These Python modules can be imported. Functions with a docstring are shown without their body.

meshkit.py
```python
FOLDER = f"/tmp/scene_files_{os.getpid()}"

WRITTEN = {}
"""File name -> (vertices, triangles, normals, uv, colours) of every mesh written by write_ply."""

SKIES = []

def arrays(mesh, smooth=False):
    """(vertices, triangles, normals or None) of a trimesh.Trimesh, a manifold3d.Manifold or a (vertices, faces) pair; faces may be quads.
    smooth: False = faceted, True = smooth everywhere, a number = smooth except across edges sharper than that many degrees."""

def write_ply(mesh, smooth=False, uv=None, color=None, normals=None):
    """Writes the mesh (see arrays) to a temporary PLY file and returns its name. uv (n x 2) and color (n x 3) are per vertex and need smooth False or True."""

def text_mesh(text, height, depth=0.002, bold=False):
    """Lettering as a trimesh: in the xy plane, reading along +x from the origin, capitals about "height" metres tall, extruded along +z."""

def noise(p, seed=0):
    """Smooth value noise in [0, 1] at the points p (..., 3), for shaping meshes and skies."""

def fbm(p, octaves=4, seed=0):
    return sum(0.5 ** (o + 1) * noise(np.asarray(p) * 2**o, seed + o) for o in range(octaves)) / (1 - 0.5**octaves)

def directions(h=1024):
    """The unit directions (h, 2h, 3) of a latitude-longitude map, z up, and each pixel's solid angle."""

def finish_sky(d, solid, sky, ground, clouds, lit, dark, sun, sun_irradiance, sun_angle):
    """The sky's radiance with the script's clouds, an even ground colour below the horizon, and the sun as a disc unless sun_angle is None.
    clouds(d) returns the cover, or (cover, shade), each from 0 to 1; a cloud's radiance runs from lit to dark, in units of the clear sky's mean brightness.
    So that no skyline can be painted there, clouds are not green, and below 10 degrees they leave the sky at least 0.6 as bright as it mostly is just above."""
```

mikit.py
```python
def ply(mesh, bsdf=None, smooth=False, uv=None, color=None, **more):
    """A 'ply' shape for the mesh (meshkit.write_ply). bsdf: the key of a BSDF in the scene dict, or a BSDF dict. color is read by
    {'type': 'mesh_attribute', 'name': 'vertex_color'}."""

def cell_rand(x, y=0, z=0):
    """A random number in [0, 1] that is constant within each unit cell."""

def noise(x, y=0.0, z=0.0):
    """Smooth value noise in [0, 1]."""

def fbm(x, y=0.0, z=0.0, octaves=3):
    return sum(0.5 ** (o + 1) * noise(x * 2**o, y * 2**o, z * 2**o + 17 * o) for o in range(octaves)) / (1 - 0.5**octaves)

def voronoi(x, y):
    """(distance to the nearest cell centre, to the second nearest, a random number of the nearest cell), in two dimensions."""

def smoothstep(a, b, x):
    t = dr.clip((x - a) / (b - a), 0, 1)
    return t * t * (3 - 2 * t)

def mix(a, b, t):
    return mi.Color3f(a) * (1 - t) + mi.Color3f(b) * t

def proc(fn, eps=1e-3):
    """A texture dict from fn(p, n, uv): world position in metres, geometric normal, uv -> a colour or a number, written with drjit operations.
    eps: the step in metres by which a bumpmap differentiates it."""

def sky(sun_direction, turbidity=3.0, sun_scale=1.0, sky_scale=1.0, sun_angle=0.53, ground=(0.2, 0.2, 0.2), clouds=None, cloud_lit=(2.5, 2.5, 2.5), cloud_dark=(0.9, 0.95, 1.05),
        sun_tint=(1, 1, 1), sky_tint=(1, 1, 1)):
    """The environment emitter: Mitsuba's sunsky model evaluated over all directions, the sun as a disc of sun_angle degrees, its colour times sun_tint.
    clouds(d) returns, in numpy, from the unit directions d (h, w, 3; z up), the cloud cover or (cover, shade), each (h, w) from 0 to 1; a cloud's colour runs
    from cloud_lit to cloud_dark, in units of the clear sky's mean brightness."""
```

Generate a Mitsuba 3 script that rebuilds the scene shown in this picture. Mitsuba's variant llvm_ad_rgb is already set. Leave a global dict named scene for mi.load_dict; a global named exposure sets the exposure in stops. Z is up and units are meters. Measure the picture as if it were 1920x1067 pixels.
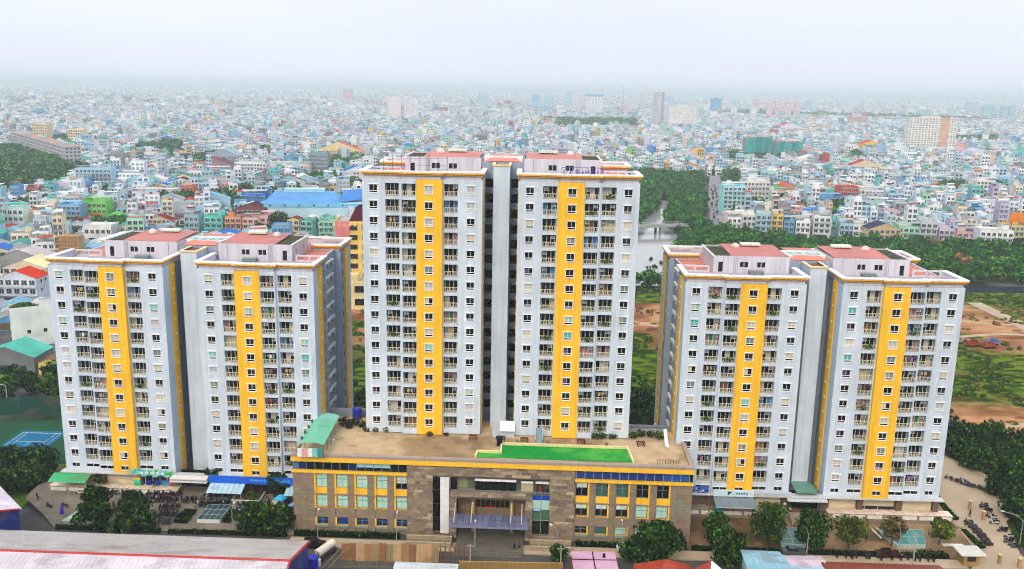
import math, random
import numpy as np, drjit as dr, mitsuba as mi
import mikit, meshkit
from mikit import proc, fbm, noise as dnoise, cell_rand, smoothstep, mix, voronoi

T4 = mi.ScalarTransform4f
scene, labels = {}, {}
rng = np.random.default_rng(7)
R = random.Random(11)

# ---------------------------------------------------------------- camera, sky, exposure
H, PITCH, ROLL, FOV = 84.0, 0.21488, 0.018174, 59.231
_up = (-math.sin(ROLL), math.cos(ROLL) * math.sin(PITCH), math.cos(ROLL) * math.cos(PITCH))
scene['camera'] = {'type': 'perspective', 'fov': FOV, 'fov_axis': 'x', 'near_clip': 1.0, 'far_clip': 60000.0,
                   'to_world': T4().look_at(origin=[0, 0, H], target=[0, math.cos(PITCH), H - math.sin(PITCH)], up=_up),
                   'medium': {'type': 'ref', 'id': 'air'}}
SUN = (-0.25, -0.74, 0.62)
def overcast(d):               # an even cloud deck, brightest overhead as overcast skies are
    e = np.degrees(np.arcsin(np.clip(d[..., 2], 0, 1)))
    return np.ones(e.shape), np.clip(1 - np.sin(np.radians(e)) ** .9, 0, 1) + .22 * (meshkit.fbm(d * [3.0, 3.0, 14.0], 4) - .5)
scene['sky'] = mikit.sky(SUN, turbidity=3, sun_scale=0.36, sun_angle=24, clouds=overcast, cloud_lit=(4.2, 4.3, 4.56), cloud_dark=(2.54, 2.66, 2.96), sun_tint=(1.0, 0.97, 0.92))
exposure = 1.97
scene['air'] = {'type': 'homogeneous', 'albedo': {'type': 'rgb', "value": [0.845, 0.95, 1.0]}, 'sigma_t': 0.00021, 'phase': {'type': 'hg', "g": 0.3}}

# ---------------------------------------------------------------- colours ride in the uv of every face: (red + 256 green, blue), sRGB bytes
def enc(c):
    c = [min(254, max(0, int(round(x)))) for x in c]
    return (c[0] + 256 * c[1], c[2])

def decode(uv):
    g = dr.floor((uv.x + 0.5) / 256)
    r = uv.x - 256 * g
    return mi.Color3f((r / 255) ** 2.2, (g / 255) ** 2.2, (uv.y / 255) ** 2.2)

def two(b):
    return {'type': 'twosided', 'b': b}

def _paint(p, n, uv):          # weathered paint: blotches and rain streaks
    streak = fbm(p.x * 2.3, p.y * 2.3, p.z * 0.10, 3)
    blot = fbm(p.x * 0.23, p.y * 0.23, p.z * 0.23, 3)
    return decode(uv) * (0.82 + 0.22 * blot + 0.34 * (streak - 0.5))
def _sheet(p, n, uv):          # sheet metal: patchy fading
    a = fbm(p.x * 0.35, p.y * 0.35, p.z * 0.3, 3)
    b = dnoise(p.x * 3.1, p.y * 3.1, p.z * 0.5)
    r = smoothstep(.56, .74, fbm(p.x * .22 + 9, p.y * .5, p.z * .4, 4))
    return mix(decode(uv) * (0.70 + 0.46 * a + 0.08 * b), mi.Color3f(.16, .10, .07), .38 * r)
def _city(p, n, uv):           # weathered walls and roofs of the far town
    a = fbm(p.x * 0.15, p.y * 0.15, p.z * 0.3, 2)
    b = dnoise(p.x * 1.1, p.y * 1.1, p.z * .25)
    return decode(uv) * (0.66 + 0.40 * a + .16 * b)
def _stone(p, n, uv):
    a = fbm(p.x * 2.2, p.y * 2.2, p.z * 3.0, 3)
    return decode(uv) * (0.72 + 0.5 * a)
def _leaf(p, n, uv):
    a = dnoise(p.x * 0.9, p.y * 0.9, p.z * 0.9)
    return decode(uv) * (0.65 + 0.7 * a)

def diffuse(fn):
    return two({'type': 'diffuse', 'reflectance': proc(fn)})
def princ(fn, rough, spec=0.4, **k):
    return two({'type': 'principled', 'base_color': proc(fn), 'roughness': rough, 'specular': spec, **k})

scene['paint'] = diffuse(_paint)
scene['city_paint'] = diffuse(_city)
scene['stone'] = diffuse(_stone)
scene['sheet'] = princ(_sheet, 0.45, 0.45)
scene['gloss'] = princ(lambda p, n, uv: decode(uv), 0.16, 0.42)
scene['leaf'] = diffuse(_leaf)

# ---------------------------------------------------------------- mesh builder
class MB:
    def __init__(s): s.q, s.qc, s.t, s.tc = [], [], [], []
    def quad(s, a, b, c, d, col): s.q.append((a, b, c, d)); s.qc.append(enc(col)); return s
    def tri(s, a, b, c, col): s.t.append((a, b, c)); s.tc.append(enc(col)); return s
    def box(s, x0, x1, y0, y1, z0, z1, col, top=None, skip=''):
        P = [(x, y, z) for z in (z0, z1) for y in (y0, y1) for x in (x0, x1)]
        for k, f in (('d', (0, 1, 3, 2)), ('u', (4, 5, 7, 6)), ('f', (0, 1, 5, 4)), ('b', (2, 3, 7, 6)), ('l', (0, 2, 6, 4)), ('r', (1, 3, 7, 5))):
            if k not in skip: s.quad(*[P[i] for i in f], top if (top is not None and k == 'u') else col)
        return s
    def obox(s, cx, cy, hx, hy, z0, z1, yaw, col, top=None):
        c, n = math.cos(yaw), math.sin(yaw)
        C = [(cx + c * a * hx - n * b * hy, cy + n * a * hx + c * b * hy) for a, b in ((-1, -1), (1, -1), (1, 1), (-1, 1))]
        return s.prism(C, z0, z1, col, top)
    def prism(s, C, z0, z1, col, top=None):
        n = len(C)
        for i in range(n):
            a, b = C[i], C[(i + 1) % n]
            s.quad((*a, z0), (*b, z0), (*b, z1), (*a, z1), col)
        t = col if top is None else top
        if n == 4: s.quad(*[(*c, z1) for c in C], t)
        else:
            for i in range(1, n - 1): s.tri((*C[0], z1), (*C[i], z1), (*C[i + 1], z1), t)
        return s
    def tube(s, pts, r, col, n=6, cap=True):
        pts = [np.array(p, float) for p in pts]
        rs = r if hasattr(r, '__len__') else [r] * len(pts)
        rings = []
        for i, p in enumerate(pts):
            d = pts[min(i + 1, len(pts) - 1)] - pts[max(i - 1, 0)]
            d = d / (np.linalg.norm(d) + 1e-9)
            a = np.cross(d, (0, 0, 1.0) if abs(d[2]) < 0.9 else (1.0, 0, 0)); a /= np.linalg.norm(a)
            b = np.cross(d, a)
            rings.append([tuple(p + rs[i] * (math.cos(2 * math.pi * k / n) * a + math.sin(2 * math.pi * k / n) * b)) for k in range(n)])
        for A, B in zip(rings, rings[1:]):
            for k in range(n): s.quad(A[k], A[(k + 1) % n], B[(k + 1) % n], B[k], col)
        if cap:
            for k in range(1, n - 1): s.tri(rings[-1][0], rings[-1][k], rings[-1][k + 1], col)
        return s
    def dome(s, cx, cy, cz, rx, ry, rz, col, n=8, m=3):
        for i in range(m):
            a, b = i / m * math.pi / 2, (i + 1) / m * math.pi / 2
            for k in range(n):
                t, u = 2 * math.pi * k / n, 2 * math.pi * (k + 1) / n
                P = [(cx + rx * math.cos(e) * math.cos(w), cy + ry * math.cos(e) * math.sin(w), cz + rz * math.sin(e)) for e, w in ((a, t), (a, u), (b, u), (b, t))]
                s.quad(*P, col)
        return s
    def soup(s, V, col):       # V (n, 3 or 4, 3) arrays with per-face colours (n, 3)
        e = [enc(c) for c in col]
        if V.shape[1] == 4: s.q.extend(map(tuple, V)); s.qc.extend(e)
        else: s.t.extend(map(tuple, V)); s.tc.extend(e)
        return s
    def arrays(s):
        V, F, U, at = [], [], [], 0
        if s.q:
            n = len(s.q)
            V.append(np.array(s.q, float).reshape(-1, 3)); U.append(np.repeat(np.array(s.qc, float), 4, 0))
            i = np.arange(n)[:, None] * 4
            F += [i + [0, 1, 2], i + [0, 2, 3]]; at = n * 4
        if s.t:
            n = len(s.t)
            V.append(np.array(s.t, float).reshape(-1, 3)); U.append(np.repeat(np.array(s.tc, float), 3, 0))
            F.append(at + np.arange(n)[:, None] * 3 + [0, 1, 2])
        return np.vstack(V), np.vstack(F), np.vstack(U)
    def ply(s, mat):
        v, f, u = s.arrays()
        return mikit.ply((v, f), mat, uv=u)

used = {}
def key(name, parent=None):
    k = f'{parent}__{name}' if parent else name
    n = used.get(k, 0); used[k] = n + 1
    return k if n == 0 else f'{k}_{n:03d}'
def put(name, shape, parent=None, T=None, **lab):
    k = key(name, parent)
    if isinstance(shape, tuple): shape = shape[0].ply(shape[1])
    if T is not None: shape = {**shape, 'to_world': T}
    scene[k] = shape
    if lab: labels[k] = lab
    return k
def holder(name, label, category, group=None, kind=None):
    k = key(name); labels[k] = {'label': label, 'category': category}
    if group: labels[k]['group'] = group
    if kind: labels[k]['kind'] = kind
    return k
def TR(x, y, z=0.0, yaw=0.0, s=1.0, sz=None):
    return T4().translate([x, y, z]).rotate([0, 0, 1], math.degrees(yaw)).scale([s, s, s if sz is None else sz])

def wall(mb, P, Q, z0, z1, holes, col, rev=0.25, rcol=None):
    """An upright wall from P to Q (outside on the right-hand side) with real openings: holes (s0, s1, z0, z1)."""
    P, Q = np.array(P, float), np.array(Q, float)
    L = np.linalg.norm(Q - P); e = (Q - P) / L; inn = np.array([-e[1], e[0]])
    pt = lambda s, z, d=0.0: (*(P + e * s + inn * d), z)
    xs = sorted({0.0, L, *[h[0] for h in holes], *[h[1] for h in holes]})
    for a, b in zip(xs, xs[1:]):
        if b - a < 1e-6: continue
        m = (a + b) / 2
        hs = sorted((h for h in holes if h[0] < m < h[1]), key=lambda h: h[2])
        z = z0
        for h in hs:
            if h[2] > z: mb.quad(pt(a, z), pt(b, z), pt(b, h[2]), pt(a, h[2]), col)
            z = h[3]
        if z1 > z: mb.quad(pt(a, z), pt(b, z), pt(b, z1), pt(a, z1), col)
    rc = col if rcol is None else rcol
    for a, b, c, d in holes:
        if rev <= 0: break
        mb.quad(pt(a, c), pt(b, c), pt(b, c, rev), pt(a, c, rev), rc)
        mb.quad(pt(a, d), pt(b, d), pt(b, d, rev), pt(a, d, rev), rc)
        mb.quad(pt(a, c), pt(a, d), pt(a, d, rev), pt(a, c, rev), rc)
        mb.quad(pt(b, c), pt(b, d), pt(b, d, rev), pt(b, c, rev), rc)
# ---------------------------------------------------------------- the three apartment blocks
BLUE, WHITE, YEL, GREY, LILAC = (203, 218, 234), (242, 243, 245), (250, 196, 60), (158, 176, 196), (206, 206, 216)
SIDE, REDROOF, SALMON, CREAM, DARK = (182, 204, 226), (172, 100, 92), (206, 134, 122), (222, 212, 184), (22, 25, 30)  # SIDE is the facade blue darkened to paint shade on the flanks
WID, GAP, DEP = 22.888, 6.84, 31.7
PANE = [(10, 11, 16)] * 18 + [(30, 38, 48)] * 5 + [(112, 132, 134)] * 5 + [(196, 192, 176)] * 6 + [(160, 146, 116)] * 3 + [(176, 180, 184)] * 4 + [(60, 130, 190)] * 2 + [(90, 176, 176), (186, 150, 150), (226, 228, 226),
        (200, 146, 40), (112, 36, 34), (86, 66, 112), (128, 200, 190)]

def window_frame():
    m = MB(); w = WHITE
    m.box(-.98, .98, -.20, .02, .75, .90, w).box(-.92, .92, -.13, .02, -.90, -.76, w)
    m.box(-.86, -.77, -.06, .02, -.76, .75, w).box(.77, .86, -.06, .02, -.76, .75, w)
    m.box(-.76, .76, .06, .14, -.50, -.38, w).box(-.035, .035, .08, .14, -.38, .74, w)
    m.box(-.76, -.71, .07, .13, -.75, .74, w).box(.71, .76, .07, .13, -.75, .74, w).box(-.71, .71, .07, .13, .69, .74, w)
    return m
def window_pane(a, b, c):
    m = MB(); y = .12
    m.quad((-.72, y, -.40), (-.02, y, -.40), (-.02, y, .70), (-.72, y, .70), a)
    m.quad((.02, y, -.40), (.72, y, -.40), (.72, y, .70), (.02, y, .70), b)
    m.quad((-.74, y, -.74), (.74, y, -.74), (.74, y, -.44), (-.74, y, -.44), c)
    return m
WINDOW = window_frame().ply('paint')
PANES = []
for k in range(34):
    a = R.choice(PANE); b = a if R.random() < .72 else R.choice(PANE)
    PANES.append(window_pane(a, b, DARK if R.random() < .75 else a).ply('gloss'))
def slot_frame(w, h):
    m = MB()
    m.box(-w, w, -.08, .02, h, h + .14, WHITE).box(-w, w, -.08, .02, -h - .14, -h, WHITE).box(-.04, .04, .06, .13, -h, h, WHITE)
    return m
SLOT = {w: (slot_frame(w, h).ply('paint'), MB().quad((-w, .12, -h), (w, .12, -h), (w, .12, h), (-w, .12, h), (16, 18, 24)).ply('gloss')) for w, h in ((.76, .40), (1.35, .34))}

def balcony_box():
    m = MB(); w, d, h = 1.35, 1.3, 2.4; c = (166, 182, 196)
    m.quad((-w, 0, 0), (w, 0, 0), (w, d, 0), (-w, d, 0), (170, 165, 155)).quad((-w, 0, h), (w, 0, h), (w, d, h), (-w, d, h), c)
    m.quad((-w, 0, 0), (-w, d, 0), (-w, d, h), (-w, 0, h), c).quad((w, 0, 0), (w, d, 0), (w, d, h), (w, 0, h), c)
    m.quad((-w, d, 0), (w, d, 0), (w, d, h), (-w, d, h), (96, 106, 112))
    return m
def balcony_door():
    m = MB(); c = (226, 226, 220)
    for x in (-1.28, -.48, .34, 1.12): m.box(x - .05, x + .05, 1.12, 1.27, .05, 2.3, c)
    m.box(-1.32, 1.16, 1.14, 1.29, 2.26, 2.36, c).box(-1.32, 1.16, 1.17, 1.29, .02, .1, c)
    return m
def balcony_pane(cs):
    m = MB()
    for x, c in zip((-1.24, -.44, .38), cs): m.quad((x, 1.22, .08), (x + .74, 1.22, .08), (x + .74, 1.22, 2.28), (x, 1.22, 2.28), c)
    return m
def railing():
    m = MB(); c = (224, 220, 198)
    m.box(-1.35, 1.35, .05, .12, .94, 1.03, c).box(-1.35, 1.35, .06, .11, .10, .16, c)
    for k in range(9):
        x = -1.28 + .32 * k; w = .05 if k % 2 == 0 else .02
        m.box(x - w, x + w, .06, .11, .16, .94, c)
    return m
BALC, DOOR, RAIL = balcony_box().ply('paint'), balcony_door().ply('paint'), railing().ply('paint')
BP = [(9, 10, 13)] * 20 + [(30, 38, 40)] * 6 + [(188, 182, 150)] * 5 + [(150, 136, 100)] * 2 + [(46, 54, 42)] * 2 + [(60, 132, 190), (126, 92, 62), (40, 122, 70), (196, 190, 180), (160, 120, 120)]
BPANES = []
for k in range(34):
    c = [R.choice(BP)] * 3
    if R.random() < .5: c[R.randrange(3)] = R.choice(BP)
    BPANES.append(balcony_pane(c).ply('gloss'))
def leaf_clump(n, rx, ry, rz, size, cols, seed, cz=0.0, jit=.55, var=.5):
    g = np.random.default_rng(seed)
    d = g.normal(size=(n, 3)); d /= np.linalg.norm(d, axis=1, keepdims=True)
    c = d * (g.random((n, 1)) ** .3) * [rx, ry, rz] + [0, 0, cz]
    nn = d + jit * g.normal(size=(n, 3)) + [0, 0, .25]                # leaves face outwards, roughly
    a = np.cross(nn, g.normal(size=(n, 3))); a /= np.linalg.norm(a, axis=1, keepdims=True)
    b = np.cross(nn, a); b /= np.linalg.norm(b, axis=1, keepdims=True)
    s = size * (.6 + .8 * g.random((n, 1)))
    V = np.stack([c - a * s, c + b * s * .7, c + a * s, c - b * s * .7], 1)
    col = np.array(cols)[g.integers(0, len(cols), n)] * (1 - var / 2 + var * g.random((n, 1)))
    return V, col
def clump_ply(*a, **k): return MB().soup(*leaf_clump(*a, **k)).ply('leaf')
POTTED = [clump_ply(90, 1.0, .35, .55, .16, [(52, 84, 30), (76, 112, 38), (36, 62, 26)], 40 + k, cz=.75) for k in range(3)]
AIRCON = MB().box(.35, 1.15, .62, .98, 1.55, 2.1, (214, 216, 214)).box(.45, .95, .60, .62, 1.62, 2.02, (120, 124, 126)).box(.4, 1.1, .66, .94, 1.5, 1.55, (130, 130, 130)).ply('paint')
def laundry(seed):
    g = random.Random(seed); m = MB(); m.tube([(-1.25, .5, 1.9), (1.25, .5, 1.9)], .015, (200, 200, 200), 4); x = -1.2
    while x < .9:
        w = g.uniform(.22, .5); c = g.choice([(170, 70, 66), (70, 110, 180), (230, 230, 225), (200, 170, 110), (110, 150, 130), (170, 120, 170), (60, 60, 80)])
        m.box(x, x + w, .48, .52, 1.9 - g.uniform(.5, .95), 1.88, c); x += w + g.uniform(.08, .3)
    return m
LAUNDRY = [laundry(k).ply('paint') for k in range(5)]

def offset(path, d):
    P = [np.array(p, float) for p in path]; out = []
    for i, p in enumerate(P):
        ns = []
        for a, b in ((i - 1, i), (i, i + 1)):
            if a >= 0 and b < len(P):
                e = (P[b] - P[a]) / np.linalg.norm(P[b] - P[a]); ns.append(np.array([e[1], -e[0]]))
        if len(ns) == 1: out.append(p + ns[0] * d)
        else:
            m = ns[0] + ns[1]; out.append(p + m * (d / max(1e-6, m @ ns[0])))
    return out
def sweep(mb, path, prof):
    """prof: (outward, z, colour of the face from the point before)"""
    rings = [[(*q, z) for q in offset(path, d)] for d, z, _ in prof]
    for k in range(1, len(prof)):
        for i in range(len(path) - 1):
            mb.quad(rings[k - 1][i], rings[k - 1][i + 1], rings[k][i + 1], rings[k][i], prof[k][2])
    for i in (0, -1):
        c = prof[-1][2]
        for k in range(2, len(prof) - 1): mb.tri(rings[0][i], rings[k][i], rings[k + 1][i], c)
def cornice_profile(zt, zd):
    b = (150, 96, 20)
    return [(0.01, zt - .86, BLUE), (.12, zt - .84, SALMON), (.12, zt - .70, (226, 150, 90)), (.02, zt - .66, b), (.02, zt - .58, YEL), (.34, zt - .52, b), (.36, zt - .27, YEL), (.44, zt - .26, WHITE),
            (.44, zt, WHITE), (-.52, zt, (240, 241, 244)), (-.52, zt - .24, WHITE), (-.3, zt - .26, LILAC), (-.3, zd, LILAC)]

def block(X, Y, yaw, nrow, zr, zbase, zlow, label, group):
    """One block: two wings, the lift core between them, roof terraces and penthouses. zr: height of the first row's middle; the front wall starts at zbase, the rest at zlow."""
    B = holder('apartment_block', label, 'apartment building', group)
    T0 = T4().translate([X, Y, 0]).rotate([0, 0, 1], math.degrees(yaw))
    zt, zd = zr + 3.45, zr + 1.95                      # parapet top, terrace deck
    rows = [zr - 3.1 * k for k in range(nrow)]
    deck, pent, bands = MB(), MB(), MB()
    for w in (0, 1):
        ax = (lambda x: -GAP / 2 - WID + x) if w == 0 else (lambda x: GAP / 2 + WID - x)     # the right wing mirrors the left one
        pth = (lambda L: [(ax(x), y) for x, y in L]) if w == 0 else (lambda L: [(ax(x), y) for x, y in L][::-1])
        wl, yl = MB(), MB()
        def seg(mb, a, b, holes, col, z0=zlow, z1=zd, rev=.25, rcol=None):
            L = math.dist(a, b)
            if w == 0: wall(mb, (ax(a[0]), a[1]), (ax(b[0]), b[1]), z0, z1, holes, col, rev, rcol)
            else: wall(mb, (ax(b[0]), b[1]), (ax(a[0]), a[1]), z0, z1, [(L - h[1], L - h[0], h[2], h[3]) for h in holes], col, rev, rcol)
        cols = [('w', 1.35, 0.0), ('b', 4.35, 0.0), ('b', 7.62, -.7), ('y', 12.0, -.85), ('b', 15.55, 0.0), ('w', 19.95, 0.0)]
        holes = {}
        for kind, x, y in cols:
            hs = holes.setdefault((kind == 'y', round(x, 2)), [])
            for r, z in enumerate(rows):
                if zbase < 10 and r == nrow - 1:
                    zs = z + .45
                    hs.append((x, x + 2.7, zs - .34, zs + .34) if kind == 'b' else (x, x + 1.52, zs - .4, zs + .4))
                else: hs.append((x, x + 2.7, z - 1.35, z + 1.05) if kind == 'b' else (x, x + 1.52, z - .75, z + .75))
        H_ = lambda x0, *xs: [(h[0] - x0, h[1] - x0, h[2], h[3]) for x in xs for h in holes[x]]
        seg(wl, (0, 0), (7.4, 0), H_(0, (False, 1.35), (False, 4.35)), BLUE, zbase)
        seg(wl, (7.4, 0), (7.4, -.7), [], BLUE, zbase)
        seg(wl, (7.4, -.7), (10.4, -.7), H_(7.4, (False, 7.62)), BLUE, zbase)
        seg(yl, (10.4, -.7), (10.4, -.85), [], YEL, zbase); seg(yl, (10.4, -.85), (15.35, -.85), H_(10.4, (True, 12.0)), YEL, zbase); seg(yl, (15.35, -.85), (15.35, 0), [], YEL, zbase)
        seg(wl, (15.35, 0), (WID, 0), H_(15.35, (False, 15.55), (False, 19.95)), BLUE, zbase)
        # inner flank towards the core, outer flank with its recessed grey wall, rear
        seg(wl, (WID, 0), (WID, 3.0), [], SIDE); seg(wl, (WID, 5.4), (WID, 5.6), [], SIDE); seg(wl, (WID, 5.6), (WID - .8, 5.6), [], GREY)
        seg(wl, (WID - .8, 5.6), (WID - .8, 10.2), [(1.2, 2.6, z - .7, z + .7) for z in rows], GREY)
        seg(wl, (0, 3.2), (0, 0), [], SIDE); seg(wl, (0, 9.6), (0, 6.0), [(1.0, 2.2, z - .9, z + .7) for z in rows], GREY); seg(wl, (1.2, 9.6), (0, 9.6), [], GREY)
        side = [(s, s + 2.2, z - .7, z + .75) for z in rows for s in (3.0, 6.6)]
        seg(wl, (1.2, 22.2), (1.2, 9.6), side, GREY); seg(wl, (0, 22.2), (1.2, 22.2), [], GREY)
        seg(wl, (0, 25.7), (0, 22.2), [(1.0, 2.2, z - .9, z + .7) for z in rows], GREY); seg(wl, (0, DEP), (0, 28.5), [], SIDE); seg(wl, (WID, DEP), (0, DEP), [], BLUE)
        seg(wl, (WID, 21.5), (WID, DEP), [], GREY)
        put('wall', (wl, 'paint'), B, T0); put('yellow_strip', (yl, 'paint'), B, T0)
        for lx, a, b, o in ((0, 3.2, 6.0, 1), (0, 25.7, 28.5, 1), (WID, 3.0, 5.4, -1)):           # yellow pilasters on the flanks
            pm = MB(); x0, x1 = sorted((ax(lx - .16 * o), ax(lx + .3 * o)))
            pm.box(x0, x1, a, b, zlow, zd, YEL)
            for z in rows:
                xa, xb = sorted((ax(lx - .24 * o), ax(lx - .1 * o)))
                pm.box(xa, xb, a + .9, a + 1.5, z - .2, z + .18, WHITE)
            put('yellow_pilaster', (pm, 'paint'), B, T0)
        # openings
        for kind, x, y in cols:
            for r, z in enumerate(rows):
                cx = ax(x + (1.35 if kind == 'b' else .76))
                if zbase < 10 and r == nrow - 1:
                    f, g = SLOT[1.35 if kind == 'b' else .76]; T = T0 @ T4().translate([cx, y, z + .45])
                    o = put('window', f, B, T); put('pane', g, o, T)
                elif kind == 'b':
                    T = T0 @ T4().translate([cx, y, z - 1.35])
                    if R.random() < .5: T = T @ T4().scale([-1, 1, 1])
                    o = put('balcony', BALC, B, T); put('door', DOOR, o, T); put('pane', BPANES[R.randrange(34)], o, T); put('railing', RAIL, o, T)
                    if R.random() < .4: put('air_conditioner', AIRCON, o, T)
                    q = R.random()
                    if q < .17: put('plant', POTTED[R.randrange(3)], o, T)
                    elif q < .25: put('laundry', LAUNDRY[R.randrange(5)], o, T)
                else:
                    T = T0 @ T4().translate([cx, y, z])
                    o = put('window', WINDOW, B, T); put('pane', PANES[R.randrange(34)], o, T)
        for z in rows:                                  # flank windows, their hoods and reveals
            m = MB(); x = ax(1.2); s = -1 if w == 0 else 1
            xx = sorted((x, x + .5 * s)); m.box(*xx, 12.9, 19.4, z + .78, z + 1.02, WHITE); xx = sorted((x, x + .4 * s))
            for yy in (12.95, 15.9, 19.1): m.box(*xx, yy, yy + .25, z - .75 if yy < 15 else z - .1, z + .78, (226, 230, 236))
            o = put('flank_window', (m, 'paint'), B, T0)
            xg = x - .2 * s; PQ = []
            for yy in (13.4, 17.0): PQ.append(((xg, yy, z - .7), (xg, yy + 2.2, z - .7), (xg, yy + 2.2, z + .75), (xg, yy, z + .75), (70, 86, 104)))
            x0_ = ax(0) - .2 * s
            for yy in (7.4, 23.5): PQ.append(((x0_, yy, z - .9), (x0_, yy + 1.2, z - .9), (x0_, yy + 1.2, z + .7), (x0_, yy, z + .7), (24, 30, 40)))
            xi = ax(WID - .8 - .2); PQ.append(((xi, 6.8, z - .7), (xi, 8.2, z - .7), (xi, 8.2, z + .7), (xi, 6.8, z + .7), (30, 36, 46)))
            for pq in PQ: put('pane', (MB().quad(*pq), 'gloss'), o, T0)
        # cornices and parapets of the front and rear terraces
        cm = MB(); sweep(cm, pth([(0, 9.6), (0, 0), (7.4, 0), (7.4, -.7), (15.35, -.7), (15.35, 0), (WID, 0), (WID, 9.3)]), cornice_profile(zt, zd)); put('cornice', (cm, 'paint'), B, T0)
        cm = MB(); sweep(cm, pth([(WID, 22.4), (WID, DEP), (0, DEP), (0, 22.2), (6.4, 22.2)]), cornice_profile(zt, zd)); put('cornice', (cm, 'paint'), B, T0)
        cm = MB(); sweep(cm, pth([(1.2, 22.15), (1.2, 9.65)]), [(0.02, zd - .05, GREY), (.02, zt - 1.0, GREY), (-.3, zt - 1.0, LILAC), (-.3, zd, LILAC)]); put('parapet', (cm, 'paint'), B, T0)
        for yy in (9.6, 30.2):                          # open screen walls behind the corner terraces
            sc = MB()
            seg(sc, (.3, yy), (6.2, yy), [(.5, 2.9, zd + .35, zt - .45), (3.2, 5.5, zd + .35, zt - .45)], LILAC, zd, zt - .12, .18)
            seg(sc, (.3, yy + .18), (6.2, yy + .18), [(.5, 2.9, zd + .35, zt - .45), (3.2, 5.5, zd + .35, zt - .45)], LILAC, zd, zt - .12, 0)
            xa, xb = sorted((ax(.3), ax(6.2))); sc.quad((xa, yy, zt - .12), (xb, yy, zt - .12), (xb, yy + .18, zt - .12), (xa, yy + .18, zt - .12), WHITE)
            put('terrace_screen', (sc, 'paint'), B, T0)
        for (a, b, c, d, col) in ((.1, WID - .1, .1, 9.55, (176, 172, 186)), (7.4, 15.3, -.6, .1, (176, 172, 186)), (1.3, 7.0, 9.55, 22.15, SALMON), (.1, WID - .1, 22.15, DEP - .1, (196, 120, 110))):
            xa, xb = sorted((ax(a), ax(b))); deck.quad((xa, c, zd), (xb, c, zd), (xb, d, zd), (xa, d, zd), col)
        # penthouse
        pw, zp = MB(), zd + 3.45
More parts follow.
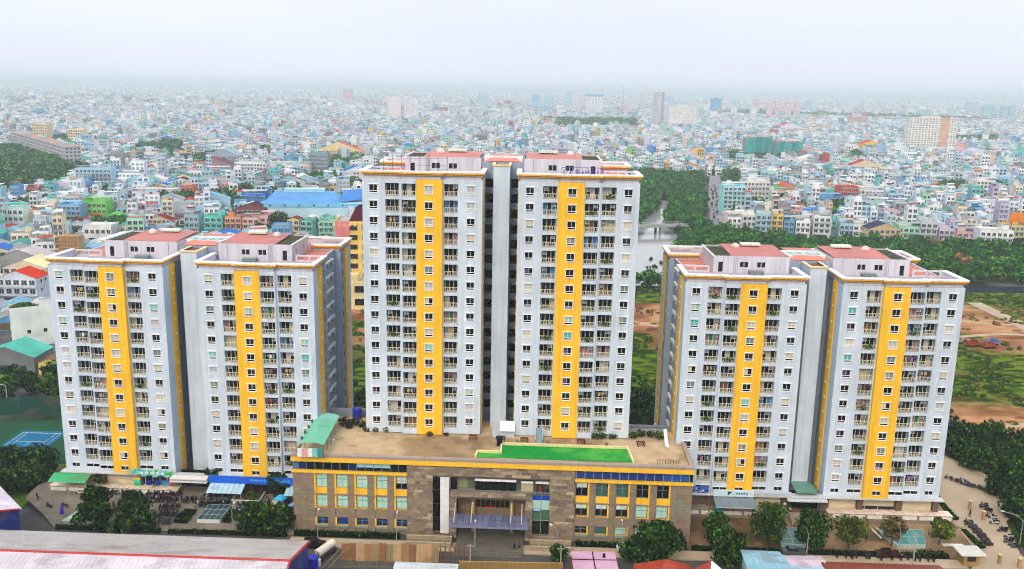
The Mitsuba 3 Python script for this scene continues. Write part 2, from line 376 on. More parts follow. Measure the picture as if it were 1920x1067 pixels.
        seg(pw, (6.9, 9.5), (22.0, 9.5), [(1.0, 1.9, zd + .15, zd + 2.2), (5.3, 6.9, zd + 1.2, zd + 2.25), (8.7, 10.3, zd + 1.2, zd + 2.25)], LILAC, zd, zp, .2)
        seg(pw, (6.9, 22.2), (6.9, 9.5), [(3.4, 4.2, zd + .9, zd + 2.2), (9.0, 9.6, zd + 1.2, zd + 2.0)], LILAC, zd, zp, .2)
        seg(pw, (22.0, 9.5), (22.0, 22.2), [], LILAC, zd, zp); seg(pw, (22.0, 22.2), (6.9, 22.2), [], LILAC, zd, zp)
        for xx in (11.0, 11.35, 11.7, 20.2):            # rain pipes down the wall
            xc = ax(xx); pw.box(xc - .05, xc + .05, 9.38, 9.47, zd, zp - .1, (176, 172, 190))
        P = put('penthouse', (pw, 'paint'), B, T0)
        g = MB()
        for a, b, c, d in ((7.9, 8.8, zd + .15, zd + 2.2), (12.2, 13.8, zd + 1.2, zd + 2.25), (15.6, 17.2, zd + 1.2, zd + 2.25)):
            xa, xb = sorted((ax(a), ax(b))); g.quad((xa, 9.68, c), (xb, 9.68, c), (xb, 9.68, d), (xa, 9.68, d), (20, 22, 26))
        x = ax(7.1)
        for a, b in ((18.0, 18.8), (12.6, 13.2)): g.quad((x, a, zd + 1.2), (x, b, zd + 1.2), (x, b, zd + 2.1), (x, a, zd + 2.1), (34, 38, 44))
        put('pane', (g, 'gloss'), P, T0)
        f = MB()
        for xx in (12.96, 16.36): xa, xb = sorted((ax(xx), ax(xx + .09))); f.box(xa, xb, 9.56, 9.64, zd + 1.2, zd + 2.25, WHITE)
        put('mullion', (f, 'paint'), P, T0)
        rm = MB(); xs = [ax(10.4), ax(21.7)]; xa, xb = min(xs), max(xs)
        rm.quad((xa, 9.9, zp - .05), (xb, 9.9, zp - .05), (xb, 21.9, zp + .35), (xa, 21.9, zp + .35), REDROOF).quad((xa, 9.9, zp - .35), (xb, 9.9, zp - .35), (xb, 9.9, zp - .05), (xa, 9.9, zp - .05), (90, 50, 44))
        n = 15
        for k in range(n):
            x = xa + (xb - xa) * (k + .5) / n; rm.box(x - .04, x + .04, 9.9, 21.9, zp - .02, zp + .02, REDROOF) if False else rm.quad((x - .03, 9.9, zp + .02), (x + .03, 9.9, zp + .02), (x + .03, 21.9, zp + .42), (x - .03, 21.9, zp + .42), (178, 84, 78))
        xa2, xb2 = sorted((ax(6.9), ax(10.4)))
        put('red_roof', (rm, 'sheet'), P, T0)
        fm = MB(); fm.quad((xa2, 9.7, zp - .5), (xb2, 9.7, zp - .5), (xb2, 22.0, zp - .5), (xa2, 22.0, zp - .5), (70, 72, 66))
        for k in range(7): y = 10.2 + k * 1.75; fm.box(xa2 + .1, xb2 - .05, y, y + .22, zp - .3, zp - .08, (96, 100, 90))
        sw = sorted((ax(6.72), ax(7.0))); fm.box(*sw, 9.45, 22.25, zp - .2, zp + .1, WHITE)
        put('pergola', (fm, 'paint'), P, T0)
        # things standing on the roof that belong to it: dish domes, tanks
        tm = MB(); xd = ax(13.0 if w == 0 else 12.6); tm.dome(xd, 18.6, zp + .25, .9, .9, .9, (214, 204, 196), 10, 4); put('water_tank', (tm, 'paint'), P, T0)
        tm = MB(); xd = ax(16.4 if w == 0 else 17.2); tm.box(xd - 2.0, xd + 2.0, 19.2, 20.9, zp + .5, zp + .95, (210, 226, 214), (226, 236, 228)).box(xd - 1.5, xd + 1.5, 19.5, 20.6, zp + .1, zp + .5, (80, 86, 80)); put('vent_housing', (tm, 'paint'), P, T0)
        um = MB(); xd = ax(15.2); um.box(xd - 1.4, xd + 1.4, 7.6, 9.0, zd + .02, zd + .75, (120, 136, 138), (138, 152, 152)); put('terrace_shelter', (um, 'paint'), B, T0)
    # between the wings: galleries, core, link roof
    gm = MB()
    for y, P_, Q_ in ((10.2, (-4.3, 10.2), (4.3, 10.2)), (21.5, (4.3, 21.5), (-4.3, 21.5))):
        wall(gm, P_, Q_, zlow, zt + 1.1, [(a, b, z - 1.55 + 1.05, z + 1.25) for z in rows for a, b in ((.95, 2.55), (6.05, 7.65))], (150, 164, 186), .3)
    for z in rows: gm.box(-3.4, 3.4, 9.5, 10.19, z - 1.62, z - 1.46, (150, 164, 180))
    put('gallery_wall', (gm, 'paint'), B, T0)
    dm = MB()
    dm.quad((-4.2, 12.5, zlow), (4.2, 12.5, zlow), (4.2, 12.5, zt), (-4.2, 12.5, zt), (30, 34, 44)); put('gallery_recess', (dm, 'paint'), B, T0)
    cm = MB(); zc = zt + 1.1
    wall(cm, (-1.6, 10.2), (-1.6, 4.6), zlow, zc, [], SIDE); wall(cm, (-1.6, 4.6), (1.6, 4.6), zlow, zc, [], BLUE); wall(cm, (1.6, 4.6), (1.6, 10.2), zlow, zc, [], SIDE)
    core = put('lift_core', (cm, 'paint'), B, T0)
    cm = MB(); sweep(cm, [(-1.6, 10.15), (-1.6, 4.6), (1.6, 4.6), (1.6, 10.15)], [(.0, zc - .35, BLUE), (.2, zc - .3, YEL), (.2, zc - .08, (240, 205, 110)), (.22, zc, WHITE), (-.3, zc, (236, 226, 190)), (-.3, zc - .5, (120, 90, 74))])
    cm.quad((-1.4, 4.8, zc - .45), (1.4, 4.8, zc - .45), (1.4, 10.1, zc - .45), (-1.4, 10.1, zc - .45), (128, 92, 78)); put('cap', (cm, 'paint'), core, T0)
    lm = MB()
    lm.quad((-4.3, 10.2, zt + 1.1), (4.3, 10.2, zt + 1.1), (4.3, 21.5, zt + 1.1), (-4.3, 21.5, zt + 1.1), (150, 120, 112))
    lm.quad((-3.6, 10.6, zt + 1.25), (3.6, 10.6, zt + 1.25), (2.6, 13.0, zt + 1.8), (-2.6, 13.0, zt + 1.8), (206, 112, 92)).quad((-2.6, 19.0, zt + 1.7), (2.6, 19.0, zt + 1.7), (3.4, 21.2, zt + 1.9), (-3.4, 21.2, zt + 1.9), REDROOF)
    link = put('link_roof', (lm, 'sheet'), B, T0)
    km = MB().box(-3.9, 3.9, 13.4, 13.7, zt + 1.1, zt + 1.75, WHITE).box(-3.9, 3.9, 18.4, 18.7, zt + 1.1, zt + 1.75, WHITE).box(-3.9, -3.6, 13.7, 18.4, zt + 1.1, zt + 1.75, WHITE).box(3.6, 3.9, 13.7, 18.4, zt + 1.1, zt + 1.75, WHITE)
    for k in (-1.8, 0, 1.8): km.box(k - .06, k + .06, 13.7, 18.4, zt + 1.5, zt + 1.62, WHITE)
    put('skylight_frame', (km, 'paint'), link, T0)
    put('skylight', (MB().quad((-3.6, 13.7, zt + 1.45), (3.6, 13.7, zt + 1.45), (3.6, 18.4, zt + 1.45), (-3.6, 18.4, zt + 1.45), (86, 140, 140)), 'gloss'), link, T0)
    put('roof_deck', (deck, 'paint'), B, T0)
    return B, T0, zt, zd

GRP = 'three blue and white apartment blocks with yellow strips'
BL, TL, _, _ = block(-64.73, 171.57, -.0452, 14, 46.67, 5.7, 0.0, 'pale blue twin-winged apartment block with yellow strips, behind the plaza crowded with motorbikes', GRP)
BC, TC, ztc, zdc = block(-2.50, 170.30, -.0236, 16, 64.95, 15.9, 0.0, 'tallest pale blue apartment block with yellow strips, rising behind the brown stone podium', GRP)
BR, TR_, _, _ = block(59.36, 166.99, -.0236, 14, 46.67, 5.7, 0.0, 'pale blue apartment block with yellow strips, behind the bare earth yard and young trees', GRP)

# scaffold poles and the sign frame on the roof terrace of the tallest block
for k in range(8):
    x = -22.5 + k * 1.75
    m = MB().tube([(x, 1.6, zdc), (x, 1.6, ztc + 2.5 + .3 * (k % 3))], .045, (92, 74, 82), 5)
    if k < 7:
        for dz in (.9, 2.2): m.tube([(x, 1.6, ztc + dz), (x + 1.75, 1.6, ztc + dz)], .03, (120, 100, 110), 4)
    put('scaffold_pole', (m, 'paint'), BC, TC)
m = MB().box(11.5, 19.4, 1.55, 1.62, ztc + 1.0, ztc + 1.1, (92, 74, 140)).box(11.5, 19.4, 1.55, 1.62, zdc + .2, zdc + .28, (150, 120, 160))
for k in range(9): m.box(11.5 + k * .98, 11.58 + k * .98, 1.55, 1.62, zdc, ztc + 1.0, (130, 110, 160))
sg = put('sign_frame', (m, 'paint'), BC, TC, label='frame of a roof sign with broken purple letters, seen from behind the parapet')
m = MB(); g = random.Random(5)
for k in range(13):
    x = 11.8 + k * .58
    if g.random() < .25: continue
    c = g.choice([(96, 84, 190), (70, 66, 150), (150, 110, 180)])
    for q in range(3):
        a = g.uniform(0, .28); m.box(x + a, x + a + .1, 1.48, 1.54, ztc - .2 + g.uniform(0, .2), ztc + g.uniform(.3, .75), c)
    m.box(x, x + .4, 1.48, 1.54, ztc + .1, ztc + .2, c)
put('letters', (m, 'paint'), sg, TC)
# ---------------------------------------------------------------- ground sheets
def zg(y): return min(1.75, max(.05, .1 + (y - 157.5) * .125))
def ground_mat(name, fn): scene[name] = diffuse(fn)
C3 = lambda r, g, b: mi.Color3f((r / 255) ** 2.2, (g / 255) ** 2.2, (b / 255) ** 2.2)
def _town(p, n, uv):  # ground tone darkened to stand in for shade between the houses
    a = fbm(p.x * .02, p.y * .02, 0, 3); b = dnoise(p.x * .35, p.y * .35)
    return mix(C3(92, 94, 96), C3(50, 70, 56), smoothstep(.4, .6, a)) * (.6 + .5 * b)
def _asphalt(p, n, uv):
    a = fbm(p.x * .3, p.y * .3, 0, 3); b = dnoise(p.x * 4, p.y * 4)
    return C3(84, 84, 82) * (.75 + .4 * a + .12 * (b - .5))
def _paver(p, n, uv):
    a = fbm(p.x * .25, p.y * .25, 3.0, 3); t = cell_rand(dr.floor(p.x / .8), dr.floor(p.y / .8))
    joint = dr.select((dr.abs(p.x / .8 - dr.floor(p.x / .8) - .5) > .46) | (dr.abs(p.y / .8 - dr.floor(p.y / .8) - .5) > .46), .85, 1.0)
    return C3(128, 121, 111) * (.70 + .42 * a + .12 * (t - .5)) * joint
def _earth(p, n, uv):
    a = fbm(p.x * .11, p.y * .11, 5.0, 4); b = fbm(p.x * .9, p.y * .9, 2.0, 3)
    c = mix(C3(98, 78, 60), C3(150, 126, 100), smoothstep(.34, .62, a))
    return mix(c, C3(76, 78, 48), smoothstep(.60, .74, fbm(p.x * .2 + 7, p.y * .2, 9.0, 3)) * .7) * (.72 + .5 * b)
def _lot(p, n, uv):            # cleared lot: red-brown earth with weeds in bands
    w = p.y + 46 * (fbm(p.x * .035, p.y * .05, 1.0, 4) - .5)
    a = fbm(p.x * .05, p.y * .09, 3.0, 4); b = fbm(p.x * .35, p.y * .6, 8.0, 3)
    soil = mix(C3(112, 72, 48), C3(178, 134, 98), smoothstep(.3, .68, a))
    weed = mix(C3(38, 62, 18), C3(92, 112, 34), smoothstep(.3, .7, b))
    weed = mix(weed, C3(96, 84, 52), smoothstep(.56, .7, a) * .6)
    band = smoothstep(230, 244, w) * (1 - smoothstep(284, 304, w)) + smoothstep(350, 366, w)
    spot = smoothstep(.54, .62, fbm(p.x * .045 + 3, p.y * .08, 2.0, 3))
    return mix(soil, weed, dr.clip(dr.maximum(band, spot), 0, 1)) * (.72 + .5 * b)
def _grass(p, n, uv):
    a = fbm(p.x * .12, p.y * .12, 1.0, 4); b = fbm(p.x * 1.1, p.y * 1.1, 4.0, 2)
    return mix(C3(40, 70, 22), C3(96, 124, 42), smoothstep(.3, .68, a)) * (.65 + .6 * b)
def _conc(p, n, uv):
    a = fbm(p.x * .2, p.y * .2, 6.0, 4)
    return C3(176, 160, 138) * (.72 + .48 * a)
def _deck(p, n, uv):           # podium roof: sandy waterproofing, stained
    a = fbm(p.x * .12, p.y * .12, 2.0, 4); b = fbm(p.x * .7, p.y * .7, 1.0, 3)
    return mix(C3(158, 134, 104), C3(200, 176, 142), smoothstep(.3, .66, a)) * (.78 + .36 * b) * dr.select((dr.abs(p.x / 6.1 - dr.floor(p.x / 6.1) - .5) > .493) | (dr.abs(p.y / 5.3 - dr.floor(p.y / 5.3) - .5) > .492), .82, 1.0) * (1 - .25 * smoothstep(.58, .72, fbm(p.x * .3, p.y * .3, 7.0, 3)))
def _road(p, n, uv): return C3(136, 136, 146) * (.75 + .4 * fbm(p.x * .1, p.y * .1, 0, 3))
def _turf(p, n, uv):
    a = fbm(p.x * .3, p.y * .3, 2.0, 3); b = dnoise(p.x * 2.2, p.y * 2.2)
    return mix(C3(40, 146, 68), C3(78, 170, 74), smoothstep(.4, .7, a)) * (.86 + .2 * b)
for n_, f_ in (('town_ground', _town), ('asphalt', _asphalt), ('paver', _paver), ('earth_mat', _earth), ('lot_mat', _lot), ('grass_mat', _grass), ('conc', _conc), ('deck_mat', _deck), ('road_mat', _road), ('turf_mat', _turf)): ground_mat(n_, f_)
scene['water_mat'] = two({'type': 'principled', 'base_color': {'type': 'rgb', 'value': [.22, .23, .24]}, 'roughness': .10, 'specular': 1.0})
scene['ditch_mat'] = two({'type': 'principled', 'base_color': {'type': 'rgb', 'value': [.010, .016, .030]}, 'roughness': .7, 'specular': .03})  # near-black base colour stands in for dark trees mirrored in the water

def sheet(name, poly, z, mat, label=None, cat=None, kind='structure', fn=None, grid=None):
    """A flat or (with fn) sloping ground sheet over a convex or star-shaped polygon."""
    P = [(x, y, z if fn is None else fn(y) + z) for x, y in poly]
    m = MB(); cx, cy = np.mean([p[0] for p in P]), np.mean([p[1] for p in P]); cz = z if fn is None else fn(cy) + z
    if grid is None:
        for a, b in zip(P, P[1:] + P[:1]): m.tri((cx, cy, cz), a, b, (120, 120, 120))
    else:
        (x0, x1), ys = grid
        for a, b in zip(ys, ys[1:]): m.quad((x0, a, fn(a) + z), (x1, a, fn(a) + z), (x1, b, fn(b) + z), (x0, b, fn(b) + z), (120, 120, 120))
    v, f, u = m.arrays()
    d = {'kind': kind}
    if label: d.update(label=label, category=cat)
    return put(name, mikit.ply((v, f), mat), **d)
def strip(name, L, Rr, z, mat, fn=None, **k):
    m = MB(); g = (lambda p: (*p, z if fn is None else fn(p[1]) + z))
    for i in range(len(L) - 1): m.quad(g(L[i]), g(L[i + 1]), g(Rr[i + 1]), g(Rr[i]), (120, 120, 120))
    v, f, u = m.arrays()
    return put(name, mikit.ply((v, f), mat), kind='structure', **k)

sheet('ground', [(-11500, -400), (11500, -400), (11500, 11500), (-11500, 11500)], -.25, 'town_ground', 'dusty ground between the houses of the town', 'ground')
sheet('street', [(-150, 118), (150, 118), (150, 163), (-150, 163)], -.02, 'asphalt', 'dark asphalt street running past the stone podium', 'street')
strip('sidewalk', [(-41, 156.6), (35, 153.9), (84, 152.4)], [(-41, 153.2), (35, 150.6), (84, 149.2)], .10, 'conc', label='pale pavement between the street and the hedges', category='pavement')
strip('kerb', [(-41, 153.2), (35, 150.6), (84, 149.2)], [(-41, 153.0), (35, 150.4), (84, 149.0)], .04, 'conc', label='kerb along the street side of the pavement', category='kerb')
ys = [150, 154, 157, 160, 163, 166, 169, 171.2, 176, 200]
strip('plaza', [(-86.9, 158.3), (-90.5, 162), (-97.5, 168.2), (-97.5, 171), (-97.5, 182)], [(-40.6, 157.2), (-40.6, 162), (-40.6, 168.2), (-40.6, 171), (-40.6, 182)], 0.0, 'paver', fn=zg, label='tan paved plaza full of parked motorbikes', category='plaza')
strip('yard', [(34.2, 154.3), (34.2, 157.5), (34.2, 162), (34.2, 168), (34.2, 172)], [(89.0, 152.8), (89.0, 157.5), (89.0, 162), (89.0, 168), (89.0, 172)], 0.0, 'earth_mat', fn=zg, label='bare brown earth yard with scattered young trees', category='yard')
strip('path', [(83.5, 148), (88.6, 155), (88.6, 166), (90.2, 171.2), (91, 178), (88, 200)], [(97, 148), (96.5, 155), (99.5, 166), (106, 171.2), (108, 178), (104, 200)], .006, 'conc', fn=zg, label='sandy concrete path beside the dark grove', category='path')
sheet('grove_floor', [(96, 140), (190, 140), (190, 212), (104, 212), (99.5, 166)], .02, 'grass_mat', 'shaded grass under the dark grove', 'grass')
sheet('lot', [(-64, 205), (-64, 352), (56, 372), (210, 386), (420, 388), (420, 205)], -.05, 'lot_mat', 'cleared lot of red brown earth and weeds behind the blocks', 'field')
strip('concrete_lane', [(189.2, 280), (189.0, 321), (189.5, 366)], [(197, 280), (195.6, 333), (195.8, 366)], .05, 'conc', label='grey green concrete lane crossing the cleared lot', category='path')
sheet('grove_floor', [(-190, 165), (-97.6, 165), (-97.6, 212), (-118, 212), (-190, 214)], .02, 'grass_mat', 'dark grass beside the tennis court', 'grass')

# canal, its bridge and the water beyond
cl = [(30, 388), (36, 420), (52, 470), (68, 522), (76, 556), (84, 588), (95, 618), (104, 655), (114, 705)]
cr = [(72.5, 388), (76, 420), (88, 470), (98, 528), (97, 560), (100, 588), (110, 618), (119, 668), (121, 705)]
strip('canal', cl, cr, -.12, 'water_mat', label='pale grey canal winding through dark trees', category='canal')
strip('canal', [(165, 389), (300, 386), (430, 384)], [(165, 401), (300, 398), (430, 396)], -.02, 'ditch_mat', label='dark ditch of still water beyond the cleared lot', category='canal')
b = holder('bridge', 'low grey concrete bridge over the canal', 'bridge')
m = MB(); c = (150, 152, 150)
def along(s, o): return (60 + s * 46 - o * .3, 524 + s * 14 + o)
m.prism([along(0, 0), along(1, 0), along(1, 9), along(0, 9)], 4.2, 5.0, c, (128, 128, 126)); put('deck', (m, 'paint'), b)
for o in (0, 9):
    m = MB()
    for k in range(23): x, y = along((k + .5) / 23, o); m.box(x - .12, x + .12, y - .12, y + .12, 5.0, 6.0, (176, 178, 176))
    m.tube([(*along(0, o), 6.0), (*along(1, o), 6.0)], .1, (186, 188, 186), 5); put('railing', (m, 'paint'), b)
for s in (.3, .62, .9):
    for o in (1.5, 7.5): x, y = along(s, o); put('pier', (MB().box(x - .7, x + .7, y - .7, y + .7, -1, 4.2, (120, 122, 122)), 'paint'), b)
strip('road', [(121, 553), (132, 600), (150.5, 694.7), (199, 920)], [(132.5, 553), (144.5, 600), (161.5, 694.7), (210, 920)], -.1, 'road_mat', label='straight grey road between trees and the houses', category='road')

# ---------------------------------------------------------------- ground floors of the two flanking blocks
def front_parts(B, T):
    """Eave slab, terrace and shop floor shared by both flanking blocks."""
    m = MB().box(-27, 27, -1.1, .6, 5.42, 5.68, (206, 206, 210)); put('eave', (m, 'paint'), B, T)
    w = MB(); wall(w, (-26.2, .8), (26.2, .8), 1.5, 5.45, [(-3.3 + 26.2, 3.3 + 26.2, 1.6, 5.2)], (120, 106, 90), .2); w.quad((-3.4, 2.6, 1.5), (3.4, 2.6, 1.5), (3.4, 2.6, 5.4), (-3.4, 2.6, 5.4), (24, 28, 32)); put('ground_floor_wall', (w, 'paint'), B, T)
def shutter(B, T, x0, x1, z0=2.75, z1=5.2):
    m = MB(); n = 12; c = (206, 192, 156)
    for k in range(n):
        a, b_ = z0 + (z1 - z0) * k / n, z0 + (z1 - z0) * (k + .86) / n
        m.quad((x0, .62, a), (x1, .62, a), (x1, .7, b_), (x0, .7, b_), c)
    m.box(x0 - .02, x1 + .02, .5, .78, z1, z1 + .2, (150, 140, 120)); put('shutter', (m, 'sheet'), B, T)
def column(B, T, x, w=.55): put('column', (MB().box(x - w, x + w, .1, .79, 1.7, 5.41, (112, 96, 80)), 'stone'), B, T)
front_parts(BL, TL); front_parts(BR, TR_)
for x in (-25.8, -19, -11.2, -4, 4): column(BL, TL, x)
shutter(BL, TL, -18.2, -12.0); shutter(BL, TL, -25.0, -19.9)
m = MB()
for a in (-10.2, -8.6, -7.1, -5.6): m.box(a - .06, a + .06, .58, .7, 2.75, 5.0, (214, 214, 210))
o = put('shopfront', (m, 'paint'), BL, TL, label='shop front with blue goods below the colourful fascia')
put('pane', (MB().quad((-10.6, .7, 2.75), (-4.6, .7, 2.75), (-4.6, .7, 5.1), (-10.6, .7, 5.1), (26, 28, 58)), 'gloss'), o, TL)
m = MB()
for a, c, h in ((-9.9, (40, 60, 190), 1.0), (-8.0, (50, 80, 200), .9), (-6.6, (60, 150, 220), 1.1), (-5.7, (70, 160, 225), .9), (-5.2, (190, 40, 50), 1.5)): m.box(a, a + .9, .2, .55, 2.72, 2.72 + h, c)
put('goods', (m, 'paint'), o, TL)
# colourful fascia of the shop: a scalloped board with coloured patches
g = random.Random(3); m = MB()
for k in range(16):
    x0, x1 = -11.5 + k * .49, -11.5 + (k + 1) * .49
    za, zb = 5.55 + .25 * math.sin(k * 1.3), 6.75 + .28 * math.sin(k * .9 + 1)
    for q in range(3):
        c = g.choice([(80, 190, 235), (120, 215, 225), (170, 200, 235), (60, 190, 90), (70, 205, 190), (190, 215, 200)])
        m.box(x0, x1, -1.5, -1.25, za + (zb - za) * q / 3, za + (zb - za) * (q + 1) / 3, c)
for k in range(5): m.box(-10.2 + k * 1.1, -9.5 + k * 1.1, -1.56, -1.5, 5.95 + .1 * (k % 2), 6.4, (236, 240, 245))
put('fascia_sign', (m, 'paint'), BL, TL, label='scalloped turquoise, blue and green shop fascia with white shapes')
m = MB()
for q, c in enumerate([(60, 190, 90), (60, 205, 170), (90, 210, 200), (230, 220, 90), (245, 160, 40), (240, 110, 40)]): m.box(-12.2, -10.9, -.25, .05, 2.75 + q * .42, 2.75 + (q + 1) * .42, c)
put('banner', (m, 'paint'), BL, TL, label='upright rainbow banner board from orange to green')
m = MB().box(-12.8, -11.5, -1.35, -1.2, 5.75, 6.5, (70, 190, 210)).box(-12.6, -11.7, -1.4, -1.35, 5.9, 6.3, (240, 190, 60)); put('small_sign', (m, 'paint'), BL, TL, label='small turquoise and yellow sign left of the fascia')
m = MB()                                              # green awning
m.quad((-28.4, -3.4, 4.6), (-20.6, -3.4, 4.6), (-20.6, -1.0, 5.35), (-28.4, -1.0, 5.35), (42, 160, 96)).quad((-28.4, -3.4, 4.35), (-20.6, -3.4, 4.35), (-20.6, -3.4, 4.6), (-28.4, -3.4, 4.6), (110, 214, 160))
for k in range(9): x = -28.2 + k * .93; m.box(x - .04, x + .04, -3.41, -3.3, 4.2, 4.62, (36, 140, 84))
for x in (-28.2, -24.5, -20.8): m.tube([(x, -3.3, 4.4), (x, -3.3, 1.6)], .05, (170, 170, 170), 5)
put('green_awning', (m, 'sheet'), BL, TL, label='green corrugated awning at the far corner of the left block')
for z in (4.9, 5.5): put('entrance_canopy', (MB().box(-3.7, 3.9, -2.6, -.9, z, z + .22, (232, 232, 232)), 'paint'), BL, TL)
m = MB().box(4.0, 23, -1.75, -1.45, 4.75, 6.25, (24, 92, 214)); o = put('blue_fascia', (m, 'sheet'), BL, TL, label='long bright blue shop fascia with pale lettering')
m = MB(); g = random.Random(9); x = 12.6
while x < 20.6:
    w = g.uniform(.2, .5)
    if not 15.8 < x < 17.2: m.box(x, x + .12, -1.80, -1.75, 5.3, 5.85, (110, 210, 245)).box(x, x + w, -1.80, -1.75, 5.5, 5.62, (110, 210, 245))
    x += w + .16
put('lettering', (m, 'paint'), o, TL)
for x0, x1 in ((4.4, 11.6), (20.2, 24.0)):
    m = MB(); n = int((x1 - x0) / .9)
    for k in range(n):
        a, b_ = x0 + (x1 - x0) * k / n, x0 + (x1 - x0) * (k + .94) / n
        m.quad((a, -1.6, 4.7), (b_, -1.6, 4.7), (b_, -4.4, 3.75), (a, -4.4, 3.75), (170, 208, 222))
    for x in (x0 + .1, x1 - .1): m.tube([(x, -4.3, 3.75), (x, -4.3, 1.5)], .05, (190, 190, 190), 5)
    put('clear_awning', (m, 'sheet'), BL, TL, label='pale translucent awning in strips below the blue fascia')
m = MB().box(12.2, 19.4, .3, .75, 3.7, 4.5, (150, 112, 48)).box(12.2, 19.4, .35, .78, 1.7, 3.7, (40, 32, 30))
for x in (14, 16, 18): m.box(x, x + .12, .25, .35, 1.7, 3.7, (90, 80, 70))
put('shopfront', (m, 'paint'), BL, TL)
# right block
for x in (-25.8, -19, -10.6, -4, 4, 11.0, 18.7, 26.0): column(BR, TR_, x)
shutter(BR, TR_, -9.9, -4.7); shutter(BR, TR_, 5.0, 10.3); shutter(BR, TR_, 19.6, 25.3)
shutter(BR, TR_, 11.8, 17.9, 3.4, 5.2); put('shop_window', (MB().box(11.8, 17.9, .55, .7, 2.75, 3.35, (26, 30, 34)).box(12.0, 12.2, .5, .56, 2.75, 3.35, (180, 180, 180)).box(14.6, 14.8, .5, .56, 2.75, 3.35, (180, 180, 180)), 'gloss'), BR, TR_)
g = random.Random(21); m = MB().box(-25.6, -19.4, -.5, -.25, 5.7, 7.0, (64, 104, 190))
for k in range(18):
    x, z = g.uniform(-25.3, -20.2), g.uniform(5.75, 6.5); m.box(x, x + g.uniform(.3, .8), -.54, -.5, z, z + g.uniform(.15, .45), g.choice([(206, 220, 236), (30, 44, 66), (160, 190, 226), (236, 240, 246)]))
put('mural_panel', (m, 'paint'), BR, TR_, label='blue and white patterned panel beside the podium corner')
m = MB().box(-18.7, -10.7, -2.0, -1.6, 5.75, 7.05, (206, 230, 240)); o = put('shop_sign', (m, 'paint'), BR, TR_, label='long white shop sign with a dark mark and blue lettering in its middle')
m = MB().box(-15.9, -15.55, -2.05, -2.0, 6.15, 6.85, (14, 66, 84)).box(-15.55, -15.2, -2.05, -2.0, 6.45, 6.85, (14, 66, 84)).box(-15.1, -14.9, -2.05, -2.0, 6.2, 6.4, (70, 200, 190))
for k in range(5): m.box(-14.3 + k * .5, -14.02 + k * .5, -2.05, -2.0, 6.3, 6.62, (40, 110, 160)).box(-14.3 + k * .5, -14.2 + k * .5, -2.05, -2.0, 6.2, 6.75 if k % 2 else 6.6, (40, 110, 160))
put('lettering', (m, 'paint'), o, TR_)
m = MB(); n = 14
for k in range(n):
    a, b_ = -18.7 + 8 * k / n, -18.7 + 8 * (k + .95) / n
    m.quad((a, -1.9, 5.6), (b_, -1.9, 5.6), (b_ + .2, -4.2, 4.5), (a + .2, -4.2, 4.5), (112, 128, 140))
m.box(-18.5, -10.5, -4.25, -4.18, 4.35, 4.5, (180, 196, 206)); put('grey_awning', (m, 'sheet'), BR, TR_, label='grey corrugated awning under the white shop sign')
put('entrance_canopy', (MB().box(-3.9, 3.9, -2.0, -.9, 5.0, 5.3, (206, 214, 220)), 'paint'), BR, TR_)
put('green_canopy', (MB().box(-2.0, 2.2, -.8, 4.5, 6.3, 6.5, (92, 138, 126)), 'sheet'), BR, TR_, label='flat teal roof at the foot of the lift core')
m = MB().box(-10.4, -3.0, -1.05, -.2, 5.7, 6.3, (190, 204, 216)); put('parapet', (m, 'paint'), BR, TR_)

# raised terraces in front of the shops
def terrace(B, T, x0, x1, label, panels, lip=(222, 208, 184)):
    k_ = holder('terrace', label, 'terrace', kind='structure')
    m = MB().box(x0, x1, -1.7, .78, 1.0, 2.68, (140, 128, 112), lip); put('slab', (m, 'paint'), k_, T)
    n = int((x1 - x0) / 1.5)
    for k in range(n):
        a = x0 + (x1 - x0) * k / n
        put('tile', (MB().box(a + .03, a + (x1 - x0) / n - .03, -1.62, .7, 2.68, 2.715, tuple(np.array(lip) + R.randint(-14, 10))), 'stone'), k_, T)
    for a, b_ in panels: put('wall_panel', (MB().box(a, b_, -1.80, -1.70, 1.75, 2.5, (232, 230, 226)), 'paint'), k_, T)
terrace(BL, TL, -29.4, -2.6, 'cream tiled terrace with white edge below the left shops', [(-29 + k * 3.8, -25.7 + k * 3.8) for k in range(7)])
terrace(BR, TR_, 4.2, 28.8, 'pinkish tiled terrace with white wall panels below the right shops', [(5.2 + k * 3.4, 8.1 + k * 3.4) for k in range(7)], (226, 206, 190))
terrace(BR, TR_, -25.5, -3.6, 'grey terrace with white wall panels right of the podium', [(-25.2 + k * 4.3, -21.4 + k * 4.3) for k in range(5)], (150, 140, 122))
st = holder('stairs', 'short concrete stairs between the two right terraces', 'stairs', kind='structure')
for k in range(7): put('step', (MB().box(-3.4, 4.0, -1.9 - k * .38, -1.52 - k * .38, 1.0, 2.55 - k * .19, (150, 142, 124)), 'paint'), st, TR_)
# ---------------------------------------------------------------- the stone podium with its roof terrace
PD = holder('podium', 'low brown stone building with yellow bands, in front of the tallest block', 'building')
PYAW = -.03987; TP = T4().translate([-40.9, 158.6, 0]).rotate([0, 0, 1], math.degrees(PYAW)); PL = 75.26
SB = (140, 126, 110)
def stone_col():
    q = R.random()
    b = (136, 122, 107) if q < .5 else (150, 136, 116) if q < .75 else (120, 108, 97) if q < .9 else (174, 157, 132)
    k = R.uniform(.92, 1.08); return tuple(x * k for x in b)
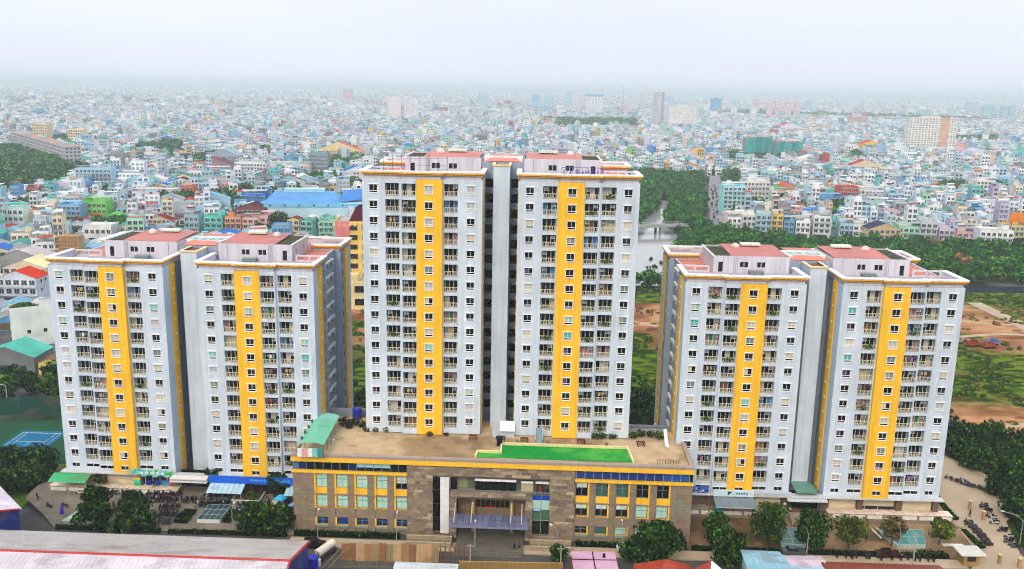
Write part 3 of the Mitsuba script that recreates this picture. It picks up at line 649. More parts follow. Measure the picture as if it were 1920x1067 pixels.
# centre: backing wall with openings, tiles laid in front of it
opens = [(26.7, 28.1, 1.2, 12.4), (28.1, 29.8, 1.0, 12.5), (30.05, 48.7, 9.75, 12.45), (31.2, 44.2, .0, 8.15), (45.5, 48.75, 1.3, 9.6)]
S0, S1 = 21.85, 53.4
m = MB(); wall(m, (S0, -.05), (S1, -.05), 0, 14.75, [(a - S0, b - S0, c, d) for a, b, c, d in opens], (88, 78, 70), .5, (120, 108, 96)); m.quad((S0, -.05, 0), (S0, .6, 0), (S0, .6, 14.75), (S0, -.05, 14.75), SB).quad((S1, -.05, 0), (S1, .6, 0), (S1, .6, 14.75), (S1, -.05, 14.75), SB)
cw = put('centre_wall', (m, 'stone'), PD, TP)
tiles = []
z = 0.02
while z < 14.6:
    h = R.choice((.55, .62, .7)); x = S0 - R.uniform(0, 1.0)
    while x < S1:
        w = R.choice((.9, 1.2, 1.5, 1.8)); a, b = max(x, S0) + .012, min(x + w, S1) - .012; c, d = z + .012, min(z + h, 14.7) - .012
        x += w
        if b - a < .15 or d - c < .1: continue
        cuts = [(a, b)]
        for o in opens:
            if c < o[3] and d > o[2]:
                cuts = [q for s, t in cuts for q in ((s, min(t, o[0])), (max(s, o[1]), t)) if q[1] - q[0] > .12]
        tiles += [(s, t, c, d) for s, t in cuts]
    z += h
R.shuffle(tiles); tiles.sort(key=lambda t: -(t[1] - t[0]) * (t[3] - t[2]))
def tile_mesh(m, t, col): y = -.05 - R.uniform(.02, .055); return m.box(t[0], t[1], y, -.052, t[2], t[3], col, skip='b')
for t in tiles[:300]: put('tile', (tile_mesh(MB(), t, stone_col()), 'stone'), cw, TP)
m = MB()
for t in tiles[300:]: tile_mesh(m, t, stone_col())
put('small_tiles', (m, 'stone'), cw, TP, kind='stuff')

# wings: piers, yellow bays, windows
GL = {'dark': (12, 20, 30), 'navy': (18, 44, 96), 'blue': (22, 56, 128), 'mint': (170, 216, 206), 'pale': (160, 210, 220), 'green': (60, 96, 92)}
def win(parent, s, z0, z1, w, col, y, blind=None, mull=True):
    m = MB().box(s, s + w, y, y + .06, z0, z0 + .07, (150, 170, 170)).box(s, s + w, y, y + .06, z1 - .07, z1, (150, 170, 170))
    if mull: m.box(s + w / 2 - .04, s + w / 2 + .04, y, y + .06, z0, z1, (150, 176, 176)).box(s, s + w, y, y + .05, z0 + .62 * (z1 - z0), z0 + .62 * (z1 - z0) + .08, (90, 140, 140))
    o = put('window', (m, 'paint'), parent, TP)
    g = MB().quad((s, y + .08, z0), (s + w, y + .08, z0), (s + w, y + .08, z1), (s, y + .08, z1), col)
    put('pane', (g, 'gloss'), o, TP)
    if blind: put('blind', (MB().box(s + .05, s + w - .05, y + .065, y + .075, z1 - blind * (z1 - z0), z1 - .08, (206, 224, 220)), 'paint'), o, TP)
for side, starts, w in ((0, (4.4, 8.3, 12.1, 15.9, 19.65), 2.1), (1, (53.65, 57.4, 61.2, 64.95, 68.75), 2.15)):
    a, b = (0, S0) if side == 0 else (S1, PL)
    m = MB(); hs = []
    for s in starts: hs += [(s - .02 - a, s + w + .25 - a if side else s + w - a, 8.1, 12.35), (s - .3 - a if side == 0 else s - .02 - a, s + w - a if side == 0 else s + w + .25 - a, 5.2, 7.75), (s - .25 - a if side == 0 else s - a, s + w - a if side == 0 else s + w + .25 - a, 1.6, 3.3)]
    hs = [(max(p, .01), min(q, b - a - .01), r, t) for p, q, r, t in hs]
    wall(m, (a, .35), (b, .35), 0, 12.4, hs, SB, .45, YEL)
    if side == 0: wall(m, (0, 21), (0, .35), 0, 14.8, [], SB)
    else: wall(m, (PL, .35), (PL, 21), 0, 14.8, [], SB)
    W = put('wing_wall', (m, 'stone'), PD, TP)
    ends = [a] + [s + w + .3 for s in starts]; nxt = [s - .3 for s in starts] + [b]
    for p, q in zip(ends, nxt):
        if q - p < .4: continue
        n = 20; m = MB()
        for k in range(n):
            zz = 12.35 * k / n; nn = max(1, round((q - p) / 1.4))
            for e in range(nn): m.box(p + (q - p) * e / nn + .015, p + (q - p) * (e + 1) / nn - .015, .12 - R.uniform(0, .03), .352, zz + .015, 12.35 * (k + 1) / n - .015, tuple(x * R.uniform(.93, 1.06) for x in SB), skip='b')
        put('pier', (m, 'stone'), W, TP)
    for i, s in enumerate(starts):
        j = .0 if side == 0 else .25
        put('spandrel', (MB().box(s - .02, s + w + (.25 if side else 0), .38, .79, 8.1, 9.3, YEL), 'paint'), W, TP)
        c1 = [GL['mint'], GL['mint'], GL['mint'], GL['mint'], GL['dark']][i] if side == 0 else [GL['dark'], GL['green'], GL['green'], GL['dark'], GL['dark']][i]
        win(W, s + .05, 9.35, 12.0, w - .1, c1, .55, .55 if side == 0 and i in (2, 4) else .4 if side and i == 0 else None)
        c2 = GL['mint'] if side == 0 or i > 2 else (40, 26, 28)
        win(W, s + .05, 5.35, 7.65, w - .1, c2, .55, .4 if side and i < 3 else None)
        c3 = [GL['navy'], GL['blue'], GL['navy'], GL['navy'], GL['navy']][i] if side == 0 else [(30, 24, 26), GL['green'], GL['mint'], GL['mint'], GL['mint']][i]
        win(W, s + .05, 1.7, 3.2, w - .1, c3, .55, None, i != 1)
        put('sill', (MB().box(s - .05, s + w + .1, .05, .34, 1.25, 1.58, (130, 150, 146)), 'paint'), W, TP)
    fm = MB()
    for s in starts:
        x0, x1 = (s - .3, s - .02) if side == 0 else (s + w + .02, s + w + .3)
        for z0, z1 in ((8.1, 12.35), (5.2, 7.75), (1.6, 3.3)): fm.box(x0, x1, .08, .45, z0, z1, YEL)
    put('yellow_jamb', (fm, 'paint'), W, TP, kind='stuff')
    # ribbon of windows under the roof band
    m = MB(); p0, p1, n = (1.1, S0 - .05, 13) if side == 0 else (53.6, 74.6, 13)
    m.box(a, b, .36, .9, 12.4, 12.95, (60, 60, 60)).box(a + (.01 if side else 0), p0, .4, .9, 12.95, 14.78, (90, 120, 170)); RB = put('ribbon_window', (m, 'paint'), PD, TP)
    fr = MB()
    for k in range(n + 1): x = p0 + (p1 - p0) * k / n; fr.box(x - .05, x + .05, .3, .42, 12.95, 14.78, (120, 150, 170) if side == 0 else (150, 176, 200))
    put('mullion', (fr, 'paint'), RB, TP)
    for k in range(n):
        x, x1 = p0 + (p1 - p0) * k / n, p0 + (p1 - p0) * (k + 1) / n
        c = (GL['navy'] if k == 0 else GL['dark'] if k < 6 else GL['pale'] if 6 < k < 11 else GL['navy'] if k == 6 else GL['dark']) if side == 0 else (GL['blue'] if k < 10 else (30, 84, 160))
        if side == 0 and 6 < k < 11: put('pane', (MB().quad((x + .06, .4, 13.6), (x1 - .06, .4, 13.6), (x1 - .06, .4, 14.75), (x + .06, .4, 14.75), c).quad((x + .06, .4, 12.97), (x1 - .06, .4, 12.97), (x1 - .06, .4, 13.58), (x + .06, .4, 13.58), (14, 20, 40)), 'gloss'), RB, TP)
        else: put('pane', (MB().quad((x + .06, .4, 12.97), (x1 - .06, .4, 12.97), (x1 - .06, .4, 14.75), (x + .06, .4, 14.75), c), 'gloss'), RB, TP)
    x0, x1 = (-.05, S0 + .02) if side == 0 else (S1 - .02, PL + .08)
    put('yellow_band', (MB().box(x0, x1, -.25, .36, 12.42, 12.9, YEL, (236, 190, 70)), 'paint'), PD, TP)
m = MB().box(-.02, PL + .06, -.5, .6, 14.78, 15.62, YEL, (220, 170, 70)).box(PL - .2, PL + .06, .6, 21, 14.8, 15.62, YEL); put('cornice', (m, 'paint'), PD, TP)
m = MB().box(.05, PL - .02, -.3, .75, 15.625, 16.1, (158, 146, 138), (170, 156, 146)).box(PL - .75, PL - .02, .75, 18.5, 15.625, 16.2, (158, 146, 138), (170, 156, 140)).box(.05, .5, .75, 20, 15.625, 16.1, (158, 146, 138)); put('parapet', (m, 'paint'), PD, TP)
put('roof_deck', mikit.ply((np.array([(0, .3, 15.75), (PL - .3, .3, 15.75), (PL - .3, 21, 15.75), (0, 21, 15.75)], float), np.array([(0, 1, 2), (0, 2, 3)])), 'deck_mat'), PD, TP)
# centre openings
m = MB()
for zz in (4.0, 6.8, 9.6): m.box(26.7, 28.1, .3, .38, zz, zz + .08, (70, 80, 90))
o = put('stair_glazing', (m, 'paint'), PD, TP); put('pane', (MB().quad((26.7, .42, 1.2), (28.1, .42, 1.2), (28.1, .42, 12.4), (26.7, .42, 12.4), (10, 14, 24)), 'gloss'), o, TP)
m = MB()
for k in range(8): m.box(28.12, 29.78, -.2, .2, 1.02 + k * 1.43, 1.02 + (k + 1) * 1.43 - .03, (226, 226, 230))
put('white_panel', (m, 'paint'), PD, TP)
m = MB().box(30.05, 48.7, 1.2, 1.5, 9.75, 12.45, (96, 104, 92)).quad((30.05, -.05, 9.76), (48.7, -.05, 9.76), (48.7, 1.2, 9.76), (30.05, 1.2, 9.76), (130, 128, 120)).box(30.3, 33.2, 1.1, 1.2, 9.9, 12.3, (128, 136, 100)); G_ = put('gallery', (m, 'paint'), PD, TP)
put('white_soffit', (MB().box(34.6, 42.4, .2, .5, 11.75, 12.2, (236, 240, 242)).box(43.3, 45.6, .2, .5, 11.6, 11.95, (220, 230, 226)).box(46.0, 48.6, .2, .5, 11.6, 12.0, (226, 232, 230)), 'paint'), G_, TP)
for k in range(5):
    x = 34.6 + k * 1.56; put('pane', (MB().quad((x + .05, .6, 9.8), (x + 1.5, .6, 9.8), (x + 1.5, .6, 11.75), (x + .05, .6, 11.75), (14, 26, 24)), 'gloss'), G_, TP)
put('pane', (MB().quad((43.3, .6, 9.8), (45.6, .6, 9.8), (45.6, .6, 11.6), (43.3, .6, 11.6), (176, 170, 140)).quad((30.1, .5, 9.8), (31.2, .5, 9.8), (31.2, .5, 12.4), (30.1, .5, 12.4), (14, 18, 30)), 'gloss'), G_, TP)
m = MB().box(46.2, 46.5, .5, .7, 9.8, 11.6, (90, 40, 24)).box(47.2, 47.6, .5, .7, 9.8, 11.6, (90, 40, 24)).box(47.9, 48.5, .5, .7, 9.8, 10.5, (40, 56, 30)); put('bar_furniture', (m, 'paint'), G_, TP)
# right-hand glass column
m = MB().box(45.5, 48.75, .25, .33, 4.1, 4.25, (130, 160, 150)).box(47.08, 47.2, .25, .33, 1.3, 9.6, (130, 160, 150)); o = put('glass_column', (m, 'paint'), PD, TP)
for a, b, c in ((1.3, 4.1, (30, 30, 24)), (4.25, 6.3, (74, 104, 90)), (6.3, 8.2, (170, 206, 196)), (8.2, 9.2, (24, 70, 176)), (9.2, 9.6, (120, 160, 140))): put('pane', (MB().quad((45.5, .4, a), (48.75, .4, a), (48.75, .4, b), (45.5, .4, b), c), 'gloss'), o, TP)
put('notice', (MB().box(45.7, 47.0, .2, .26, 6.1, 6.6, (40, 150, 200)).box(45.8, 46.9, .18, .2, 6.25, 6.45, (225, 240, 245)), 'paint'), o, TP, label='small blue notice with a white line on the glass column')
# entrance porch
m = MB(); wall(m, (31.2, 2.8), (44.2, 2.8), 0, 8.15, [(3.4, 9.8, 5.2, 7.6), (1.0, 12.0, .3, 3.4)], (128, 112, 92), .2)
m.quad((31.2, 0, 8.15), (44.2, 0, 8.15), (44.2, 2.8, 8.15), (31.2, 2.8, 8.15), (110, 98, 84)); PO = put('porch', (m, 'stone'), PD, TP)
for x in (34.2, 41.6): put('column', (MB().box(x - .3, x + .3, 1.6, 2.2, 0, 8.1, (170, 140, 90)), 'stone'), PO, TP)
for k in range(7):
    x = 34.7 + k * .92; put('pane', (MB().quad((x + .04, 2.95, 5.2), (x + .88, 2.95, 5.2), (x + .88, 2.95, 7.6), (x + .04, 2.95, 7.6), (12, 34, 22)), 'gloss'), PO, TP)
m = MB()
for k in range(8):
    x = 34.7 + k * .92; c = (226, 70, 62) if k in (2, 3, 4) else (140, 116, 70); m.box(x - .05, x + .05, 2.7, 2.8, 5.2, 7.6, c)
m.box(36.5, 38.4, 2.7, 2.8, 5.2, 5.32, (226, 70, 62)); put('red_frame', (m, 'paint'), PO, TP, label='window frame with red bars above the entrance canopy')
put('doors', (MB().quad((32.2, 2.95, .3), (43.2, 2.95, .3), (43.2, 2.95, 3.4), (32.2, 2.95, 3.4), (14, 16, 18)), 'gloss'), PO, TP)
CN = put('canopy', (MB().box(30.2, 44.9, -4.2, -4.05, 4.35, 4.75, (124, 128, 158)).box(30.2, 30.35, -4.05, .0, 4.4, 4.7, (120, 124, 150)).box(44.75, 44.9, -4.05, .0, 4.4, 4.7, (120, 124, 150)), 'paint'), PD, TP, label='grey violet entrance canopy of square panels')
for k in range(12):
    for q in range(2):
        x = 30.35 + k * 1.2; y = -4.05 + q * 2.0; za, zb = 4.75 + .2 * q, 4.75 + .2 * (q + 1)
        put('panel', (MB().quad((x + .03, y, za), (x + 1.17, y, za), (x + 1.17, y + 1.95, zb), (x + .03, y + 1.95, zb), tuple(np.array((92, 97, 124)) + R.randint(-10, 10))), 'sheet'), CN, TP)
for x in (31.0, 34.2, 41.6, 43.6): put('hanger', (MB().tube([(x, -3.2, 4.9), (x, .2, 7.4)], .09, (200, 190, 170), 5), 'paint'), CN, TP)
# steps, ramps and planters before the entrance
sp = holder('entrance_steps', 'dark stone steps in front of the podium entrance', 'stairs', kind='structure')
for k in range(4): put('step', (MB().box(31.5, 44.0, -5.6 - .4 * k, -5.2 - .4 * k if k else 2.7, 0.02, .62 - .15 * k, (104, 100, 92)), 'stone'), sp, TP)
for a, b in ((22.0, 30.6), (45.2, 53.0)):
    r = holder('ramp', 'beige stone ramp wall %s of the podium entrance' % ('left' if a < 30 else 'right'), 'ramp', kind='structure')
    for k, (y, h) in enumerate(((-1.9, 1.0), (-3.6, .6))): put('ramp_wall', (MB().box(a, b, y - .3, y, .0, h + .4, (158, 144, 118), (190, 178, 150)).box(a, b, y, y + 1.3, .0, h, (120, 112, 98)), 'stone'), r, TP)

# ---------------------------------------------------------------- things on the podium roof
ZD = 15.75
def wp(x, y): return (x, y)
gc = holder('turf_court', 'bright green artificial turf court with a cream border on the podium roof', 'sports court')
m = MB(); P = [(-6.3, 159.1), (23.3, 157.9), (23.0, 164.4), (-1.5, 165.4), (-1.5, 161.2), (-6.0, 161.4)]
for a, b, c in ((0, 1, 2), (0, 2, 4), (2, 3, 4), (0, 4, 5)): m.tri(*[(*P[i], ZD + .06) for i in (a, b, c)], (44, 176, 70))
put('turf', (m, 'turf_mat'), gc)
m = MB()
for a, b in ((1, 2), (2, 3), (3, 4), (4, 5), (5, 0)):
    d = np.array(P[b]) - np.array(P[a]); L = np.linalg.norm(d); c = (np.array(P[a]) + np.array(P[b])) / 2
    m.obox(c[0], c[1], L / 2 + .16, .16, ZD, ZD + .55, math.atan2(d[1], d[0]), (226, 212, 150), (240, 232, 190))
put('border_wall', (m, 'paint'), gc)
for x, y in ((1.6, 165.7), (7.6, 165.4), (13.6, 165.2), (19.0, 165.0)): put('post', (MB().box(x - .3, x + .3, y - .2, y + .25, ZD, ZD + .95, (120, 104, 70)), 'paint'), gc)
# teal barrel roof over the left corner of the roof
cv = holder('barrel_shelter', 'teal corrugated shelter roof, curved at one end, at the corner of the podium roof', 'shelter')
m = MB(); n = 26
prof = lambda t: 18.9 + .25 * math.sin(t * 9) * 0 - (0 if t > .2 else (.2 - t) ** 2 * 26)
for k in range(n):
    for q in range(5):
        ya, yb = 157.2 + 15.6 * q / 5, 157.2 + 15.6 * (q + 1) / 5
        xa, xb = -39.2 + 4.7 * k / n, -39.2 + 4.7 * (k + 1) / n
        dz = .04 if k % 2 else 0.0; hz = lambda x: .5 * (1 - ((x + 36.85) / 2.35) ** 2)
        c = (104, 190, 160) if q < 4 else (130, 206, 190)
        m.quad((xa, ya, 18.4 + hz(xa) + dz), (xb, ya, 18.4 + hz(xb) + dz), (xb, yb, 18.4 + hz(xb) + dz), (xa, yb, 18.4 + hz(xa) + dz), c)
put('roof_sheet', (m, 'sheet'), cv)
for k in range(5): m = MB().tube([(-39.0, 157.6 + k * 3.7, ZD), (-39.0, 157.6 + k * 3.7, 18.4)], .07, (110, 120, 120), 5).tube([(-34.7, 157.6 + k * 3.7, ZD), (-34.7, 157.6 + k * 3.7, 18.4)], .07, (110, 120, 120), 5); put('post', (m, 'paint'), cv)
m = MB()
for k, c in enumerate([(236, 236, 236), (232, 170, 170), (236, 236, 236), (120, 200, 200), (70, 140, 140)]): m.box(-39.3 + k * .95, -38.4 + k * .95, 156.6, 156.9, 16.3, 17.9, c)
put('end_banner', (m, 'paint'), cv, label='white, pink and teal banner closing the end of the shelter')
for k in range(5): put('vent', (MB().box(-39.3, -38.9, 159.4 + k * 2.9, 159.8 + k * 2.9, 18.6, 19.1, (50, 110, 100)), 'paint'), cv)
def blue_tank(x, y, z, label):
    k_ = holder('water_tank', label, 'tank'); m = MB().tube([(x, y, z + .3), (x, y, z + 2.2)], .95, (24, 40, 170), 14); m.dome(x, y, z + 2.2, .95, .95, .35, (36, 56, 190), 14, 3); put('tank_body', (m, 'sheet'), k_)
    m = MB()
    for a, b in ((-.7, -.7), (.7, -.7), (-.7, .7), (.7, .7)): m.box(x + a - .08, x + a + .08, y + b - .08, y + b + .08, z, z + .3, (90, 90, 90))
    put('stand', (m, 'paint'), k_)
blue_tank(-31.9, 178.2, ZD, 'upright dark blue water tank beside the tallest block on the podium roof')
m = MB()                                                # rear walls and rails of the roof terrace
m.obox(-33.6, 180.6, 5.2, .12, ZD - 3, ZD + 1.4, -.03, (150, 164, 178)); put('roof_wall', (m, 'paint'), label='grey parapet wall behind the blue tank on the podium roof', category='wall')
m = MB().obox(28.9, 174.2, 5.2, .15, ZD - 3, ZD + 1.25, -.03, (112, 128, 150), (150, 166, 184)); put('roof_wall', (m, 'paint'), label='blue grey parapet wall at the right rear of the podium roof', category='wall')
rf = holder('roof_fence', 'white post fence with planting along the right rear of the podium roof', 'fence')
for k in range(11):
    x = 23.9 + k * .72; put('post', (MB().box(x - .04, x + .04, 172.25 - .03 * k, 172.35 - .03 * k, ZD, ZD + 1.15, (210, 206, 190)), 'paint'), rf)
put('rail', (MB().tube([(23.9, 172.3, ZD + 1.12), (31.2, 172.0, ZD + 1.12)], .05, (214, 210, 196), 5), 'paint'), rf)
def roof_shrub(x, y, s, label, dark=0, z=None):
    k_ = holder('shrub', label, 'shrub'); cols = [(40, 64, 24), (58, 88, 32), (28, 46, 20)] if not dark else [(26, 38, 18), (38, 52, 24), (48, 50, 30)]
    put('foliage', clump_ply(110, .9 * s, .8 * s, .6 * s, .2 * s, cols, int(abs(x * 10 + y)), cz=.62 * s), k_, TR(x, y, ZD if z is None else z))
    put('planter', (MB().box(-.35 * s, .35 * s, -.35 * s, .35 * s, 0, .3 * s, (120, 92, 74)), 'paint'), k_, TR(x, y, ZD if z is None else z))
for i, (x, y, s, d, l) in enumerate([(-33.9, 174.2, 1.5, 1, 'largest dark bush at the rear corner of the shelter'), (-31.9, 174.4, 1.2, 1, 'dark round bush in front of the blue tank'), (-30.3, 173.6, 1.1, 1, 'dark bush right of the blue tank'),
        (-32.6, 172.6, .9, 1, 'low dark bush nearest the shelter on the roof deck'), (-28.8, 171.2, .9, 0, 'small bush at the left foot of the tallest block'), (-26.9, 171.0, .9, 0, 'second small bush along the foot of the tallest block'), (-24.8, 171.2, 1.0, 0, 'third small bush along the foot of the tallest block'),
        (-15.9, 169.3, .8, 0, 'bush at the base of the left yellow strip'), (-12.6, 169.6, .6, 1, 'little dark bush right of the left yellow strip'), (17.3, 169.6, 1.3, 0, 'tall bush right of the right yellow strip on the roof'), (18.6, 169.8, 1.2, 0, 'bushy plant beside the last balconies of the tallest block'),
        (20.6, 169.6, 1.1, 0, 'green bush under the last window of the tallest block'), (24.9, 170.2, 1.1, 0, 'bush at the start of the white post fence'), (26.6, 171.2, 1.2, 0, 'bush in the middle of the white post fence'), (28.4, 170.9, 1.1, 1, 'dark bush near the end of the white post fence'), (30.2, 170.0, 1.3, 0, 'bush beside the white slide on the roof')]):
    roof_shrub(x, y, s, l, d)
def bench_set(x, y, label, c=(120, 60, 54)):
    k_ = holder('table_set', label, 'table'); put('tabletop', (MB().box(-.8, .8, -.4, .4, .7, .76, c), 'paint'), k_, TR(x, y, ZD))
    for a in (-.65, .65): put('leg', (MB().box(a - .05, a + .05, -.3, .3, 0, .7, (60, 40, 36)), 'paint'), k_, TR(x, y, ZD))
    for b in (-.95, .75): put('bench', (MB().box(-.8, .8, b, b + .2, .4, .46, c).box(-.7, -.6, b, b + .2, 0, .4, (60, 40, 36)).box(.6, .7, b, b + .2, 0, .4, (60, 40, 36)), 'paint'), k_, TR(x, y, ZD))
for x, y, l in ((-7.2, 168.2, 'dark red table and benches left of the lift core'), (-1.6, 168.0, 'dark red table before the lift core'), (3.0, 167.4, 'dark red table beside the blue grey slide'), (14.2, 167.0, 'brown table at the foot of the right yellow strip'), (25.9, 166.6, 'small red table on the right of the roof terrace')): bench_set(x, y, l)
sl = holder('roof_slide', 'blue grey stair chute leaning from the roof terrace to a balcony', 'slide')
m = MB()
for k in range(9): m.box(5.3, 6.5, 166.2 + k * .3, 166.48 + k * .3, ZD, ZD + .25 * (k + 1), (140, 168, 180))
put('step', (m, 'paint'), sl)
for x in (5.22, 6.58): put('side', (MB().tube([(x, 166.2, ZD + .9), (x, 168.8, ZD + 3.1)], .07, (170, 196, 206), 5), 'paint'), sl)
sh = holder('roof_kiosk', 'white box kiosk at the foot of the lift core', 'kiosk')
put('body', (MB().box(-3.4, 1.0, 169.4, 171.5, ZD, ZD + 1.3, (196, 210, 222)), 'paint'), sh); put('cover', (MB().quad((-1.9, 168.6, ZD + 1.6), (1.1, 168.5, ZD + 1.6), (1.1, 170.6, ZD + 3.0), (-1.9, 170.7, ZD + 3.0), (232, 236, 240)), 'sheet'), sh)
ps = holder('play_slide', 'white curved garden slide near the right edge of the podium roof', 'slide')
m = MB()
for k in range(9):
    t = k / 8; y0, z0 = 168.9 - 3.4 * t, ZD + 2.3 * (1 - t) ** 1.4 + .25; t1 = (k + 1) / 8; y1, z1 = 168.9 - 3.4 * t1, ZD + 2.3 * max(0, 1 - t1) ** 1.4 + .25
    m.quad((30.6, y0, z0), (31.3, y0, z0), (31.3, y1, z1), (30.6, y1, z1), (214, 226, 226))
put('chute', (m, 'sheet'), ps); put('ladder', (MB().tube([(30.7, 169.6, ZD), (30.7, 168.9, ZD + 2.6)], .05, (90, 130, 120), 5).tube([(31.2, 169.6, ZD), (31.2, 168.9, ZD + 2.6)], .05, (90, 130, 120), 5), 'paint'), ps)
for x, y, l in ((-33.4, 161.0, 'lamp post with a round white head by the teal shelter'), (13.2, 163.9 + 3, 'short lamp post between the turf court and the tallest block'), (24.3, 171.6, 'lamp post at the white post fence'), (29.6, 172.4, 'yellow topped lamp post at the right rear of the roof')):
    k_ = holder('roof_lamp', l, 'lamp'); put('pole', (MB().tube([(x, y, ZD), (x, y, ZD + 2.2)], .05, (170, 166, 150), 5), 'paint'), k_); put('globe', (MB().dome(x, y, ZD + 2.2, .18, .18, .22, (236, 234, 226), 8, 3), 'paint'), k_)
k_ = holder('vent_box', 'black machine box at the left corner of the turf court', 'machine'); put('body', (MB().box(-2.4, -1.4, 164.7, 165.7, ZD, ZD + 1.5, (30, 32, 36)), 'paint'), k_); put('hood', (MB().box(-2.6, -1.2, 164.5, 165.9, ZD + 1.5, ZD + 1.65, (44, 46, 50)), 'paint'), k_)
k_ = holder('pipe_rack', 'rusty rack of pipes at the right front corner of the podium roof', 'rack')
for j in range(9): put('pipe', (MB().tube([(27.8 + .5 * j, 157.6, ZD), (27.8 + .5 * j, 157.6, ZD + .9)], .06, (110, 84, 70), 5), 'paint'), k_)
put('rail', (MB().tube([(27.6, 157.6, ZD + .85), (32.2, 157.6, ZD + .85)], .06, (170, 90, 80), 5), 'paint'), k_)
# ---------------------------------------------------------------- trees
ORD = ['first', 'second', 'third', 'fourth', 'fifth', 'sixth', 'seventh', 'eighth', 'ninth', 'tenth', 'eleventh', 'twelfth', 'thirteenth', 'fourteenth', 'fifteenth', 'sixteenth']
def tree_mesh(seed, hgt, rad, cols, leaf=.34, n=1700, trunk=.32, clumps=15, shape='round', sparse=1.0):
    g = np.random.default_rng(seed)
    tr = MB(); base = hgt * trunk
    lean = g.normal(size=2) * .04 * hgt
    top = np.array([lean[0], lean[1], hgt * .78])
    bark = (82, 70, 56)
    tr.tube([(0, 0, -.3), (lean[0] * .4, lean[1] * .4, base), tuple(top)], [.035 * hgt * .7, .026 * hgt * .7, .008 * hgt], bark, 7)
    cs = []
    for k in range(clumps):
        f = (k + .5) / clumps; a = k * 2.4 + g.uniform(-.5, .5)
        if shape == 'cone': rr = rad * (1.0 - .78 * f) * (.55 + .45 * g.random()); z = base + (hgt - base) * (f ** .9) * .95
        else: rr = rad * math.sqrt(max(0.05, 1 - (2 * f - 1) ** 2)) * (.35 + .65 * g.random()) * .8; z = base + (hgt - base) * (.1 + .82 * f)
        c = np.array([lean[0] * z / hgt + rr * math.cos(a), lean[1] * z / hgt + rr * math.sin(a), z]); cs.append(c)
        if k % 2 == 0:
            s0 = np.array([lean[0] * .5, lean[1] * .5, max(base * .8, z * .62)]); tr.tube([tuple(s0), tuple(s0 * .4 + c * .6 + [0, 0, -.1 * hgt * 0]), tuple(c)], [.012 * hgt, .008 * hgt, .003 * hgt], bark, 5, False)
    per = max(8, int(n / clumps * sparse)); Vs, Cs = [], []
    cr = rad * (.42 if shape == 'cone' else .5)
    for i, c in enumerate(cs):
        s = cr * g.uniform(.7, 1.15)
        V, col = leaf_clump(per, s, s, s * (.5 if shape == 'cone' else .72), leaf, cols, seed * 97 + i)
        Vs.append(V + c); Cs.append(col * g.uniform(.72, 1.2))
    cm = MB().soup(np.concatenate(Vs), np.concatenate(Cs))
    return tr.ply('paint'), cm.ply('leaf')
DKG = [(20, 46, 16), (30, 60, 20), (16, 36, 14), (40, 70, 24), (66, 102, 34)]  # last, brighter green paints in sunlit leaf edges
MDG = [(44, 74, 26), (58, 90, 30), (34, 58, 24), (74, 104, 36)]
OLV = [(84, 100, 36), (70, 84, 34), (104, 112, 44), (52, 70, 30)]
BRN = [(96, 84, 52), (80, 88, 44), (110, 92, 62), (70, 70, 40)]
DRY = [(150, 112, 66), (128, 92, 56), (168, 134, 84), (104, 88, 50)]
def tree(label, x, y, z, seed, hgt, rad, cols, cat='tree', group=None, name='broadleaf_tree', yaw=0.0, **k):
    t, c = tree_mesh(seed, hgt, rad, cols, **k)
    o = holder(name, label, cat, group); put('trunk', t, o, TR(x, y, z, yaw)); put('crown', c, o, TR(x, y, z, yaw)); return o
tree('large dark layered tree at the left of the plaza, nearest the white warehouse', -78.4, 157.4, .1, 1, 9.0, 3.9, DKG, shape='cone', n=4200, trunk=.14, clumps=24, leaf=.30, name='layered_tree')
tree('large dark layered tree in the plaza, right of the other layered one', -71.2, 157.8, .1, 2, 8.0, 4.0, DKG, shape='cone', n=4200, trunk=.12, clumps=24, leaf=.30, name='layered_tree')
tree('big round dark tree between the plaza skylight and the podium', -47.6, 157.6, .1, 3, 6.0, 4.0, DKG, n=3600, trunk=.1, clumps=18, leaf=.30)
tree('dark tree behind the round one, against the left edge of the podium', -43.2, 158.6, .1, 4, 5.0, 2.6, DKG, n=1600, trunk=.15)
tree('shady tree beside the blue fascia, at the upper right of the plaza', -46.5, 170.5, 1.7, 5, 5.2, 2.8, DKG, n=1500, trunk=.2)
tree('slim tree at the left block entrance, beside the clear awning', -60.4, 171.6, 1.7, 6, 5.6, 1.9, DKG, n=1300, trunk=.2)
tree('thin green tree in front of the blue fascia', -52.7, 172.4, 1.7, 7, 4.8, 1.5, MDG, n=900, trunk=.2)
tree('small tree standing on the cream terrace', -83.8, 171.0, 2.7, 8, 2.8, .9, MDG, n=400, trunk=.3, leaf=.25)
for i, (x, y, h, r, cs, l, k) in enumerate([
        (39.6, 155.6, 6.8, 3.3, MDG, 'leafy green tree nearest the podium in the bare yard', dict(trunk=.14)), (49.6, 156.0, 8.6, 3.9, MDG, 'tallest green tree of the bare yard, left of the teal skylight', dict(trunk=.14)),
        (57.3, 155.8, 8.0, 3.6, DKG, 'dark green tree right of the teal skylight in the yard', dict(trunk=.12)), (64.2, 155.4, 6.6, 3.3, OLV, 'sparse olive tree with a visible forked trunk', dict(sparse=.55, trunk=.3)),
        (73.0, 157.0, 6.0, 2.6, BRN, 'brownish thin tree beside the greenhouse', dict(sparse=.5, trunk=.3)), (82.4, 157.8, 5.4, 2.5, OLV, 'yellow green tree at the corner of the yard by the path', dict(sparse=.6, trunk=.3))]):
    tree(l, x, y, zg(y) - .05, 20 + i, h, r, cs, n=2600, clumps=16, leaf=.28, group='young trees in the bare yard', **k)
tree('big round dark tree beside the silver car', 27.6, 150.6, 0, 31, 7.0, 4.3, DKG, n=3600, trunk=.12, clumps=20, leaf=.32)
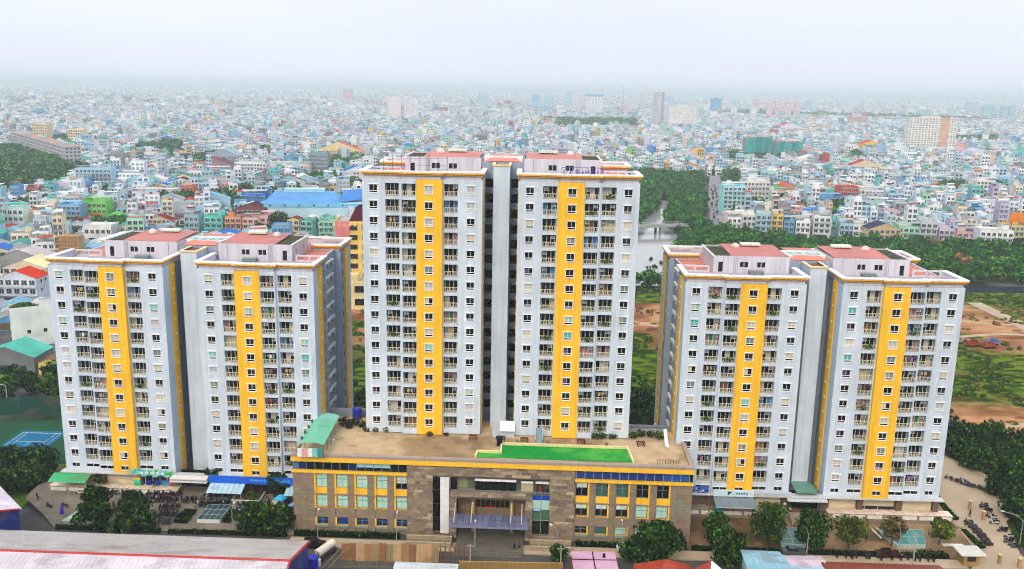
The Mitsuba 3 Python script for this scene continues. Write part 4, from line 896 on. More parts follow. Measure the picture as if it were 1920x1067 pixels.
tree('lower dark tree left of the big round one by the silver car', 23.4, 149.2, 0, 32, 4.6, 3.0, DKG, n=1400, trunk=.12)
tree('dark tree between the red roofs and the pale blue roof', 39.6, 148.6, 0, 33, 7.0, 3.8, DKG, n=2600, trunk=.12, clumps=16)
tree('bright green bush tree left of the pink roof', 9.2, 148.6, 0, 34, 3.6, 1.7, MDG, n=700, trunk=.15)
# groves: each crown a tree of its own
LEFTG = [(-99.5, 176, 8, 4.4), (-101.5, 181.5, 10, 5), (-104, 172, 8.5, 4.8), (-107, 178.5, 11, 5.4), (-99.6, 186.6, 9, 4.4), (-110.5, 173, 9, 5), (-113, 180, 11, 5.4), (-117, 174, 9, 5), (-104.5, 187.4, 9, 4.6), (-119.5, 183, 10, 5), (-124, 176, 10, 5), (-110.5, 166.5, 8, 4.6), (-104, 166.6, 7, 4), (-117.5, 167.6, 8, 4.6), (-101.3, 192.5, 8, 4)]
LEFTG = [t for t in LEFTG if t[1] < 184]
def ranked(L, i, size=5):
    """Names the i-th of some trees by its row (from the street) and its place in that row."""
    o = sorted(range(len(L)), key=lambda k: L[k][1]); r = o.index(i) // size; row = sorted(o[r * size:(r + 1) * size], key=lambda k: L[k][0])
    return f"{ORD[row.index(i)]} from left, {ORD[r]} row from street"
for i, (x, y, h, r) in enumerate(LEFTG): tree('dark tree below the tennis court, ' + ranked(LEFTG, i), x, y, 0, 50 + i, h * .62, r, DKG, n=1700, trunk=.12, group='dark trees in front of the tennis court', leaf=.38)
for i in range(13): tree(f'{ORD[i]} dark tree from the left behind the green court screen', -146 + i * 4.0 + R.uniform(-1, 1), 227.5 + (i % 3) * 5.5, 0, 80 + i, 5.5 + R.uniform(0, 2.5), 3.4, DKG if i % 3 else MDG, n=1000, trunk=.12, group='trees behind the tennis court screen', leaf=.42)
RIGHTG = [(96 + a, b) for a, b in ((9, 198), (14.5, 201), (10.5, 191), (17, 193), (23, 197), (16, 184.5), (22.5, 187.5), (29, 191), (12.5, 205), (20.5, 205), (28, 202), (21, 178.5), (27.5, 180.5), (33.5, 184.5), (12.5, 170.5), (18, 167), (18.5, 173), (24.5, 171.5), (30.5, 174.5), (23.5, 164), (29.5, 166), (35.5, 169), (17, 160), (23, 157.5), (29, 158.5), (35, 161.5), (36, 178), (39, 189), (36, 198), (21, 151), (28, 151), (15.5, 154), (7.4, 168), (8.0, 160), (8.6, 176.5), (6.8, 152.5))]
for i, (x, y) in enumerate(RIGHTG): tree('dark grove tree right of the path, ' + ranked(RIGHTG, i, 6), x, y, 0, 110 + i, 5.6 + (i * 37 % 10) * .3, 3.9 + (i * 13 % 5) * .28, DKG, n=1700, trunk=.1, group='dark grove right of the path', leaf=.38)
for i in range(12): tree(f"{ORD[i % 6]} dark tree from the left between tallest and right block, {'front' if i < 6 else 'rear'} row", 22.5 + (i % 6) * 4.8 + R.uniform(-1, 1), 212 + (i // 6) * 9 + R.uniform(-1.5, 1.5), 0, 150 + i, 7 + R.uniform(0, 3), 4.2, DKG, n=1000, trunk=.1, group='trees behind the podium terrace', leaf=.45)
for i in range(10): tree(f"{ORD[i % 5]} dark tree from the left in the gap beside the left block, {'front' if i < 5 else 'rear'} row", -62 + (i % 5) * 6 + R.uniform(-1, 1), 212 + (i // 5) * 9 + R.uniform(-1, 1), 0, 165 + i, 6 + R.uniform(0, 2), 3.8, DKG, n=900, trunk=.1, group='trees in the gap left of the tallest block', leaf=.45)
tree('small palm-like tree alone on the brown earth beyond the blue fence', 122.6, 213.5, 0, 180, 4.2, 1.7, OLV, n=500, trunk=.35)
for i, (x, y, h, r, l) in enumerate([(213, 424, 11, 3.4, 'tall dry brown tree right of the right block roof'), (217.5, 423, 9.5, 2.8, 'second dry brown tree touching the tall dry one'), (226, 476, 9, 5, 'wide dry brown crown above the right block roof')]): tree(l, x, y, 0, 185 + i, h, r, DRY, n=700, trunk=.2, leaf=.5)

def hidden_lot(x, y): return -28 < x * 171 / y < 23 or (x * 171 / y > 34 and x * 171 / y < 86) or x * 171 / y < -60 or x > .62 * y
# masses of trees along the canal and in the far woods (copies of a few crowns)
def crown_only(seed, rad, h, cols, n, leaf):
    g = np.random.default_rng(seed); Vs, Cs = [], []
    for k in range(7):
        a, rr = g.uniform(0, 6.28), rad * .62 * math.sqrt(g.random()); z = h * g.uniform(.3, .82); s = rad * g.uniform(.4, .62)
        V, c = leaf_clump(n // 7, s, s, s * .8, leaf, cols, seed * 31 + k, jit=.32, var=.22); Vs.append(V + [rr * math.cos(a), rr * math.sin(a), z]); Cs.append(c * g.uniform(.62, 1.35))
    return MB().soup(np.concatenate(Vs), np.concatenate(Cs)).ply('leaf')
WOODS = [(20, 74, 28), (22, 64, 28), (36, 92, 28), (58, 108, 36)]
LIGHT = [(92, 122, 40), (74, 108, 36), (110, 138, 52), (58, 90, 34)]
for k in range(6): scene[f'crown_shape_{k}'] = {'type': 'shapegroup', 'leaves': crown_only(300 + k, 4.6, 8.0, WOODS if k < 5 else LIGHT, 330, .62)}
for k in range(3): scene[f'far_crown_{k}'] = {'type': 'shapegroup', 'leaves': crown_only(340 + k, 5.5, 9.0, WOODS, 90, 1.5)}
def inside(p, poly):
    x, y = p; c = False; j = len(poly) - 1
    for i in range(len(poly)):
        (xi, yi), (xj, yj) = poly[i], poly[j]
        if (yi > y) != (yj > y) and x < (xj - xi) * (y - yi) / (yj - yi) + xi: c = not c
        j = i
    return c
CANAL = cl + cr[::-1]
ROAD = [(115, 540), (126.5, 600), (144.5, 694.7), (193, 922), (215, 922), (167, 694.7), (150, 600), (138, 540)]
WOODPOLY = {
    'canal_wood': ([(30, 398), (55, 398), (70, 408), (175, 403), (215, 420), (330, 415), (330, 492), (285, 494), (210, 496), (160, 497), (126, 526), (134, 556), (160, 690), (205, 905), (120, 910), (60, 700), (40, 560), (26, 470)], 5.4, 'crown_shape', 'dense green wood on both banks of the canal', 1.0),
    'left_wood': ([(-640, 1010), (-560, 900), (-470, 800), (-430, 640), (-352, 622), (-366, 760), (-385, 830), (-455, 905), (-600, 1090), (-700, 1100)], 7.5, 'far_crown', 'dark wood in front of the long grey apartment row', 1.0),
    'avenue_trees': ([(-425, 905), (-300, 905), (-296, 960), (-425, 990)], 9, 'far_crown', 'belt of trees right of the long grey apartment row', 1.0),
    'ditch_trees': ([(186, 404), (440, 398), (440, 440), (330, 416), (215, 421)], 6, 'crown_shape', 'dark trees along the ditch beyond the cleared lot', .9),
    'far_park': ([(60, 2250), (330, 2250), (330, 2480), (60, 2400)], 15, 'far_crown', 'bluish far park between the houses and the hazy towers', 1.4),
    'horizon_wood': ([(700, 3300), (1500, 3000), (1700, 3200), (900, 3700)], 28, 'far_crown', 'hazy line of woods near the horizon on the right', 1.8),
}
PATCH = {'between the cleared lot and the canal': [(18, 376), (64, 379), (74, 399), (66, 410), (50, 405), (22, 404)], 'behind the lime green building': [(-321, 571), (-308, 573), (-324, 602), (-337, 600)], 'beside the white row with arches': [(-299, 651), (-293, 652), (-319, 711), (-326, 710)], 'far behind the white four storey block': [(-420, 1007), (-379, 1017), (-430, 1156), (-476, 1143)],
    'right of the white four storey block': [(-399, 1020), (-376, 1026), (-452, 1237), (-480, 1229)], 'left of the orange roofed school': [(-286, 1016), (-270, 1019), (-297, 1123), (-315, 1118)], 'below the orange roofed school': [(-181, 875), (-149, 881), (-166, 984), (-201, 976)], 'behind the modern white building': [(-328, 922), (-302, 928), (-327, 1006), (-355, 1000)],
    'behind the blue warehouse': [(-176, 763), (-150, 768), (-163, 836), (-191, 830)], 'at the right rear of the blue warehouse': [(-140, 703), (-119, 706), (-131, 775), (-153, 772)], 'at the foot of the teal netted building': [(242, 1037), (308, 1051), (354, 1210), (278, 1191)], 'right of the low white hall': [(409, 1110), (428, 1115), (479, 1250), (458, 1245)],
    'right of the white slab with the orange stripe': [(757, 1577), (861, 1607), (978, 1830), (858, 1791)], 'in front of the long grey roofed hall': [(363, 780), (443, 790), (460, 850), (400, 850)], 'on the right side of the straight road': [(180, 773), (195, 775), (235, 938), (217, 935)], 'behind the tallest block': [(81, 1847), (263, 1917), (321, 2349), (98, 2244)],
    'beside the timber scaffolded house': [(-246, 466), (-230, 468), (-250, 512), (-267, 511)], 'at the slanting street': [(-236, 497), (-219, 499), (-230, 527), (-248, 525)], 'beyond the long grey apartment row': [(-591, 1112), (-551, 1123), (-623, 1272), (-668, 1257)]}
for lab, poly in PATCH.items(): far = poly[0][1] > 900; WOODPOLY['tree_clump' + ('_%03d' % (len(WOODPOLY) - 6) if len(WOODPOLY) > 6 else '')] = (poly, 9.5 if far else 6, 'far_crown' if far else 'crown_shape', 'clump of dark trees ' + lab, 1.15 if far else .95)
for name, (poly, stepp, shp, lab, sc) in WOODPOLY.items():
    xs_, ys_ = [p[0] for p in poly], [p[1] for p in poly]; n = 0; y = min(ys_)
    while y < max(ys_):
        x = min(xs_)
        while x < max(xs_):
            q = (x + R.uniform(-.45, .45) * stepp, y + R.uniform(-.45, .45) * stepp)
            if inside(q, poly) and not inside(q, CANAL) and not inside(q, ROAD) and not (58 < q[0] < 112 and 520 < q[1] < 552) and abs(q[0]) < .64 * q[1] + 60:
                nk = 3 if shp == 'far_crown' else 6; n += 1
                scene[f'{name}__{n + 1:03d}'] = {'type': 'instance', 'shape': {'type': 'ref', 'id': f'{shp}_{R.randrange(nk)}'}, 'to_world': TR(*q, -.4, R.uniform(0, 6.28), sc * R.uniform(.75, 1.2))}
            x += stepp
        y += stepp * .87
    labels[name] = {'label': lab, 'category': 'trees', 'kind': 'stuff'}

# scrub, heaps and tracks on the cleared lot
scene['scrub_shape'] = {'type': 'shapegroup', 'leaves': MB().soup(*leaf_clump(54, 1.5, 1.3, .55, .5, [(58, 88, 26), (84, 108, 34), (44, 70, 22), (104, 116, 48)], 900, cz=.3)).ply('leaf')}
scene['dry_scrub_shape'] = {'type': 'shapegroup', 'leaves': MB().soup(*leaf_clump(40, 1.2, 1.1, .4, .4, [(116, 104, 56), (92, 92, 44), (132, 112, 70)], 901, cz=.2)).ply('leaf')}
ns = 0
for i in range(5200):
    y = R.uniform(212, 384); x = R.uniform(-60, 330); w = y + 46 * (float(meshkit.fbm(np.array([x * .035, y * .05, 1.0]), 4)) - .5)
    green = 232 < w < 302 or w > 354; q = float(meshkit.fbm(np.array([x * .06, y * .1, 5.0]), 3))
    if hidden_lot(x, y) or q < (.44 if green else .60): continue
    ns += 1; scene[f'scrub__{ns:03d}'] = {'type': 'instance', 'shape': {'type': 'ref', 'id': 'scrub_shape' if green and R.random() < .8 else 'dry_scrub_shape'}, 'to_world': TR(x, y, -.1, R.uniform(0, 6.28), R.uniform(.5, 1.3), R.uniform(.5, 1.5))}
labels['scrub'] = {'label': 'tufts of weeds and dry scrub on the cleared lot', 'category': 'scrub', 'kind': 'stuff'}
for i, pts in enumerate([[(28, 316), (46, 322), (60, 314), (80, 318)], [(122, 222), (150, 226), (190, 219), (240, 224)], [(150, 309), (180, 316), (214, 306), (260, 312)], [(160, 338), (186, 330), (230, 340), (262, 334)]]):
    n = 24; L_, R_ = [], []
    for k in range(n + 1):
        t = k / n * (len(pts) - 1); j = min(int(t), len(pts) - 2); u = t - j; u = u * u * (3 - 2 * u); x = pts[j][0] + (pts[j + 1][0] - pts[j][0]) * (t - j); y = pts[j][1] + (pts[j + 1][1] - pts[j][1]) * u; L_.append((x, y + 1.3)); R_.append((x, y - 1.3))
    strip('dirt_track', L_, R_, -.03, 'conc', label=['pale dirt track seen between the tallest and the right block', 'pale dirt track nearest the blue sheet fence', 'pale dirt track beside the orange machines', 'pale dirt track below the concrete lane'][i], category='track')
g = np.random.default_rng(5); m = MB()
for i in range(46):
    x, y = (g.uniform(26, 62), g.uniform(310, 350)) if i < 14 else (g.uniform(118, 300), g.choice([g.uniform(210, 232), g.uniform(304, 345)])); m.dome(x, y, -.2, g.uniform(1, 3.2), g.uniform(.8, 2), g.uniform(.5, 1.4), tuple(np.array((150, 106, 76)) * g.uniform(.7, 1.1)), 7, 3)
put('soil_heaps', (m, 'stone'), label='heaps of red brown soil dumped on the cleared lot', category='soil heaps', kind='stuff')

# ---------------------------------------------------------------- hedges and grass edges
def hedge(label, pts, w=1.0, h=.9, cols=DKG, z=.05, dens=26):
    k_ = holder('hedge', label, 'hedge'); Vs, Cs = [], []; m = MB()
    for (xa, ya), (xb, yb) in zip(pts, pts[1:]):
        L = math.dist((xa, ya), (xb, yb)); n = int(L * dens); g = np.random.default_rng(int(L * 100 + abs(xa)))
        yaw = math.atan2(yb - ya, xb - xa); za = (zg(ya) + zg(yb)) / 2 - .1
        m.obox((xa + xb) / 2, (ya + yb) / 2, L / 2, w * .38, za, za + h * .75, yaw, (16, 26, 12))  # solid dark box filling the inside of the hedge
        V, c = leaf_clump(n, 1, 1, 1, .2, cols, int(L * 10)); t = g.random(n); o = g.uniform(-.5, .5, n) * w; hh = g.random(n) ** .6 * h
        base = np.stack([xa + (xb - xa) * t - math.sin(yaw) * o, ya + (yb - ya) * t + math.cos(yaw) * o, za + hh], 1)
        V = V - V.mean(1, keepdims=True) + base[:, None]; Vs.append(V); Cs.append(c)
    put('stems', (m, 'leaf'), k_); put('foliage', (MB().soup(np.concatenate(Vs), np.concatenate(Cs)), 'leaf'), k_)
hedge('long dark hedge along the street side of the plaza, left part', [(-86.4, 158.2), (-66.2, 157.5)])
hedge('dark hedge along the street below the plaza skylight', [(-64.6, 157.4), (-42, 156.9)])
hedge('dark hedge at the foot of the left podium wing', [(-40.6, 157.5), (-20.4, 156.9)], h=1.2)
hedge('dark hedge at the foot of the right podium wing', [(12.8, 155.3), (33.6, 154.7)], h=1.1)
hedge('dark hedge between the bare yard and the pavement', [(34.6, 154.6), (58, 153.9), (82, 153.2)], h=1.0)
hedge('green grass strip bush along the sandy path', [(89.4, 172.6), (89.4, 166), (89.9, 156.2)], w=1.6, h=.5, cols=[(50, 92, 30), (66, 112, 36), (38, 70, 24)])
hedge('clipped green hedge left of the plaza skylight', [(-63.4, 160.2), (-62.9, 165)], w=3.4, h=.8, cols=[(40, 76, 28), (52, 92, 34)])
hedge('dark hedge right of the plaza skylight', [(-54.6, 160.6), (-54.3, 165.4)], w=1.8, h=1.1)
hedge('brownish low hedge by the yard gate', [(77.0, 154.2), (81.8, 154.0)], w=2, h=.8, cols=BRN)

# ---------------------------------------------------------------- motorbikes
def bike_mesh(c, seat=(22, 22, 24)):
    m = MB(); k = (24, 24, 26)
    for y in (-.62, .62):
        for a in range(10):
            t, u = a * .628, (a + 1) * .628
            P = lambda r, w, x: (x, y + r * math.cos(w), .28 + r * math.sin(w))
            m.quad(P(.28, t, -.05), P(.28, u, -.05), P(.28, u, .05), P(.28, t, .05), k); m.tri((-.05, y, .28), P(.28, t, -.05), P(.28, u, -.05), (60, 60, 62)); m.tri((.05, y, .28), P(.28, t, .05), P(.28, u, .05), (60, 60, 62))
    m.box(-.13, .13, -.85, -.1, .42, .68, c).box(-.11, .11, -.1, .3, .26, .44, c).box(-.17, .17, .28, .44, .3, .88, c, c)
    m.box(-.14, .14, -.8, .05, .68, .80, seat).tube([(0, .66, .3), (0, .42, 1.0)], .035, (150, 150, 154), 5).tube([(-.34, .36, 1.04), (.34, .36, 1.04)], .03, k, 5)
    m.box(-.1, .1, .42, .56, .82, 1.02, c).box(-.06, .06, -.94, -.86, .54, .62, (120, 24, 24)).box(-.06, .06, .5, .8, .56, .62, c).box(.1, .16, -.7, -.1, .24, .34, (130, 130, 134))
    return m
BIKES = [bike_mesh(c).ply('gloss') for c in [(20, 22, 28), (28, 30, 40), (70, 74, 84), (70, 22, 26), (24, 40, 110), (196, 198, 202), (40, 40, 44), (60, 90, 120)]]
def bikes(label, a, b, n, yaw, group, rows=1, gap=1.9, jit=.12, cols=None):
    tail = label.split(' ', 2)[2] if label.startswith('dark') else label.split(' ', 1)[1]; along_x = abs(b[0] - a[0]) > abs(b[1] - a[1])
    for r in range(rows):
        for i in range(n):
            t = (i + .5) / n; x, y = a[0] + (b[0] - a[0]) * t + R.gauss(0, jit), a[1] + (b[1] - a[1]) * t + R.gauss(0, jit) - r * gap
            k_ = R.choice(cols or (0, 0, 0, 1, 1, 2, 2, 3, 4, 5, 6, 7)); put('motorbike', BIKES[k_], None, TR(x, y, zg(y), yaw + R.gauss(0, .12)), label=f"{ORD[i]} motorbike {'from the left' if along_x else 'from the top'}{', ' + ('upper', 'lower')[r] + ' line,' if rows > 1 else ''} {tail}", category='motorbike', group=group)
bikes('motorbike in the row under the cream terrace', (-81.8, 170.2), (-75, 170.3), 12, .1, 'motorbikes under the cream terrace')
bikes('motorbike in the double row left of the block entrance', (-73.4, 169.8), (-66.6, 169.6), 13, -.1, 'motorbikes left of the block entrance', 2, 2.0)
bikes('motorbike in the short row before the block entrance', (-65.8, 167.6), (-62.7, 167.9), 7, .3, 'motorbikes before the block entrance')
bikes('motorbike in the double row right of the block entrance', (-61.9, 169.4), (-56, 169.4), 12, .1, 'motorbikes right of the block entrance', 2, 2.0)
bikes('motorbike in the upper row left of the plaza skylight', (-69.2, 165.2), (-65, 165.4), 8, .15, 'motorbikes left of the plaza skylight, upper row')
bikes('motorbike in the middle row left of the plaza skylight', (-68.2, 162.7), (-64.3, 162.6), 8, -.15, 'motorbikes left of the plaza skylight, middle row')
bikes('motorbike in the lowest row left of the plaza skylight', (-67.6, 160.3), (-65, 160.3), 5, .2, 'motorbikes left of the plaza skylight, lowest row')
bikes('motorbike in the row along the upper edge of the plaza skylight', (-62.4, 166.6), (-55.8, 166.5), 12, .0, 'motorbikes above the plaza skylight')
bikes('motorbike below the white rimmed planter', (-54, 166.4), (-49.6, 166.5), 6, .8, 'motorbikes below the planter')
bikes('motorbike between the planter and the podium', (-48.8, 169.2), (-44, 168.8), 8, .2, 'motorbikes between planter and podium', 2, 2.2, .4)
bikes('motorbike right of the plaza skylight', (-53.6, 164.8), (-52.2, 161.4), 5, 1.4, 'motorbikes right of the plaza skylight')
bikes('motorbike parked between the two layered trees', (-80.8, 165.4), (-74.6, 165.2), 7, .1, 'motorbikes between the layered trees')
for x, y, c, yaw, l in ((-91.1, 164.9, 0, 1.0, 'dark motorbike alone at the left of the plaza'), (-88.0, 165.0, 2, 1.2, 'grey motorbike alone, second from the left of the plaza'), (-87.2, 169.7, 5, 1.5, 'light motorbike below the cream terrace, left of the layered tree'), (-94.9, 167.9, 0, .6, 'dark motorbike at the far left edge of the plaza')):
    put('motorbike', BIKES[c], None, TR(x, y, zg(y), yaw), label=l, category='motorbike')
bikes('dark motorbike in the row beside the grass strip', (91.5, 165.4), (91.9, 157.2), 13, 1.5, 'motorbikes along the grass strip', 1, jit=.1, cols=(0, 1, 2, 3, 6))
bikes('motorbike parked at the grove edge along the upper path', (96.8, 184.6), (102.6, 177.2), 15, .9, 'motorbikes along the upper path', 1, jit=.5)
bikes('motorbike under the trees right of the lower path', (97.4, 172), (96.6, 156), 16, 1.4, 'motorbikes right of the lower path', 1, jit=.35, cols=(0, 1, 2, 6, 5))
bikes('motorbike on the pavement outside the yard hedge', (60.5, 153.1), (79.5, 152.2), 15, .2, 'motorbikes on the pavement by the yard', 1, jit=.25, cols=(0, 1, 3, 6))

# ---------------------------------------------------------------- cars
def car(label, x, y, yaw, c, kind='car', z=.0, glass=(20, 24, 28)):
    k_ = holder('parked_car', label, 'car'); T = TR(x, y, z, yaw); m = MB(); hh = 1.72 if kind == 'suv' else 1.45
    pr = [(-2.2, .45), (-2.25, .8), (-2.05, .95), (-1.0, 1.0), (1.0, .98), (2.0, .88), (2.2, .7), (2.2, .4)]
    for (xa, za), (xb, zb) in zip(pr, pr[1:]):
        for s in (-1, 1): m.quad((xa, s * .86, .35), (xb, s * .86, .35), (xb, s * .86, zb), (xa, s * .86, za), c)
        m.quad((xa, -.86, za), (xb, -.86, zb), (xb, .86, zb), (xa, .86, za), c)
    r0, r1 = (-1.95, .45) if kind == 'suv' else (-1.3, .3)
    m.quad((r0 + .25, -.66, hh), (r1, -.66, hh), (r1, .66, hh), (r0 + .25, .66, hh), c)
    for s in (-1, 1):
        for xx, zz in ((r0, 0), (r1 - .75, 0), (r1 + .6, 0)): m.quad((xx, s * .82, .97), (xx + .12, s * .82, .97), (min(xx + .25, r1), s * .66, hh), (min(xx + .15, r1 - .1), s * .66, hh), c)
    put('body', (m, 'gloss'), k_, T)
    g = MB()
    for s in (-1, 1): g.quad((r0, s * .81, .98), (r1 + .7, s * .81, .98), (r1, s * .665, hh - .03), (r0 + .25, s * .665, hh - .03), glass)
    g.quad((r1 + .72, -.78, .97), (r1 + .72, .78, .97), (r1 + .02, .64, hh - .02), (r1 + .02, -.64, hh - .02), glass).quad((r0 - .02, -.78, .97), (r0 - .02, .78, .97), (r0 + .22, .64, hh - .02), (r0 + .22, -.64, hh - .02), glass)
    put('windows', (g, 'gloss'), k_, T)
    for sx in (-1.35, 1.4):
        for s in (-.8, .8):
            w = MB().tube([(sx, s - .1, .33), (sx, s + .1, .33)], .33, (24, 24, 24), 10); w.tri((sx, s - .1, .33), (sx + .1, s - .1, .33), (sx, s - .1, .43), (60, 60, 60)); put('wheel', (w, 'paint'), k_, T)
    for s in (-.6, .6): put('headlight', (MB().box(2.18, 2.23, s - .2, s + .2, .58, .74, (225, 225, 215)), 'gloss'), k_, T)
car('black car parked beside the blue warehouse wall', -35.9, 153.0, .05, (16, 16, 18), 'suv')
car('silver grey car parked before the right podium wing', 22.6, 153.4, .02, (176, 182, 188), 'suv')
car('dark grey car parked left of the teal skylight', 53.4, 153.6, .05, (70, 78, 84))
car('red car parked outside the yard hedge', 71.0, 153.4, 0.0, (54, 20, 18))
k_ = holder('tank_truck', 'white cylindrical tank on a small truck bed beside the blue warehouse', 'truck')
m = MB().tube([(-34.3, 147.6, 1.5), (-32.2, 152.0, 1.5)], .75, (226, 216, 200), 14); m.dome(-34.3, 147.6, 1.5, .2, .2, .7, (210, 200, 186), 8, 2); put('tank', (m, 'sheet'), k_)
put('bed', (MB().obox(-33.2, 149.7, .8, 2.6, .5, .8, -.44, (70, 70, 74)), 'paint'), k_)
for a in (-1.7, 1.7):
    for s in (-.75, .75): x, y = -33.2 + a * .42 + s * .9, 149.7 + a * .9 - s * .42; put('wheel', (MB().tube([(x - .1, y, .35), (x + .1, y, .35)], .35, (26, 26, 26), 10), 'paint'), k_)

# ---------------------------------------------------------------- street lamps, poles, people
def lamp(label, x, y, h=5.2, yaw=-1.57, arm=1.4, z=None):
    k_ = holder('street_lamp', label, 'lamp'); T = TR(x, y, zg(y) if z is None else z, yaw)
    put('pole', (MB().tube([(0, 0, 0), (0, 0, h * .8), (arm * .3, 0, h * .95), (arm, 0, h)], [.09, .07, .06, .05], (158, 162, 162), 6), 'sheet'), k_, T)
    put('lamp_head', (MB().box(arm - .1, arm + .55, -.14, .14, h - .06, h + .08, (232, 232, 226)), 'paint'), k_, T)
for l, x, y, yaw in (('street lamp at the hedge left of the plaza skylight', -69.0, 158.4, 1.57), ('street lamp right of the plaza skylight', -52.5, 158.0, 1.57), ('street lamp at the left end of the podium', -35.9, 156.2, 1.57), ('street lamp before the fifth window of the left podium wing', -20.9, 155.6, 1.57),
        ('street lamp before the entrance canopy', -6.0, 152.6, 1.57), ('street lamp at the right ramp of the entrance', 9.2, 152.2, 2.4), ('street lamp before the right podium wing', 21.4, 153.9, 1.57), ('street lamp beside the leafy tree nearest the podium', 41.6, 155.2, 1.57), ('street lamp beside the dark green yard tree', 55.6, 152.9, 1.9), ('street lamp left of the greenhouse', 73.4, 154.6, 1.57)): lamp(l, x, y, 5.2, yaw)
lamp('street lamp with a long arm reaching over the path from the grove', 98.3, 158.6, 6.0, 2.7, 3.4)
for l, x, y, h in (('white utility pole in front of the entrance steps', -6.6, 147.4, 4.2), ('short white utility pole left of the pink roof', 9.6, 146.6, 4.4), ('tall utility pole standing in the street below the greenhouse', 73.2, 148.2, 7.5)):
    k_ = holder('utility_pole', l, 'pole'); put('pole', (MB().tube([(x, y, -.1), (x, y, h)], [.13, .1], (176, 176, 168), 7), 'paint'), k_); put('crossarm', (MB().box(x - .7, x + .7, y - .06, y + .06, h - .4, h - .28, (150, 150, 144)), 'paint'), k_)
def person(label, x, y, yaw, top, leg, step=.18, z=None):
    import manifold3d as m3
    def sph(p, r): return m3.Manifold.sphere(r, 10).translate(list(p))
    def bone(a, b, ra, rb): return m3.Manifold.batch_hull([sph(a, ra), sph(b, rb)])
    J = dict(hip=(0, 0, .92), chest=(0, .02, 1.28), neck=(0, .02, 1.46), head=(0, .04, 1.6))
    parts = [bone(J['hip'], J['chest'], .14, .17), bone(J['chest'], J['neck'], .12, .06), bone((-.14, 0, 1.36), (.14, 0, 1.36), .08, .08), bone((0, .03, 1.56), (0, .04, 1.66), .09, .1)]
    legs = []
    for s, st in ((-1, step), (1, -step)):
        legs += [bone((s * .09, 0, .9), (s * .1, st * .6 + .04, .48), .1, .07), bone((s * .1, st * .6 + .04, .48), (s * .1, st, .07), .065, .045), bone((s * .1, st, .05), (s * .1, st + .16, .04), .045, .035)]
        parts += [bone((s * .2, 0, 1.36), (s * .25, -st * .4, 1.08), .055, .045), bone((s * .25, -st * .4, 1.08), (s * .24, -st * .6 + .08, .86), .04, .03)]
        hx, hy, hz = s * .24, -st * .6 + .09, .80
        parts += [bone((hx, hy, .86), (hx, hy + .01, .76), .03, .028), bone((hx - s * .02, hy + .02, .82), (hx - s * .03, hy + .05, .77), .012, .01)]
        parts += [bone((hx, hy - .03 + f * .02, .76), (hx, hy - .03 + f * .024, .69), .01, .008) for f in range(4)]
    b = m3.Manifold.batch_boolean(parts + legs, m3.OpType.Add); me = b.to_mesh(); v = np.array(me.vert_properties[:, :3]); f = np.array(me.tri_verts)
    c = v[f].mean(1)[:, 2]; w = v[f].mean(1)
    col = np.where((c > 1.70)[:, None] | ((c > 1.56) & (w[:, 1] < .03))[:, None], (26, 22, 20), np.where((c > 1.46)[:, None], (176, 130, 100), np.where((c > .9)[:, None] & (np.abs(w[:, 0]) < .21)[:, None], top, np.where((c > .86)[:, None], top, np.where((np.abs(w[:, 0]) > .2)[:, None], (176, 130, 100), np.where((c > .08)[:, None], leg, (30, 28, 28)))))))
    put('person', (MB().soup(v[f], col), 'paint'), None, TR(x, y, zg(y) + .02 if z is None else z, yaw), label=label, category='person')
for a in ((('person in dark clothes walking up the sandy path'), 92.9, 167.4, .4, (30, 32, 40), (26, 26, 34)), ('person in dark clothes standing beside the greenhouse', 68.7, 158.3, 2.0, (34, 38, 50), (40, 40, 46)), ('person in dark clothes at the street edge left of the white block, before the entrance', 1.3, 152.6, .8, (40, 34, 44), (30, 30, 36), .18, .13),
          ('person in grey walking right beside the dark clothed one before the entrance', 2.2, 152.9, .8, (90, 90, 96), (36, 36, 44), .18, .13), ('person in white on the lower terrace right of the podium', 55.2, 166.4, 3.0, (226, 226, 222), (120, 110, 100), .18, 2.7), ('person in dark top on the cream terrace', -72.6, 171.2, 2.0, (60, 36, 30), (36, 32, 34), .18, 2.72)): person(*a)

# ---------------------------------------------------------------- plaza furniture
def skylight_box(label, P, h, glass, nx, ny, front=(214, 222, 222)):
    k_ = holder('skylight', label, 'skylight'); z0 = min(zg(p[1]) for p in P) - .2; z1 = max(zg(p[1]) for p in P) + h
    zs = [zg(p[1]) + h for p in P]; m = MB()
    for i in range(4):
        a, b = P[i], P[(i + 1) % 4]; m.quad((*a, z0), (*b, z0), (*b, zs[(i + 1) % 4]), (*a, zs[i]), front)
    put('base_wall', (m, 'paint'), k_)
    A = [np.array((*p, z + .06)) for p, z in zip(P, zs)]; bi = lambda u, v: tuple(A[0] * (1 - u) * (1 - v) + A[1] * u * (1 - v) + A[2] * u * v + A[3] * (1 - u) * v)
    for i in range(nx):
        for j in range(ny): put('pane', (MB().quad(bi(i / nx + .006, j / ny + .01), bi((i + 1) / nx - .006, j / ny + .01), bi((i + 1) / nx - .006, (j + 1) / ny - .01), bi(i / nx + .006, (j + 1) / ny - .01), tuple(np.array(glass) + R.randint(-6, 8))), 'gloss'), k_)
    m = MB()
    for i in range(nx + 1): m.tube([bi(i / nx, 0), bi(i / nx, 1)], .05, (170, 186, 184), 4)
    for j in range(ny + 1): m.tube([bi(0, j / ny), bi(1, j / ny)], .05, (170, 186, 184), 4)
    put('frame', (m, 'paint'), k_)
skylight_box('dark glass skylight with a grid frame and white front wall in the plaza', [(-60.2, 160.6), (-55.8, 160.6), (-55.2, 165.6), (-59.6, 165.7)], .75, (34, 62, 72), 4, 3)
skylight_box('teal glass skylight between two trees of the bare yard', [(51.6, 155.6), (56.2, 155.4), (56.2, 161), (52.6, 161.2)], .9, (84, 124, 118), 2, 3, (130, 160, 168))
